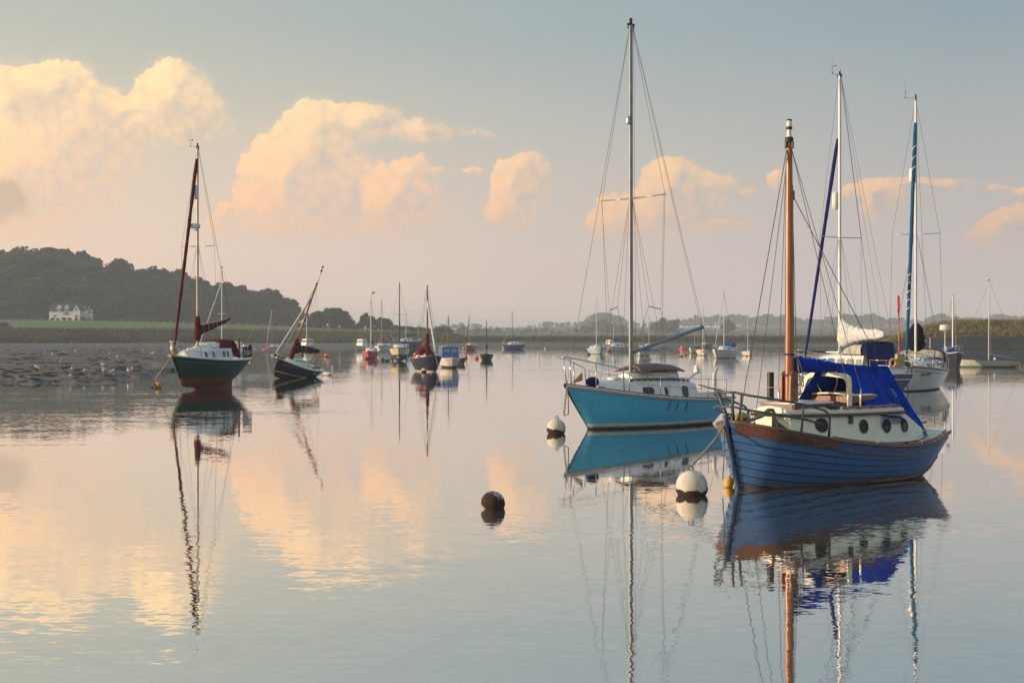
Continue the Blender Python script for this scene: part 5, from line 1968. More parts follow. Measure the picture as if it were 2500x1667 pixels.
# ================================================================== white and blue motor sailer behind the clinker boat
def motor_sailer():
    a = R(120)
    root = empty('motor_sailer', (15.1, 64.55, 0), a)
    root.scale = (.9, 1, 1)
    tag(root, 'white motor sailer with blue hull, indigo furled jib and white mainsail cover', 'yacht')
    H = Hull([(-3.8, .80, .92, .05, .35, .42), (-2.6, 1.10, .92, -.2, .1, .38), (-.8, 1.28, .96, -.3, 0, .36), (.9, 1.20, 1.06, -.35, 0, .40),
              (2.2, .86, 1.18, -.3, -.05, .52), (3.1, .45, 1.28, -.2, -.3, .7), (3.75, .05, 1.36, -.1, -.8, .85)])
    hull_parts(root, H, paint('slate_blue_topsides', (.055, .105, .19), .35), M['anti'], .08, M['white'], 26, rail=M['white'], rail_r=.04)
    H.band(mb := MB(), .70, .755, 24, 1, .008, .008, lip=0.0)
    mb.build('stripe', M['white'], root)
    # transom: white upper moulding and stripe
    p = [H.pt(0, v, s) for v, s in ((.72, -1), (.77, -1), (.77, 1), (.72, 1))]
    MB().slab([q_ + Vector((-.012, 0, 0)) for q_ in p], .012).build('transom_stripe', M['white'], root)
    mb = MB().loft([[Vector((-3.78, y * .74, .93)) for y in (-1, 1)] + [Vector((-2.9, y * .74, .96)) for y in (1, -1)], [Vector((-3.62, y * .48, 1.30)) for y in (-1, 1)] + [Vector((-2.9, y * .48, 1.32)) for y in (1, -1)]], True, True)
    mb.build('aft_locker', M['white'], root)
    cab = Cabin([-2.2, -1.2, .2, 1.2, 2.0], [.95, 1.0, 1.0, .86, .56], [1.0, 1.0, 1.04, 1.1, 1.18], [.72, .78, .76, .58, .3], [1.72, 1.74, 1.72, 1.62, 1.38], .12, .45)
    cab.walls(mb := MB())
    mb.build('cabin', M['white'], root, True, angle=25)
    cab.roof(mb := MB(), over=.05)
    mb.build('cabin_roof', M['white'], root, True, angle=25)
    bluew = mat('blue_covered_window', (.03, .22, .42), .15, var=.15, coat=.4)
    greyw = mat('curtained_window', (.30, .34, .38), .15, var=.25, scale=10, coat=.4)
    for s in (1, -1):
        for i, x in enumerate((1.25, .62, -.02, -.75, -1.40, -1.95)):
            cab.pane(mb := MB(), x, .56, (.24, .26, .26, .27, .25, .18)[i], .185, s, .012, 16, 5)
            mb.build('window', bluew if i < 3 else greyw, root)
    MB().box((.4, .0, 1.86), (.9, .8, .06)).build('roof_hatch', M['white'], root)
    hd = hood(root, -.75, -2.5, .80, 1.74, .62, M['navycloth'], None, w1=.86)
    for s in (1, -1):
        mb = MB()
        P = []
        for i, t in enumerate(np.linspace(.05, .95, 9)):
            x = -.90 - 1.35 * t
            top = 1.84 + .36 * math.sin(min(1, .25 + t) * 1.57)
            P.append([(x, s * .90, 1.80 - .04 * t), (x, s * .92, (1.8 + top) / 2), (x, s * .84, top)])
        mb.grid(P)
        mb.build('clear_panel', M['clear'], hd, True)
    MB().grid([[(-2.45 - .15 * t, y, 2.36 - 1.1 * t ** 1.3 - .12 * y * y) for y in np.linspace(-.84, .84, 9)] for t in np.linspace(0, 1, 8)]).build('aft_curtain', cloth('deep_blue_canvas', (.015, .025, .15)), root, True)
    mast_kit(root, .36, 1.75, 14.45, .085, M['mastwhite'], H, spread=(7.10, 1.25), fore=None, back=(-3.7, 0, .98), shroud_x=-.15, r1=.07, wires=.009, vane=.45, hound=.985)
    roller(mb := MB(), (.5, 0, 11.6), (2.9, 0, 1.75), .085, 34, .06)
    mb.build('furled_genoa', M['indigo'], root, True)
    MB().lathe([(.04, 0), (.12, .02), (.12, .06), (.05, .08), (.05, .25)], 10, (2.92, 0, 1.5)).build('furling_drum', M['black'], root)
    MB().lathe([(.0, 0), (.10, .0), (.17, .1), (.17, .72), (.10, .82), (.0, .82)], 12, (.55, .08, 8.35)).build('radar_reflector', M['white'], root, True, angle=40)
    w = MB()
    stay(w, (.25, .05, 14.7), (-3.0, .6, 1.1), .012)
    w.build('running_backstay', M['ropeblue'], root)
    w = MB()
    stay(w, (-2.6, 0, 2.72), (.3, 0, 14.6), .008)
    stay(w, (.3, 0, 4.3), (-.3, .25, 3.3), .008)
    w.build('topping_lift', M['wire'], root)
    MB().tube([(.3, 0, 2.35), (-2.75, 0, 2.55)], .06, 8).build('boom', M['alloy'], root, True)
    bundle(mb := MB(), (.28, 0, 2.55), (-2.75, 0, 2.62), [(0, .66), (.06, .62), (.25, .42), (.5, .27), (.8, .24), (1, .12)], .42, 21, 34, .0, .10)
    mb.build('sail_cover', M['whitecloth'], root, True)
    pulpit(root, H, 2.2, .60, .1, .018, M['steel'], True, xs_post=(2.9,))
    pushpit(root, H, -2.9, .62)
    rails(root, H, [2.1, .8, -.6, -2.0], .56, .013)
    # danbuoy pole with its furled flag, horseshoe buoy and a stowed dinghy bag on the pushpit
    MB().tube([(-3.15, -.55, 1.0), (-3.15, -.50, 3.5)], .035, 7).build('danbuoy_pole', mat('faded_red_pole', (.55, .13, .12), .5), root, True)
    MB().tube([(-3.15, -.50, 3.5), (-3.15, -.49, 3.75), (-3.15, -.49, 4.35)], [.02, .065, .06], 7).build('furled_flag', M['red'], root, True)
    MB().tube([(-3.72 + 0, .35 + .17 * math.cos(t), 1.42 + .17 * math.sin(t)) for t in np.linspace(-1.1, 4.2, 12)], .055, 7).build('horseshoe_buoy', M['yellow'], root, True)
    mb = MB().box((-3.72, -.05, 1.55), (.18, .42, .5))
    mb.build('liferaft_bag', mat('buff_canvas', (.42, .36, .20), .8, var=.2, scale=8), root)
    mb = MB().tube([(-3.85, -.35, .95), (-3.95, -.42, 1.45)], .018, 5)
    mb.tube([(-3.85, -.62, .95), (-3.95, -.62, 1.45)], .018, 5)
    for k in range(3):
        mb.tube([(-3.87 - .03 * k, -.37 - .02 * k, 1.05 + .15 * k), (-3.87 - .03 * k, -.62, 1.05 + .15 * k)], .016, 5)
    mb.build('boarding_ladder', M['pipe'], root, True)
    return root


motor_sailer()

# ================================================================== boats further off
def facing(px, a=0.0):
    """heading of a boat whose bow points at the viewer, turned by a degrees towards the viewer's left"""
    return R(-90 - a) - math.atan((px - 1250) / F)


def small_boat(name, label, px, py, L, B, fb, top, bottom=None, a=0.0, z0=0.0, D=None, mast=None, cover=None, jib=None, cab=None, cabm=None, hoodm=None, wheel=None, tent=None,
               pul=True, cat='boat', group=None, heel=0.0, trim=0.0, rail=None, spread=None, stripe=None, zwl=.06, legs=False, motor=False, boom_up=.25, mastm=None, deckm=None, mid=.8, bluff=.72, bcol=None):
    """yacht or motor boat at middle distance: hull, bottom, deck, cabin, windows, spars and rigging"""
    D = D or DW(py)
    root = empty(name, (X(px, D), D, z0), facing(px, a), heel, trim)
    tag(root, label, cat, group)
    fs, fm, fbw = fb[2], fb[1], fb[0]
    h = L / 2
    dr = min(.45, B * .2)
    H = Hull([(-h, B * .34, fs, .06, .05 * L, .45), (-h * .6, B * .46, fm * 1.02, -dr * .5, .01 * L, .40), (0, B * .5, fm, -dr, 0, .40), (h * .45, B * .43, fm * 1.08, -dr, 0, .48),
              (h * .8, B * .22 * bluff / .72, (fm + fbw) / 2 * 1.02, -dr * .8, -.03 * L, .68), (h, .04, fbw, -dr * .5, -.10 * L, .85)])
    hull_parts(root, H, top, bottom or M['antiblack'], zwl, deckm or M['white'], 14, rail=rail, rail_r=.035, stripe=stripe)
    if cab:
        x0, x1, ch = cab
        c = Cabin([x0 * h, (x0 + x1) / 2 * h, x1 * h], [B * .34, B * .37, B * .17], [fm * .98, fm, fm * 1.1], [B * .27, B * .3, B * .10], [fm + ch, fm + ch, fm + ch * .75], .09, .2)
        c.walls(mb := MB(), 8)
        c.roof(mb, 8)
        mb.build('cabin', cabm or M['white'], root, True, angle=30)
        ln = (x1 - x0) * h
        for s in (1, -1):
            for k in (.3, .62):
                c.pane(mb := MB(), x0 * h + ln * k, .55, ln * .11, ch * .22, s, .01, 10, 4)
                mb.build('window', M['glass'], root)
        mb = MB().box((x1 * h - ln * .28, 0, fm + ch + .09), (.45, .45, .05))
        mb.build('fore_hatch', M['white'], root)
    if wheel:
        x0, x1, wh, ww = wheel
        c = Cabin([x0, x1], [ww, ww * .92], [fm, fm * 1.05], [ww * .9, ww * .8], [fm + wh, fm + wh], .06, .18)
        c.walls(mb := MB(), 4)
        mb.build('wheelhouse', M['white'], root)
        c.roof(mb := MB(), 4, over=.08, dz=.03)
        mb.build('roof', M['white'], root, True)
        for s in (1, -1):
            for k in (.28, .72):
                c.pane(mb := MB(), x0 + (x1 - x0) * k, .70, (x1 - x0) * .17, wh * .17, s, .012, 10, 6)
                mb.build('window', bcol or M['glass'], root)
        for s in (1, -1):
            zc = fm + wh * .70
            mb = MB().slab([(x1 - .06, s * ww * .08, zc - wh * .16), (x1 - .06, s * ww * .72, zc - wh * .16), (x1 - .12, s * ww * .66, zc + wh * .18), (x1 - .12, s * ww * .08, zc + wh * .18)], .05)
            mb.build('window', bcol or M['glass'], root)
    if tent:
        x0, x1, th, tm = tent
        rings = []
        for t in np.linspace(0, 1, 5):
            x = (x0 + (x1 - x0) * t) * h
            w_ = max(.05, H.sheer(x).y) + .02
            z_ = H.sheer(x).z
            rings.append([Vector((x, w_, z_ - .03)), Vector((x, w_ * .5, z_ + th * .62)), Vector((x, 0, z_ + th * (1 - .3 * abs(2 * t - 1)))), Vector((x, -w_ * .5, z_ + th * .62)), Vector((x, -w_, z_ - .03))])
        mb = MB().loft(rings, closed=False)
        mb.poly(rings[0])
        mb.poly(rings[-1])
        mb.build('boat_cover', tm, root)
    if hoodm:
        x0, x1, hw, hh = hoodm[:4]
        hood(root, x0, x1, hw, fm + (cab[2] if cab else .1), hh, hoodm[4])
    zt = None
    if mast:
        mx, tpy, r = mast[0] * h, mast[1], mast[2]
        zt = Z(tpy, D) - z0
        zb_ = fm + (cab[2] if cab else 0)
        mast_kit(root, mx, zb_, zt, r, mastm or M['mastwhite'], H, spread=spread, fore=(h * .96, 0, fbw), back=(-h * .95, 0, fs), shroud_x=-.1, r1=r * .75, wires=.010, light=False, hound=.94, inner=False)
    if cover:
        bz = fm + (cab[2] if cab else .2) + .55
        bl = cover[1]
        MB().tube([(mx, 0, bz), (mx - bl, 0, bz + boom_up)], .04, 6).build('boom', M['alloy'], root)
        bundle(mb := MB(), (mx, 0, bz + .06), (mx - bl, 0, bz + boom_up + .05), [(0, cover[2]), (.12, cover[2] * .95), (.4, cover[2] * .6), (1, cover[2] * .3)], .6, int(px), 14, .02, .1)
        mb.build('sail_cover', cover[0], root, True)
    if jib:
        roller(mb := MB(), (mx + .06, 0, fbw + (zt - fbw) * jib[2]), (h * 1.0 + jib[3] if len(jib) > 3 else h * .97, 0, fbw + .25), jib[1], 14, .08, int(px))
        mb.build('furled_jib', jib[0], root, True)
    if pul and L > 4.2:
        pulpit(root, H, h * .62, .5, .08, .022, M['steel'], False)
        pushpit(root, H, -h * .72, .5, .02)
    if legs:
        for s in (1, -1):
            MB().slab([(.6, s * B * .30, -.05), (-.9, s * B * .30, -.05), (-.7, s * B * .36, -z0 - .1), (.35, s * B * .36, -z0 - .1)], .10).build('bilge_keel', bottom or M['antiblack'], root)
        MB().box((-h * .85, 0, -z0 * .4), (.3, .08, z0 + .3)).build('skeg', bottom or M['antiblack'], root)
    if motor:
        outboard(root, (-h - .18, 0, fs + .05))
    MB().box((-h + .02, 0, fs * .35), (.06, .05, fs * .8)).build('rudder', M['white'] if not motor else M['black'], root)
    return root, H


navy = paint('navy_topsides', (.014, .018, .045), .4)
cobalt = paint('cobalt_topsides', (.035, .055, .22), .4)
redp = paint('red_topsides', (.52, .03, .028), .35)
creamp = paint('cream_topsides', (.62, .59, .44), .4)
whitep = paint('white_hull_paint', (.68, .68, .64), .35)
palep = paint('pale_blue_topsides', (.42, .55, .62), .4)
seap = paint('pale_green_topsides', (.46, .56, .50), .4)
darkg = paint('dark_green_topsides', (.012, .035, .024), .4)
tar = paint('tarred_topsides', (.022, .022, .022), .6)
cyan = paint('faded_cyan_topsides', (.28, .46, .52), .5)
bluecov = cloth('faded_blue_cover', (.02, .07, .26), .25)
redcov = cloth('dark_red_cover', (.22, .03, .03), .25)
skyglass = mat('painted_sky_glass', (.22, .30, .38), .1, var=.1, coat=.5)  # pale sky reflection put into the pane colour
brownmast = wood('brown_mast', (.17, .060, .035), .3, .45, 2)
navymast = mat('navy_mast_cover', (.018, .024, .055), .7, var=.2)

# --- anchorage beyond the leaning boat
small_boat('motor_cruiser', 'white motor cruiser with glazed wheelhouse behind the red boat', 884, 855.5, 5.2, 2.5, (1.15, .85, .8), whitep, a=38, wheel=(-.6, .9, 1.35, .85), bcol=skyglass, cat='motorboat')
red, _ = small_boat('sailing_boat', 'bright red small yacht with white cabin and blue sail cover', 906, 874.5, 5.4, 2.15, (.95, .80, .75), redp, a=7, cab=(-.35, .42, .42), mast=(.05, 722, .06), cover=(bluecov, 2.2, .34), boom_up=.1, motor=True)
small_boat('sailing_yacht', 'white wooden yacht with pink and dark red covers beside the motor cruiser', 932, 857.5, 7.2, 2.7, (1.15, .95, .9), whitep, a=9, cab=(-.3, .4, .45), mast=(.08, 731, .07), spread=(Z(787, DW(857.5)), .55), cover=(redcov, 2.4, .4), cat='yacht', mastm=mat('pink_mast', (.45, .26, .25), .5), rail=M['teak'])
small_boat('bilge_keeler', 'cream yacht with black bottom standing on bilge keels bow on', 975.5, 881, 6.0, 2.25, (1.05, .90, .85), creamp, M['antiblack'], a=2, z0=.42, zwl=.28, legs=True, cab=(-.35, .42, .42), mast=(.06, 691, .075), mastm=navymast, spread=(Z(768, DW(881)) - .42, .68), cat='yacht', rail=navy, bluff=1.0)
small_boat('sailing_yacht', 'white yacht with blue topsides dried out behind the cream bilge keeler', 993, 852, 6.2, 2.3, (1.1, .95, .9), cobalt, a=62, D=283, z0=.85, legs=True, cab=(-.3, .5, .5), mast=(.05, 762, .06), cover=(bluecov, 2.2, .3), cat='yacht', rail=M['white'])
fish, Hf = small_boat('fishing_boat', 'old dark fishing boat with brown pole mast lying on the mud', 1027, 854, 4.8, 1.9, (1.0, .8, .85), tar, a=58, D=296, mast=(.2, 792, .055), mastm=M['mastwood'], pul=False, deckm=M['darkwood'], cat='boat')
mb = MB()
for s in (1, -1):
    mb.tube([(-1.2, s * .7, .8), (-1.5, 0, 1.9)], .05, 5)
mb.tube([(-2.2, .3, .9), (-2.2, .3, 1.6)], .08, 5)
mb.build('gantry', M['darkwood'], fish)
gaff, _ = small_boat('gaff_cutter', 'navy gaff boat with maroon sail and hood, long white furled jib', 1041, 906, 4.9, 2.0, (1.2, .95, 1.0), navy, mat('cream_bottom', (.55, .50, .33), .6), a=-14, cab=(-.4, .25, .25), hoodm=(.15, -.9, .62, .5, M['maroon']), mast=(.12, 699, .085), mastm=brownmast, cover=(M['maroon'], 2.4, .30), boom_up=.05, jib=(M['whitecloth'], .085, .78, .35), pul=False, deckm=M['teak'], rail=M['varnish'], zwl=.09, bluff=1.05)
roller(mb := MB(), (.40, 0, 1.1), (.36, 0, 2.9), .15, 8, .12, 6)
mb.build('luff_cover', M['maroon'], gaff, True)
mb = MB().tube([(2.7, 0, 1.2), (3.05, .1, .5), (3.2, .15, .3)], .02, 4)
mb.build('mooring_rope', M['rope'], gaff)
cabc, _ = small_boat('cabin_cruiser', 'white cabin cruiser with blue house and two round-cornered front windows', 1096, 897, 4.4, 1.75, (.85, .78, .75), whitep, M['antiblack'], a=-9, cab=None, wheel=(-1.4, .9, .92, .80), bcol=skyglass, mast=(-.15, 771, .05), mastm=brownmast, pul=False, zwl=.16, bluff=1.25, cat='motorboat')
for ch in list(cabc.children):
    if ch.name.startswith('wheelhouse'):
        ch.data.materials.clear()
        ch.data.materials.append(paint('bright_blue_house', (.04, .12, .42), .4))
small_boat('dinghy', 'small dark dinghy lying alongside the blue topped cabin cruiser', 1118, 888, 2.6, 1.2, (.6, .48, .5), tar, a=-30, pul=False, deckm=M['darkwood'], cat='dinghy')
small_boat('sailing_yacht', 'small yacht with red topsides and white cabin on the far mud', 1149, 853, 4.4, 1.8, (.95, .8, .75), redp, a=26, D=300, z0=.12, cab=(-.4, .5, .45), mast=(.12, 767, .05), mastm=mat('faded_pink_mast', (.42, .22, .20), .5), jib=(redcov, .06, .85), cat='yacht', rail=M['white'], heel=R(2))
small_boat('day_boat', 'small dark green boat with slim dark mast alone in mid river', 1188, 879.5, 3.6, 1.55, (.78, .62, .62), darkg, a=4, mast=(.05, 783, .05), mastm=navymast, cover=(M['navycloth'], 1.2, .22), pul=False, deckm=M['darkwood'], bluff=1.0)
small_boat('sailing_yacht', 'blue yacht with white deck and leaning mast at the far mud edge', 1254, 852, 5.2, 2.1, (1.15, .95, .9), cobalt, a=68, D=318, z0=.1, cab=(-.4, .5, .5), mast=(.05, 761, .055), mastm=navymast, cover=(bluecov, 1.9, .22), jib=(M['whitecloth'], .035, .6), cat='yacht', rail=M['white'], heel=R(-2), trim=R(2.5))
small_boat('sailing_boat', 'pale green small sloop with brown mast beyond the leaning navy boat', 671, 855, 3.9, 1.7, (.85, .72, .7), seap, a=62, mast=(.3, 752, .05), mastm=M['mastwood'], jib=(M['whitecloth'], .06, .95), cover=(bluecov, 1.3, .16), cab=(-.3, .5, .3), motor=True)
fb, _ = small_boat('fishing_boat', 'white fishing boat with glazed wheelhouse, half hidden by the maroon sail', 742, 856, 5.0, 2.1, (1.35, 1.0, .95), creamp, a=50, wheel=(-1.6, .1, 1.25, .8), cat='boat')
mb = MB().tube([(-.7, 0, 2.2), (-.72, 0, 7.0)], [.05, .03], 6)
mb.build('aerial_mast', M['mastwhite'], fb)
small_boat('motor_sailer', 'white motor sailer with tall mast, mostly hidden behind the green yacht', 548, 886, 6.8, 2.6, (1.5, 1.2, 1.1), whitep, a=48, cab=(-.45, .45, .62), hoodm=(-.3, -1.6, .8, .35, M['white']), mast=(.10, 652, .055), spread=(Z(765, DW(886)), .7), jib=(M['whitecloth'], .05, .8), cat='yacht')
small_boat('dinghy', 'white rowing dinghy at the mud edge by the green yacht bow', 404, 902, 2.9, 1.3, (.62, .48, .5), whitep, a=40, D=109, z0=.08, pul=False, deckm=M['deck'], cat='dinghy', heel=R(4))

# --- anchorage beyond the pale blue yacht
small_boat('sailing_yacht', 'pale blue yacht with blue boom cover, stern square to the far shore', 1455, 864.5, 5.6, 2.15, (1.05, .9, .85), palep, a=-16, cab=(-.45, .3, .35), mast=(.08, 727, .05), cover=(bluecov, 1.5, .24), boom_up=.05, cat='yacht', motor=True, bluff=1.2)
small_boat('sailing_yacht', 'white yacht with raked white mast and blue cover near the motor cruiser', 1506, 857.5, 5.4, 2.2, (1.1, .95, .9), whitep, a=52, cab=(-.45, .45, .5), mast=(.35, 783, .05), trim=R(0), cover=(bluecov, 1.6, .26), cat='yacht', heel=R(-3))
small_boat('motor_cruiser', 'white and blue motor cruiser farthest back under the grey mast', 1489, 851.5, 5.0, 2.1, (1.15, .95, .9), whitep, a=45, wheel=(-.9, .7, 1.05, .8), bcol=skyglass, cat='motorboat')
small_boat('dinghy', 'white dinghy under a pointed blue cover with brown mast', 1572, 868.5, 4.0, 1.65, (.75, .62, .6), whitep, a=18, tent=(-.95, .7, .62, bluecov), mast=(.1, 783, .045), mastm=M['mastwood'], pul=False, cat='dinghy')
small_boat('sailing_yacht', 'white yacht low behind the raised boom with a tilted white pole', 1587, 855.5, 5.2, 2.1, (1.0, .85, .8), whitep, a=60, cab=(-.4, .45, .4), mast=(.1, 770, .045), cat='yacht')
small_boat('motor_cruiser', 'small white motorboat with grey topsides right of the tilted pole', 1608, 851.5, 4.6, 1.9, (1.0, .8, .75), palep, a=64, cab=(-.2, .6, .4), cat='motorboat', pul=False)
small_boat('day_boat', 'white open day boat with navy cover and slim tan mast', 1697, 862, 4.2, 1.75, (.95, .75, .72), whitep, a=20, tent=(-.8, .3, .35, M['navycloth']), mast=(.1, 768, .04), mastm=M['masttan'], pul=False)
small_boat('day_boat', 'white open day boat nearest in front of the navy covered one', 1715, 867.5, 4.4, 1.8, (.95, .78, .72), whitep, a=-8, mast=(.12, 745, .04), pul=False, rail=M['teak'], jib=(M['whitecloth'], .03, .9))
small_boat('motor_cruiser', 'grey green motor boat far off below the trees', 1722, 850, 3.9, 1.8, (1.1, .95, .9), paint('grey_green_topsides', (.16, .21, .18), .5), a=55, pul=False, cab=(-.1, .5, .3), cat='motorboat')
small_boat('work_boat', 'low faded cyan boat far off beside the grey green one', 1745, 849.5, 4.4, 1.9, (.7, .55, .55), cyan, a=70, pul=False)
wy, Hw = small_boat('sailing_yacht', 'white yacht with arched blue sprayhood and twin poles', 1770, 874, 6.6, 2.55, (1.15, .98, .92), whitep, M['antiblack'], a=22, cab=(-.35, .45, .42), hoodm=(-.2, -1.4, .85, .62, bluecov), mast=(.10, 712, .055), jib=(M['whitecloth'], .055, .95), cat='yacht')
mb = MB().box((-.5, .7, 1.75), (.3, .02, .3)).build('grey_flag', M['featherg'], wy)
small_boat('day_boat', 'tiny white day boat with bare mast right of the white yacht', 1825, 868.5, 3.4, 1.55, (.72, .58, .55), whitep, a=-12, mast=(.1, 768, .04), pul=False)

# --- beyond the white yacht on the right
ob, Ho = small_boat('keelboat', 'white open keelboat with blue deck, boom lowered, near the dyke', 2412, 896.5, 5.2, 1.55, (.72, .60, .52), whitep, paint('green_boot', (.13, .23, .18), .6), a=82, mast=(-.02, 684, .04), mastm=M['mastwhite'], pul=False, deckm=bluecov, zwl=.14, trim=R(0), heel=R(-1.5), cat='boat')
MB().tube([(-.1, 0, 1.15), (-2.5, .1, .68)], .035, 6).build('boom', M['alloy'], ob)
MB().ball((-.55, .1, .72), .14, 8, 6).build('white_fender', M['white'], ob, True)
small_boat('sailing_boat', 'navy boat with blue cover and white rail behind the white yacht', 2322, 905, 5.0, 1.7, (1.35, 1.15, 1.1), navy, a=-12, D=118, mast=(.25, 722, .075), tent=(-.9, .35, .75, bluecov), rail=M['white'])

# ================================================================== buoys
def buoy(label, px, py, r, m, weed=.35, tiltx=0.0, tilty=0.0, sink=.55, name='mooring_buoy', ring=True, z=0.0, D=None, sc=(1, 1, 1), top=None, group=None, seg=20, bandm=None):
    """round float riding at the water, growth round its lower part, ring on top"""
    D = D or (HC - z) * F / (py - HY)
    root = empty(name, (X(px, D), D, z), 0, tiltx, tilty)
    tag(root, label, 'buoy', group)
    zc = r * (2 * sink - 1) if False else r * sink
    MB().ball((0, 0, zc), r, seg, seg // 2 + 2, sc).build('float', m, root, True)
    if weed:
        rr_ = random.Random(int(px))
        rings = []
        top_ = -r + 2 * r * weed
        nn = seg + 6
        ph = [rr_.uniform(0, 6.28) for _ in range(5)]
        for k in range(6):
            f = k / 5
            ring_ = []
            for j in range(nn):
                an = 2 * math.pi * j / nn
                jag = top_ + r * (.07 * math.sin(2 * an + ph[0]) + .06 * math.sin(5 * an + ph[1]) + .05 * math.sin(11 * an + ph[2])) + rr_.uniform(-.03, .03) * r
                zz = -r * .98 + (jag + r * .98) * f
                rad = math.sqrt(max(1e-5, r * r - zz * zz)) * (1.03 + rr_.uniform(0, .02)) + (.012 * r if k < 5 else 0)
                ring_.append(Vector((rad * math.cos(an) * sc[0], rad * math.sin(an) * sc[1], zz * sc[2] + zc)))
            rings.append(ring_)
        MB().loft(rings, True, True).build('weed_skirt', M['weed'], root, True, angle=50)
    if bandm:
        MB().lathe([(r * .97, zc - .18 * r), (r * 1.015, zc - .17 * r), (r * 1.015, zc + .12 * r), (r * .97, zc + .13 * r)], seg, (0, 0, 0)).build('band', bandm, root, True, angle=40)
    if ring:
        mb = MB().tube([(.16 * r * math.cos(t), 0, zc + r * sc[2] + .10 * r + .16 * r * math.sin(t)) for t in np.linspace(0, 6.283, 9)], .035 * r + .004, 5)
        mb.tube([(0, 0, zc + r * sc[2] * .93), (0, 0, zc + r * sc[2] + .03 * r)], .08 * r, 6)
        mb.build('ring', M['galv'], root)
    if top:
        MB().tube([(0, 0, zc + r), (0, 0, zc + r + top)], .03 + r * .1, 6).build('pick_up_handle', m, root)
    return root


buoy('large white round buoy with brown weed below, moored to the clinker boat', 1690, 1208, .252, M['buoywhite'], .40, R(3), R(-3), .58, seg=32)
buoy('small tilted buoy almost covered in dark weed, alone on open water', 1195, 1240, .172, mat('lilac_white_float', (.42, .37, .42), .7), .86, 0, R(34), .55, ring=False, seg=28)
buoy('white round buoy with dark weed below, moored to the pale blue yacht', 1357, 1058, .245, M['buoywhite'], .42, 0, R(4), .60, seg=28)
buoy('little amber float hanging by the bow of the clinker boat', 1777, 1189, .085, M['yellow'], .22, 0, R(12), .75, name='pear_float', sc=(1, 1, 1.35), seg=18)
b4 = buoy('yellow buoy with black half lying on its side by the green yacht', 378, 947, .19, M['yellow'], .46, 0, R(55), 1.0, seg=18)
MB().tube([(0, 0, .05), (-.35, .0, -.9)], [.07, .05], 6).build('riser_stem', M['black'], b4)
buoy('black buoy with white cap stranded on the bare mud', 86, 906, .30, M['buoywhite'], .74, R(10), R(34), .55, z=.12, seg=18, ring=False)
buoy('orange buoy on the mud left of the green yacht bow', 376, 866, .30, M['orange'], .45, 0, R(8), .5, z=.25)
buoy('orange topped buoy in front of the white rowing dinghy', 397, 899, .26, M['orange'], .45, 0, 0, .55, z=.08)
buoy('dark buoy left of the maroon luff of the leaning boat', 687, 866, .20, M['weed'], 0, 0, 0, .4)
buoy('dark buoy under the maroon boom of the leaning boat', 738, 868, .24, M['weed'], 0, 0, 0, .45)
buoy('orange buoy with dark underside in open water right of the leaning boat', 797, 871, .30, M['orange'], .42, 0, 0, .5)
buoy('orange buoy nearest the bow of the pale green sloop', 646, 858.5, .38, M['orange'], .3, 0, 0, .6)
buoy('red buoy touching the bow of the pale green sloop', 653, 855.5, .36, M['red'], .2, 0, 0, .7, top=.5)
buoy('white buoy with dark weed under the bow of the red boat', 896, 876.5, .24, M['buoywhite'], .6, R(-30), 0, .6, seg=16)
buoy('dark weedy buoy between the red boat and the cream bilge keeler', 934, 880, .19, M['weed'], 0, 0, 0, .5)
buoy('orange buoy between the cream bilge keeler and the navy gaff boat', 1014, 868, .28, M['orange'], .4, 0, 0, .5)
buoy('white buoy with black lower half at the bow of the navy gaff boat', 1035, 909, .20, M['buoywhite'], .62, R(12), 0, .6, seg=16)
buoy('cream buoy hanging under the bow of the cream bilge keeler', 972, 880, .16, M['buoywhite'], .5, 0, 0, 1.8, z=.1)
buoy('orange pick-up buoy with handle left of the small green boat', 1137, 874, .24, M['orange'], .35, 0, 0, .5, top=.35)
buoy('orange buoy touching the left side of the small green boat', 1163, 876, .26, M['orange'], .35, 0, 0, .5)
buoy('white buoy by the bow of the old fishing boat on the mud', 1014, 853.5, .20, M['buoywhite'], .3, 0, 0, .7)
buoy('white buoy by the bow of the red yacht on the far mud', 1132, 853, .28, M['buoywhite'], .5, 0, 0, .6)
buoy('white buoy by the bow of the blue yacht at the mud edge', 1229, 851.5, .30, M['buoywhite'], .4, 0, 0, .6)
buoy('tiny white buoy alone at the edge of the far mud', 1331, 852, .22, M['buoywhite'], 0, 0, 0, .7)
rb = buoy('large red buoy on a flat base under the far reeds', 1666, 853, .45, M['pink'], 0, 0, 0, .9, ring=False)
MB().lathe([(.75, .02), (.78, .12), (.70, .26), (.3, .3)], 12).build('base_plate', M['pink'], rb, True, angle=40)
kb2 = buoy('small yellow and black conical buoy in mid river', 1663, 870.5, .20, M['yellow'], .45, 0, 0, .5, top=.25)
MB().lathe([(.26, .0), (.30, .05), (.28, .12), (.1, .14)], 10).build('base_plate', M['black'], kb2)
buoy('little bright orange float right of the yellow and black buoy', 1674, 868, .20, M['orange'], 0, 0, 0, .6, ring=False)
buoy('orange float against the blue covered dinghy', 1574, 868.8, .20, M['orange'], 0, 0, 0, .6, ring=False, top=.2)
buoy('orange float at the stern of the tiny white day boat', 1822, 870, .16, M['orange'], 0, 0, 0, .5, ring=False)
buoy('dark buoy at the bow of the pale blue yacht with blue boom cover', 1438, 866, .20, M['weed'], 0, 0, 0, .5)
buoy('pink round buoy left of the far motor cruiser', 1475, 849.5, .30, M['pink'], 0, 0, 0, .8)
buoy('dark buoy at the bow of the white raked mast yacht', 1488, 858, .24, M['weed'], 0, 0, 0, .5)
buoy('orange float by the grey green motor boat', 1712, 851, .26, M['orange'], .3, 0, 0, .7)
buoy('orange float on the bow of the nearest white day boat', 1716, 861, .16, M['orange'], 0, 0, 0, .7, z=.5, D=200, ring=False)
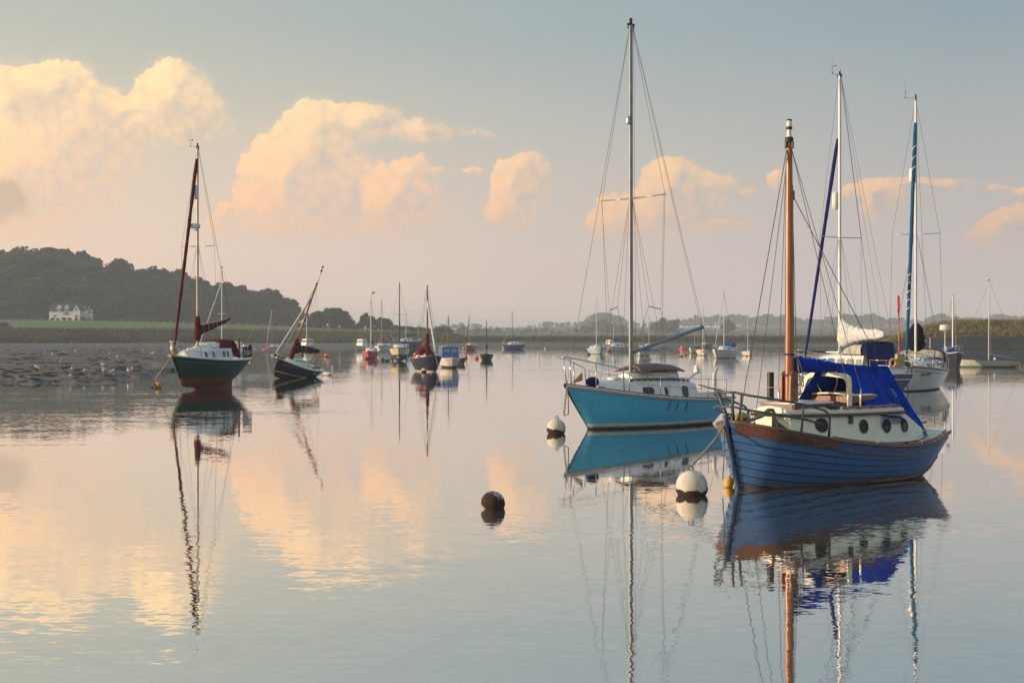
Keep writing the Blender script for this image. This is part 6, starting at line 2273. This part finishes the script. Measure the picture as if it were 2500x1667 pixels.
buoy('pink red buoy beside the navy boat with blue cover', 2332, 898, .33, M['pink'], .3, 0, R(15), .5)
buoy('orange float at the stern of the white keelboat', 2484, 892, .12, M['orange'], 0, 0, 0, .8, z=.1)
buoy('grey white buoy low in the water under the white yacht with sprayhood', 1784, 874.5, .18, M['buoywhite'], .5, 0, 0, .5)

# ================================================================== birds
def gull(label, px, py, k=1.0, rz=0.0, z=.12, D=None, group='gulls on the mud'):
    if D is None:
        D = (HC - z) * F / (py - HY)
        z = max(mud_z(px, D), .02)
    root = empty('gull', (X(px, D), D, z), rz)
    tag(root, label, 'bird', group)
    rings = []
    for t, r_, zc in ((0, .012, .19), (.12, .055, .185), (.3, .085, .19), (.5, .09, .20), (.68, .07, .225), (.78, .045, .27), (.86, .042, .305), (.94, .036, .315), (1.0, .012, .305)):
        x = (-.20 + .40 * t) * k if t <= .68 else (-.20 + .40 * .68 + .10 * (t - .68)) * k
        rings.append([Vector((x + .02 * math.sin(a) * (t > .7), math.cos(a) * r_ * k, (zc + math.sin(a) * r_ * (1.0 if t < .7 else 1.1)) * k)) for a in np.linspace(0, 2 * math.pi, 9)[:-1]])
    MB().loft(rings, True, True).build('body', M['feather'], root, True)
    for s in (1, -1):
        rr = [[(-.30 * k, s * .03 * k, .205 * k), (-.28 * k, s * .05 * k, .235 * k)], [(-.10 * k, s * .088 * k, .17 * k), (-.10 * k, s * .06 * k, .27 * k)], [(.06 * k, s * .088 * k, .19 * k), (.06 * k, s * .05 * k, .27 * k)]]
        MB().grid(rr).build('wing', M['featherg'], root, True)
        MB().tube([(0, s * .03 * k, .13 * k), (0, s * .03 * k, -.02)], .008 * k, 4).build('leg', M['orange'], root)
    MB().tube([(.10 * k, 0, .305 * k), (.16 * k, 0, .295 * k)], [.012 * k, .003 * k], 5).build('beak', M['yellow'], root)
    return root


gull('large gull with grey back standing in mid mud flat', 252, 904, 1.45, R(200), group=None)
for i, (lb, px, py, k, rz) in enumerate((
        ('white gull seen tail on, leftmost of the row by the water', 173, 919, 1.25, R(80)), ('gull upright in the row by the water, right of the leftmost', 207, 919, 1.1, R(300)),
        ('gull crouching in the middle of the row by the water', 253, 918, 1.2, R(190)), ('gull preening beside the crouching gull', 276, 920, 1.2, R(10)),
        ('gull upright, left one of the pair at the right of the row', 314, 918, 1.1, R(250)), ('gull upright, right one of the pair at the right of the row', 323, 916, 1.2, R(280)),
        ('lone gull further up the mud above the leftmost', 149, 891, 1.1, R(270)), ('lone gull far up the mud toward the green yacht', 287, 880, 1.1, R(230)), ('small gull by the puddle under the leftmost', 172, 928, .8, R(200)))):
    gull(lb, px, py, k, rz)
for (px, py) in ((174, 842), (151, 846), (156, 864), (185, 865), (128, 872), (265, 871), (108, 869), (349, 862), (240, 848), (420, 876), (368, 870)):
    gull('small white gull far off on the upper mud', px, py, 1.25, R(px * 7 % 360), z=.3, group='far gulls on the upper mud')
gull('gull perched on top of the mast of the red boat', 908.5, 720, 1.6, R(200), z=Z(721, DW(874.5)), D=DW(874.5), group=None)

D = DW(916.5)
sw = empty('swan', (X(801, D), D, 0), R(-20))
tag(sw, 'white swan with upright neck swimming right of the leaning boat', 'bird')
rings = []
for t, r_, zc in ((0, .02, .20), (.15, .10, .15), (.4, .16, .11), (.65, .16, .10), (.85, .10, .11), (1, .03, .13)):
    rings.append([Vector((-.38 + .72 * t, math.cos(a) * r_, zc + math.sin(a) * r_ * .8)) for a in np.linspace(0, 2 * math.pi, 11)[:-1]])
MB().loft(rings, True, True).build('body', M['feather'], sw, True)
MB().tube([(.26, 0, .12), (.34, 0, .22), (.33, 0, .38), (.30, 0, .54), (.32, 0, .62), (.38, 0, .64)], [.055, .045, .035, .034, .042, .035], 8).build('neck', M['feather'], sw, True)
MB().tube([(.39, 0, .635), (.47, 0, .60)], [.026, .012], 6).build('beak', M['orange'], sw, True)
D = DW(882.5)
dk_ = empty('duck', (X(948, D), D, 0), R(0))
tag(dk_, 'dark duck swimming between the weedy buoy and the bilge keeler', 'bird')
rings = []
for t, r_, zc in ((0, .02, .16), (.2, .09, .10), (.55, .11, .08), (.85, .07, .10), (1, .03, .12)):
    rings.append([Vector((-.5 + .75 * t, math.cos(a) * r_, zc + math.sin(a) * r_)) for a in np.linspace(0, 2 * math.pi, 9)[:-1]])
MB().loft(rings, True, True).build('body', mat('dark_feathers', (.03, .025, .02), .8), dk_, True)
MB().tube([(.2, 0, .12), (.28, 0, .26), (.36, 0, .30), (.46, 0, .28)], [.05, .045, .06, .02], 7).build('head', mat('dark_feathers', (.03, .025, .02), .8), dk_, True)

# ================================================================== posts on the far bank
for i, (px, t, b, lb) in enumerate(((1110, 797, 810, 'short timber post rising from the hedge end of the far bank'), (1138, 800, 815, 'stubby timber post behind the red yacht on the mud'), (1152, 798, 814, 'timber post just right of the red yacht mast'), (1174, 798, 818, 'timber post left of the small green boat mast'),
                              (1244, 809, 823, 'short timber post left of the leaning mast yacht'), (1267, 795, 824, 'tall sunlit timber post right of the leaning mast yacht'), (1317, 786, 824, 'tallest sunlit timber post on the far bank'), (1294, 806, 823, 'thin pale post between the two tall sunlit ones'))):
    D = 560.0
    zb_ = hill_z(px, D) - .3
    h_ = Z(t, D) - zb_
    MBp = MB().tube([(0, 0, 0), (0, 0, h_)], [.16 if i in (5, 6) else .13, .13 if i in (5, 6) else .10], 7)
    o = MBp.build('timber_post', mat('bleached_timber', (.42, .30, .20), .8, var=.3, scale=3), None)
    o.location = (X(px, D), D, zb_)
    tag(o, lb, 'post', 'timber posts on the far bank')
D = 196.0
o = MB().tube([(0, 0, -.6), (0, 0, 4.1), (0, 0, 5.75)], [.09, .08, .05], 7).build('withy_post', M['black'], None)
o.location = (X(2334, D), D, 0)
tag(o, 'thin black withy post standing before the grassy dyke', 'post')

# ================================================================== white house at the foot of the wood
def house():
    D = 712.0
    zb_ = hill_z(170, D) - .2
    u = D / F                         # metres per pixel of the photograph at the house
    root = empty('country_house', (X(120, D), D, zb_))
    tag(root, 'white gabled house with dormers and a conservatory below the wood', 'house')
    wm = mat('house_render', (.80, .81, .80), .8, var=.05)
    rm = mat('slate_roof', (.040, .042, .045), .8, var=.2, scale=2)
    gm = mat('house_glass', (.10, .12, .14), .2, coat=.3)
    fm = mat('white_frame', (.66, .68, .68), .6)
    W = lambda px: (px - 120) * u
    Hh = lambda py: (781.5 - py) * u
    # long wing
    mb = MB().box(((W(120) + W(179)) / 2, 4, Hh(758) / 2), (W(179) - W(120), 8, Hh(758)))
    mb.build('wing_wall', wm, root)
    x0, x1, ze, zr = W(119), W(180), Hh(758), Hh(740)
    mb = MB().loft([[Vector((x0, -.4, ze - .1)), Vector((x0, 4, zr)), Vector((x0, 8.4, ze - .1))], [Vector((x1, -.4, ze - .1)), Vector((x1, 4, zr)), Vector((x1, 8.4, ze - .1))]], closed=False)
    mb.poly([(x0 + .4, 0, ze - .1), (x0 + .4, 4, zr - .3), (x0 + .4, 8, ze - .1)])
    ro = mb.build('roof', rm, root)
    # gabled cross wing
    a, b = W(179), W(197)
    mb = MB()
    P = [(a, -1.2, 0), (b, -1.2, 0), (b, -1.2, Hh(757)), ((a + b) / 2, -1.2, Hh(740.5)), (a, -1.2, Hh(757))]
    Q = [(x, 8, z) for x, _, z in P]
    mb.loft([[Vector(p) for p in P], [Vector(p) for p in Q]], True, True)
    mb.build('gable_wall', wm, root)
    m_ = (a + b) / 2
    mb = MB()
    for s, xe in ((-1, a - .35), (1, b + .35)):
        mb.slab([(m_, -1.5, Hh(739.7)), (m_, 8.2, Hh(739.7)), (xe, 8.2, Hh(757.6)), (xe, -1.5, Hh(757.6))], .16)
    mb.build('gable_roof', rm, root)
    for px, py, w, h, y in ((134, 770, 1.4, .95, -.06), (147, 771, .01, .01, -.06), (188, 753.5, .85, 1.0, -1.26), (188, 772, 1.15, 1.7, -1.26)):
        if w < .1:
            continue
        f = MB().box((W(px), y, Hh(py)), (w + .25, .10, h + .25)).build('window', fm, root)
        for k in range(2):
            MB().box((W(px) + (k - .5) * w * .5, y - .04, Hh(py)), (w * .44, .08, h)).build('pane', gm, f)
    # dormers
    for px in (143.5, 162):
        x = W(px)
        f = MB().box((x, .9, Hh(753)), (1.5, 2.0, 1.9)).build('dormer', wm, root)
        MB().box((x, -.14, Hh(753.3)), (1.0, .10, .85)).build('pane', gm, f)
        mb = MB()
        for s in (-1, 1):
            mb.slab([(x, -.35, Hh(743)), (x, 3.4, Hh(743)), (x + s * 1.15, 3.4, Hh(751.5)), (x + s * 1.15, -.35, Hh(751.5))], .12)
        mb.poly([(x - 1.0, -.2, Hh(751)), (x + 1.0, -.2, Hh(751)), (x, -.2, Hh(743.4))])
        mb.build('dormer_gable', wm, f)
    # porch and chimneys
    mb = MB().loft([[Vector((W(154), -1.6, Hh(766))), Vector((W(161.5), -1.6, Hh(762))), Vector((W(169.5), -1.6, Hh(766)))], [Vector((W(154), .2, Hh(765))), Vector((W(161.5), .2, Hh(760))), Vector((W(169.5), .2, Hh(765)))]], closed=False)
    mb.build('porch_roof', rm, root)
    for px in (199, 209):
        x = W(px)
        mb = MB().loft([[Vector((x - .7, 5, Hh(752))), Vector((x + .7, 5, Hh(752))), Vector((x + .7, 6.4, Hh(752))), Vector((x - .7, 6.4, Hh(752)))], [Vector((x - .04, 5.7, Hh(746))), Vector((x + .04, 5.7, Hh(746))), Vector((x + .04, 5.75, Hh(746))), Vector((x - .04, 5.75, Hh(746)))]], True, True)
        mb.build('turret_cap', wm, root)
    MB().box(((W(197) + W(216)) / 2, 5.5, Hh(764)), (W(216) - W(197), 5, Hh(753))).build('rear_wall', rm, root)
    # conservatory
    cx0, cx1 = W(197.5), W(227)
    mb = MB().box(((cx0 + cx1) / 2, 1.2, Hh(766) * .5 + .2), (cx1 - cx0, 3.4, Hh(766)))
    co = mb.build('conservatory', gm, root)
    for k in range(12):
        x = cx0 + (cx1 - cx0) * k / 11
        MB().box((x, -.56, Hh(766) * .5 + .2), (.14, .12, Hh(766))).build('frame', fm, co)
    MB().box(((cx0 + cx1) / 2, -.56, Hh(767)), (cx1 - cx0, .14, .22)).build('frame', fm, co)
    gx = W(218)
    mb = MB()
    for s in (-1, 1):
        mb.slab([(gx, -.7, Hh(762.2)), (gx, 2.6, Hh(762.2)), (gx + s * 1.75, 2.6, Hh(766.5)), (gx + s * 1.75, -.7, Hh(766.5))], .14)
        mb.slab([(gx, 1.0, Hh(752.5)), (gx, 3.4, Hh(752.5)), (gx + s * .8, 3.4, Hh(761)), (gx + s * .8, 1.0, Hh(761))], .12)
    mb.build('glass_gable', fm, co)
    mb = MB().slab([(W(200), -.4, Hh(764.5)), (W(214), -.4, Hh(764.5)), (W(214), 2.8, Hh(754.5)), (W(202), 2.8, Hh(754.5))], .12)
    mb.build('glass_roof', mat('grey_glass_roof', (.26, .28, .29), .3, var=.3, scale=3), co)
    return root


house()

# ================================================================== trees
def leaf_material(name, a, b, c):
    m = bpy.data.materials.new(name)
    m.use_nodes = True
    q = NG(m.node_tree)
    bs = m.node_tree.nodes['Principled BSDF']
    oi = q.new('ShaderNodeObjectInfo')
    pos = q.new('ShaderNodeTexCoord').outputs['Object']
    n = q.noise(pos, .9, 3.0, .6).outputs['Fac']
    n2 = q.noise(pos, .28, 2.0, .5).outputs['Fac']
    col = q.mix(q.smooth(n, .35, .65), a, b)
    col = q.mix(q.m('MULTIPLY', q.smooth(n2, .48, .66), .8), col, c)
    hs = q.new('ShaderNodeHueSaturation')
    q.put(hs.inputs['Hue'], q.m('MULTIPLY_ADD', oi.outputs['Random'], .05, .475))
    q.put(hs.inputs['Value'], q.m('MULTIPLY_ADD', oi.outputs['Random'], 1.0, .6))
    q.put(hs.inputs['Color'], col)
    q.put(bs.inputs['Base Color'], hs.outputs[0])
    bs.inputs['Roughness'].default_value = .8
    bs.inputs['Specular IOR Level'].default_value = .15
    return m


leafm = leaf_material('wood_foliage', (.020, .036, .017), (.040, .060, .025), (.070, .072, .028))
leaf2 = leaf_material('hedge_foliage', (.026, .038, .016), (.048, .062, .024), (.070, .075, .030))
barkm = mat('bark', (.06, .05, .04), .9, var=.3)


def crown_mesh(seed, n_leaf, shape, leaf=.055):
    """unit crown (height 1, width about 'w'): many leaf-sized faces spread over overlapping boughs, with gaps"""
    r_ = np.random.default_rng(seed)
    w, zlo, nl, flat = shape
    lumps = []
    for k in range(nl):
        a = r_.uniform(0, 2 * math.pi)
        f = r_.uniform(0, 1)
        z = zlo + (1 - zlo) * (.12 + .76 * f)
        rad = w * .5 * math.sqrt(max(.05, 1 - ((f - .42) / .68) ** 2)) * r_.uniform(.25, .78)
        lr = w * r_.uniform(.16, .27)
        lumps.append((rad * math.cos(a), rad * math.sin(a), min(z, 1 - lr * flat * .9), lr))
    lumps.append((r_.uniform(-.05, .05), r_.uniform(-.05, .05), 1 - w * .2 * flat, w * .2))
    Lm = np.array(lumps)
    idx = r_.integers(0, len(Lm), n_leaf)
    d = r_.normal(size=(n_leaf, 3))
    d /= np.linalg.norm(d, axis=1)[:, None]
    rad = (Lm[idx, 3] * r_.uniform(.45, 1.08, n_leaf) ** .6)[:, None]
    c = Lm[idx, :3] + d * rad * np.array([1, 1, flat])
    c[:, 2] = zlo * .9 + (c[:, 2] - c[:, 2].min()) / (c[:, 2].max() - c[:, 2].min()) * (1 - zlo * .9)
    nrm = d + r_.normal(size=(n_leaf, 3)) * .55
    nrm /= np.linalg.norm(nrm, axis=1)[:, None]
    t = np.cross(nrm, r_.normal(size=(n_leaf, 3)))
    t /= np.linalg.norm(t, axis=1)[:, None]
    b = np.cross(nrm, t)
    s = (leaf * r_.uniform(.6, 1.35, n_leaf))[:, None]
    V = np.concatenate([c - t * s - b * s * .6, c + t * s - b * s * .7, c + t * s * .8 + b * s, c - t * s * .7 + b * s * .8], 1).reshape(-1, 3)
    me = bpy.data.meshes.new('crown')
    me.from_pydata(V.tolist(), [], (np.arange(n_leaf * 4).reshape(-1, 4)).tolist())
    me.update()
    return me, Lm


def trunk_mesh(Lm, seed, w=.028):
    mb = MB()
    r_ = random.Random(seed)
    mb.tube([(0, 0, -.06), (r_.uniform(-.01, .01), 0, .2), (r_.uniform(-.02, .02), r_.uniform(-.02, .02), .5), (0, 0, .78)], [w * 1.25, w, w * .7, w * .3], 7)
    for k in range(min(6, len(Lm))):
        p = Lm[k]
        z0 = r_.uniform(.22, .5)
        mb.tube([(0, 0, z0), (p[0] * .5, p[1] * .5, (z0 + p[2]) * .52), (p[0], p[1], p[2])], [w * .5, w * .32, w * .12], 5)
    me = bpy.data.meshes.new('trunk')
    me.from_pydata(mb.v, [], mb.f)
    me.update()
    me.materials.append(barkm)
    return me


KINDS = []
for k, (shape, n, lf) in enumerate((((.62, .10, 15, .95), 2300, .026), ((.74, .08, 17, .85), 2500, .027), ((.50, .08, 14, 1.1), 2000, .024), ((.85, .06, 18, .75), 2600, .028),
                                    ((1.25, .02, 20, .60), 2400, .030), ((1.7, .0, 22, .48), 2400, .034), ((.46, .45, 9, .7), 900, .026))):
    cm, Lm = crown_mesh(50 + k, n, shape, lf)
    cm.materials.append(leafm if k < 4 or k == 6 else leaf2)
    KINDS.append((cm, trunk_mesh(Lm, 80 + k)))


def tree(px, D, top, kind, label, group=None, name='tree', base=None, wide=1.0, cat='tree', zoff=0.0):
    zb_ = (hill_z(px, D) if base is None else base) - .2
    h_ = Z(top, D) - zb_
    if h_ < .8:
        return
    root = empty(name, (X(px, D), D, zb_), rng.uniform(0, 6.28))
    tag(root, label, cat, group)
    cm, tm = KINDS[kind]
    for nm, me in (('trunk', tm), ('crown', cm)):
        o = bpy.data.objects.new(nm, me)
        COL.objects.link(o)
        o.parent = root
        o.scale = (h_ * wide, h_ * wide, h_)
    return root


SKY = [(-120, 600), (-60, 606), (0, 612), (20, 618), (42, 606), (58, 603), (74, 614), (88, 622), (106, 611), (132, 606), (156, 614), (174, 622), (202, 616), (222, 630), (240, 642), (255, 655), (276, 643), (292, 633), (310, 644),
       (328, 654), (345, 651), (367, 658), (400, 660), (425, 663), (457, 668), (480, 682), (500, 694), (532, 696), (556, 692), (580, 697), (605, 704), (638, 702), (660, 706), (680, 711), (700, 720), (715, 738), (728, 758), (740, 785)]
sx_, sy_ = [p[0] for p in SKY], [p[1] for p in SKY]
kd_seen = [0, 0, 0]
px = -110.0
i = 0
while px < 722:                       # skyline trees of the wood
    t = interp(sx_, sy_, px) + rng.uniform(-9, 9)
    kd = [0, 1, 2, 0, 3, 1, 2][i % 7]
    lb, gp = 'broadleaf tree standing on the skyline of the dark wood', 'skyline trees of the wood'
    if abs(px - 58) < 7 and not kd_seen[0]:
        kd_seen[0] = 1
        t, kd, lb, gp = 602, 1, 'dark round-headed tree rising above its neighbours over the white house', None
    elif abs(px - 202) < 7 and not kd_seen[1]:
        kd_seen[1] = 1
        t, kd, lb, gp = 614, 6, 'flat-topped pine with clear stems on the skyline right of the house', None
    elif abs(px - 292) < 7 and not kd_seen[2]:
        kd_seen[2] = 1
        t, kd, lb, gp = 631, 2, 'tall feathery tree standing out of the wood left of the green yacht', None
    tree(px, 800 + rng.uniform(-12, 25), t, kd, lb, gp, wide=rng.uniform(1.0, 1.35))
    px += rng.uniform(11, 17)
    i += 1
for row, (D0, drop, step) in enumerate(((778, 22, 24), (758, 50, 29), (742, 82, 33), (728, 112, 36))):
    px = -115.0 + row * 5
    while px < 735 - row * 2:
        t = interp(sx_, sy_, px) + drop * min(1, (782 - interp(sx_, sy_, px)) / 150) + rng.uniform(-7, 9)
        if not (row >= 2 and 108 < px < 236 and D0 < 748):
            tree(px, D0 + rng.uniform(-5, 5), t, rng.choice([0, 1, 1, 3, 2]), 'broadleaf tree within the dark wood below the skyline', 'inner trees of the wood', wide=rng.uniform(1.5, 2.1))
        px += rng.uniform(.8, 1.25) * step
for px in (112, 128, 141, 156, 170, 186, 203, 217, 232, 246, 262):
    tree(px, 704 + rng.uniform(-2, 2), 775 + rng.uniform(-1, 3), 5, 'low garden bush in front of the white house', 'garden bushes', 'bush', cat='bush')
px = 275.0
while px < 735:
    tree(px, 703 - (px - 275) * .02, interp([275, 740], [774, 785], px) + rng.uniform(-4, 3), 4, 'low bush along the edge of the pasture under the wood', 'wood edge bushes', 'bush', cat='bush')
    px += rng.uniform(14, 24)
# clumps right of the wood
for px, t, kd, wd in ((738, 787, 4, 1.0), (750, 771, 3, 1.1), (764, 763, 1, 1.2), (779, 758, 3, 1.2), (795, 751, 1, 1.25), (810, 750, 3, 1.1), (824, 751, 1, 1.2), (838, 758, 3, 1.1), (850, 768, 1, 1.2), (858, 782, 4, 1), (866, 794, 4, .9)):
    tree(px, 664 + rng.uniform(-5, 5), t, kd, 'dense tree of the clump behind the leaning mast', 'trees of the clump right of the wood', wide=wd)
for px, t, kd, wd in ((874, 788, 4, .9), (886, 770, 0, 1.0), (896, 763, 1, 1.15), (906, 771, 6, 1.3), (918, 778, 3, 1.1), (930, 774, 1, 1.3), (942, 776, 3, 1.2), (953, 786, 4, 1.0)):
    tree(px, 660 + rng.uniform(-4, 4), t, kd, 'tree of the small clump behind the red boat mast', 'trees of the small clump', wide=wd)
px = 958.0
while px < 1112:
    t = interp([958, 985, 1010, 1040, 1062, 1080, 1095, 1112], [793, 797, 797, 801, 803, 797, 803, 816], px) + rng.uniform(-2, 2)
    tree(px, 655, t, 5, 'scrubby bush in the hedge along the bank behind the anchored boats', 'hedge bushes on the bank', 'bush', cat='bush', wide=.9)
    px += rng.uniform(6, 10)
for px, D_, t in ((8, 540, 786), (-14, 535, 790), (24, 545, 796), (270, 552, 801), (284, 556, 803), (440, 548, 803), (455, 550, 802), (470, 556, 804), (620, 560, 808), (640, 558, 809), (150, 545, 806), (340, 552, 807)):
    tree(px, D_, t, 5, 'dark gorse bush on the salt marsh bank', 'gorse bushes on the bank', 'bush', cat='bush', wide=1.0, base=hill_z(px, D_) - .5)
for px, t, lb in ((2408, 779, 'small leafy bush sprouting on top of the grassy dyke'), (2246, 800, 'low bush at the sloping end of the grassy dyke'), (2306, 783, 'thin scrub bush on the dyke behind the radar pole')):
    db_ = float(np.interp(px, DYKE[0], DYKE[1])) + 9
    tree(px, db_, t, 4, lb, None, 'bush', base=float(np.interp(px, DYKE[0], DYKE[3])) - .3, cat='bush', wide=1.2)
# far ridge across the river
RID = [(880, 806), (960, 803), (1030, 795), (1080, 792), (1130, 787), (1170, 792), (1220, 795), (1290, 795), (1345, 782), (1370, 786), (1400, 785), (1435, 780), (1460, 763), (1476, 762), (1492, 768), (1512, 772), (1532, 783), (1560, 784), (1600, 782), (1640, 779), (1680, 776), (1700, 768),
       (1750, 769), (1790, 762), (1815, 766), (1845, 774), (1880, 761), (1905, 772), (1920, 762), (1955, 776), (2000, 779), (2040, 770), (2070, 764), (2100, 770), (2130, 765), (2160, 775), (2185, 777), (2230, 776), (2260, 779), (2300, 765), (2318, 767), (2340, 778), (2380, 773), (2410, 778), (2432, 763), (2450, 764), (2470, 774), (2486, 766), (2520, 772), (2580, 770)]
rx_, ry_ = [p[0] for p in RID], [p[1] for p in RID]
px = 905.0
i = 0
while px < 2560:
    D_ = 2250 + rng.uniform(-60, 60)
    tree(px, D_, interp(rx_, ry_, px) + rng.uniform(-2, 5), [3, 1, 4, 3, 0, 4][i % 6], 'hazy tree on the far ridge across the river', 'trees on the far ridge', wide=rng.uniform(1.2, 1.9))
    px += rng.uniform(10, 19)
    i += 1
for px, D_, t, kd, wd, lb in ((1600, 1250, 786, 1, 1.25, 'left tree of the grey clump behind the tip of the raised boom'), (1622, 1260, 775, 1, 1.5, 'tallest tree of the grey clump behind the tip of the raised boom'), (1646, 1240, 780, 3, 1.3, 'right tree of the grey clump behind the tip of the raised boom'),
                              (1777, 1200, 779, 1, 1.3, 'round lone tree behind the white yacht with sprayhood'), (1712, 1230, 803, 4, 1.0, 'small low tree left of the round lone tree')):
    tree(px, D_, t, kd, lb, wide=wd)
px = 1290.0
while px < 2260:
    if rng.random() < .75:
        D_ = rng.choice([1350, 1500, 1650, 1800])
        b_ = hill_z(px, D_)
        row = HY - (b_ - HC) / D_ * F
        tree(px, D_, row - rng.uniform(4, 9), rng.choice([4, 5, 5]), 'hazy hedgerow bush on the far fields', 'far hedgerow bushes', 'bush', cat='bush', wide=1.1)
    px += rng.uniform(9, 20)
px = 1010.0
while px < 1565:
    D_ = 1450 + rng.uniform(-100, 150)
    tree(px, D_, interp(rx_, ry_, px) + rng.uniform(2, 16) + 12 * max(0, min(1, (px - 1300) / 80)), rng.choice([1, 3, 4]), 'hazy tree in the low wood beyond the anchorage', 'far low wood', wide=rng.uniform(1.2, 1.8))
    px += rng.uniform(8, 15)

# ================================================================== reeds, dyke grass, weed on the mud
def blades(name, pts, hgt, wid, m, seed):
    r_ = np.random.default_rng(seed)
    n = len(pts)
    a = r_.uniform(0, 2 * math.pi, n)
    h_ = hgt * r_.uniform(.5, 1.3, n)
    w_ = wid * r_.uniform(.6, 1.3, n)
    dx, dy = np.cos(a) * w_, np.sin(a) * w_
    lean = r_.normal(size=(n, 2)) * h_[:, None] * .28
    P = np.array(pts)
    V = np.empty((n, 3, 3))
    V[:, 0] = P - np.stack([dx, dy, 0 * dx + .1], 1)
    V[:, 1] = P + np.stack([dx, dy, 0 * dx - .1], 1)
    V[:, 2] = P + np.stack([lean[:, 0], lean[:, 1], h_], 1)
    me = bpy.data.meshes.new(name)
    me.from_pydata(V.reshape(-1, 3).tolist(), [], np.arange(n * 3).reshape(-1, 3).tolist())
    me.update()
    me.materials.append(m)
    o = bpy.data.objects.new(name, me)
    COL.objects.link(o)
    return tag(o, kind='stuff')


r_ = np.random.default_rng(5)
PXd, D12, zmd, zgd = DYKE
pts = []
for k in range(24000):
    p_ = r_.uniform(2120, 2620)
    d_ = r_.uniform(.5, 16) ** 1
    base_ = np.interp(p_, PXd, D12)
    t_ = np.interp(d_, [0, 1.5, 3, 4.5, 6, 16], [0, .25, .5, .75, 1, 1])
    z_ = np.interp(p_, PXd, zmd) + (np.interp(p_, PXd, zgd) - np.interp(p_, PXd, zmd)) * t_
    dd = base_ + d_
    pts.append((X(p_, dd), dd, z_))
dg_ = leaf_material('dyke_blades', (.110, .120, .042), (.190, .165, .065), (.26, .19, .09))
blades('grass', pts, .70, .13, dg_, 1)
pts = []
for k in range(26000):
    p_ = r_.uniform(-120, 1130)
    a_ = ctl(p_)
    zb0 = np.interp(p_, [-2600, 400, 700, 4600], [.75, .7, .55, .5])
    db = (HC - zb0) * F / (a_[1] - HY)
    t_ = r_.uniform(.03, 1.0)
    dd = db + 45 * t_
    pts.append((X(p_, dd), dd, hill_z(p_, db + .01) + (hill_z(p_, db + 45) - hill_z(p_, db + .01)) * np.interp(t_, [0, .12, .35, .6, 1], [0, .28, .45, .62, 1])))
blades('marsh_grass', pts, 1.2, .42, leaf_material('marsh_blades', (.068, .086, .038), (.100, .108, .048), (.118, .110, .058)), 2)
pts = []
for k in range(16000):
    p_ = r_.uniform(1130, 2300)
    a_ = ctl(p_)
    zb0 = np.interp(p_, [-2600, 400, 700, 4600], [.75, .7, .55, .5])
    db = (HC - zb0) * F / (a_[1] - HY)
    t_ = r_.uniform(.2, 1.0)
    dd = db + 28 * t_
    pts.append((X(p_, dd), dd, .5 + 1.9 * np.interp(t_, [0, .12, .35, .6, 1], [0, .28, .45, .62, 1])))
blades('reeds', pts, 1.0, .40, leaf_material('reed_blades', (.050, .060, .026), (.085, .084, .038), (.15, .12, .06)), 3)

# weed clumps and stones on the near mud
V, Fc = [], []
for k in range(1100):
    p_ = r_.uniform(-60, 470)
    py_ = 846 + 92 * r_.uniform(0, 1) ** .8
    D_ = (HC - .25) * F / (py_ - HY)
    if D_ < np.interp(p_, PXS, Ds) * 1.01:
        continue
    x_, z_ = X(p_, D_), mud_z(p_, D_) + .01
    if z_ < .03:
        continue
    L_ = .05 + .62 * r_.uniform(0, 1) ** 4 * (1 + (D_ > 140) * .8)
    hh = min(.10, L_ * r_.uniform(.08, .22))
    o_ = len(V)
    nn = 7
    for j in range(nn):
        a = 2 * math.pi * j / nn
        V.append((x_ + math.cos(a) * L_ * r_.uniform(.7, 1.1), D_ + math.sin(a) * L_ * .6 * r_.uniform(.7, 1.1), z_ - .06))
    for j in range(nn):
        a = 2 * math.pi * j / nn
        V.append((x_ + math.cos(a) * L_ * r_.uniform(.35, .6), D_ + math.sin(a) * L_ * .35, z_ + hh * r_.uniform(.6, 1.1)))
    Fc += [(o_ + j, o_ + (j + 1) % nn, o_ + nn + (j + 1) % nn, o_ + nn + j) for j in range(nn)] + [tuple(range(o_ + nn, o_ + 2 * nn))]
mbw = MB()
mbw.add(V, Fc)
tag(mbw.build('seaweed', mat('mud_weed', (.034, .032, .026), .8, var=.4, scale=9, bump=.8), None), kind='stuff')
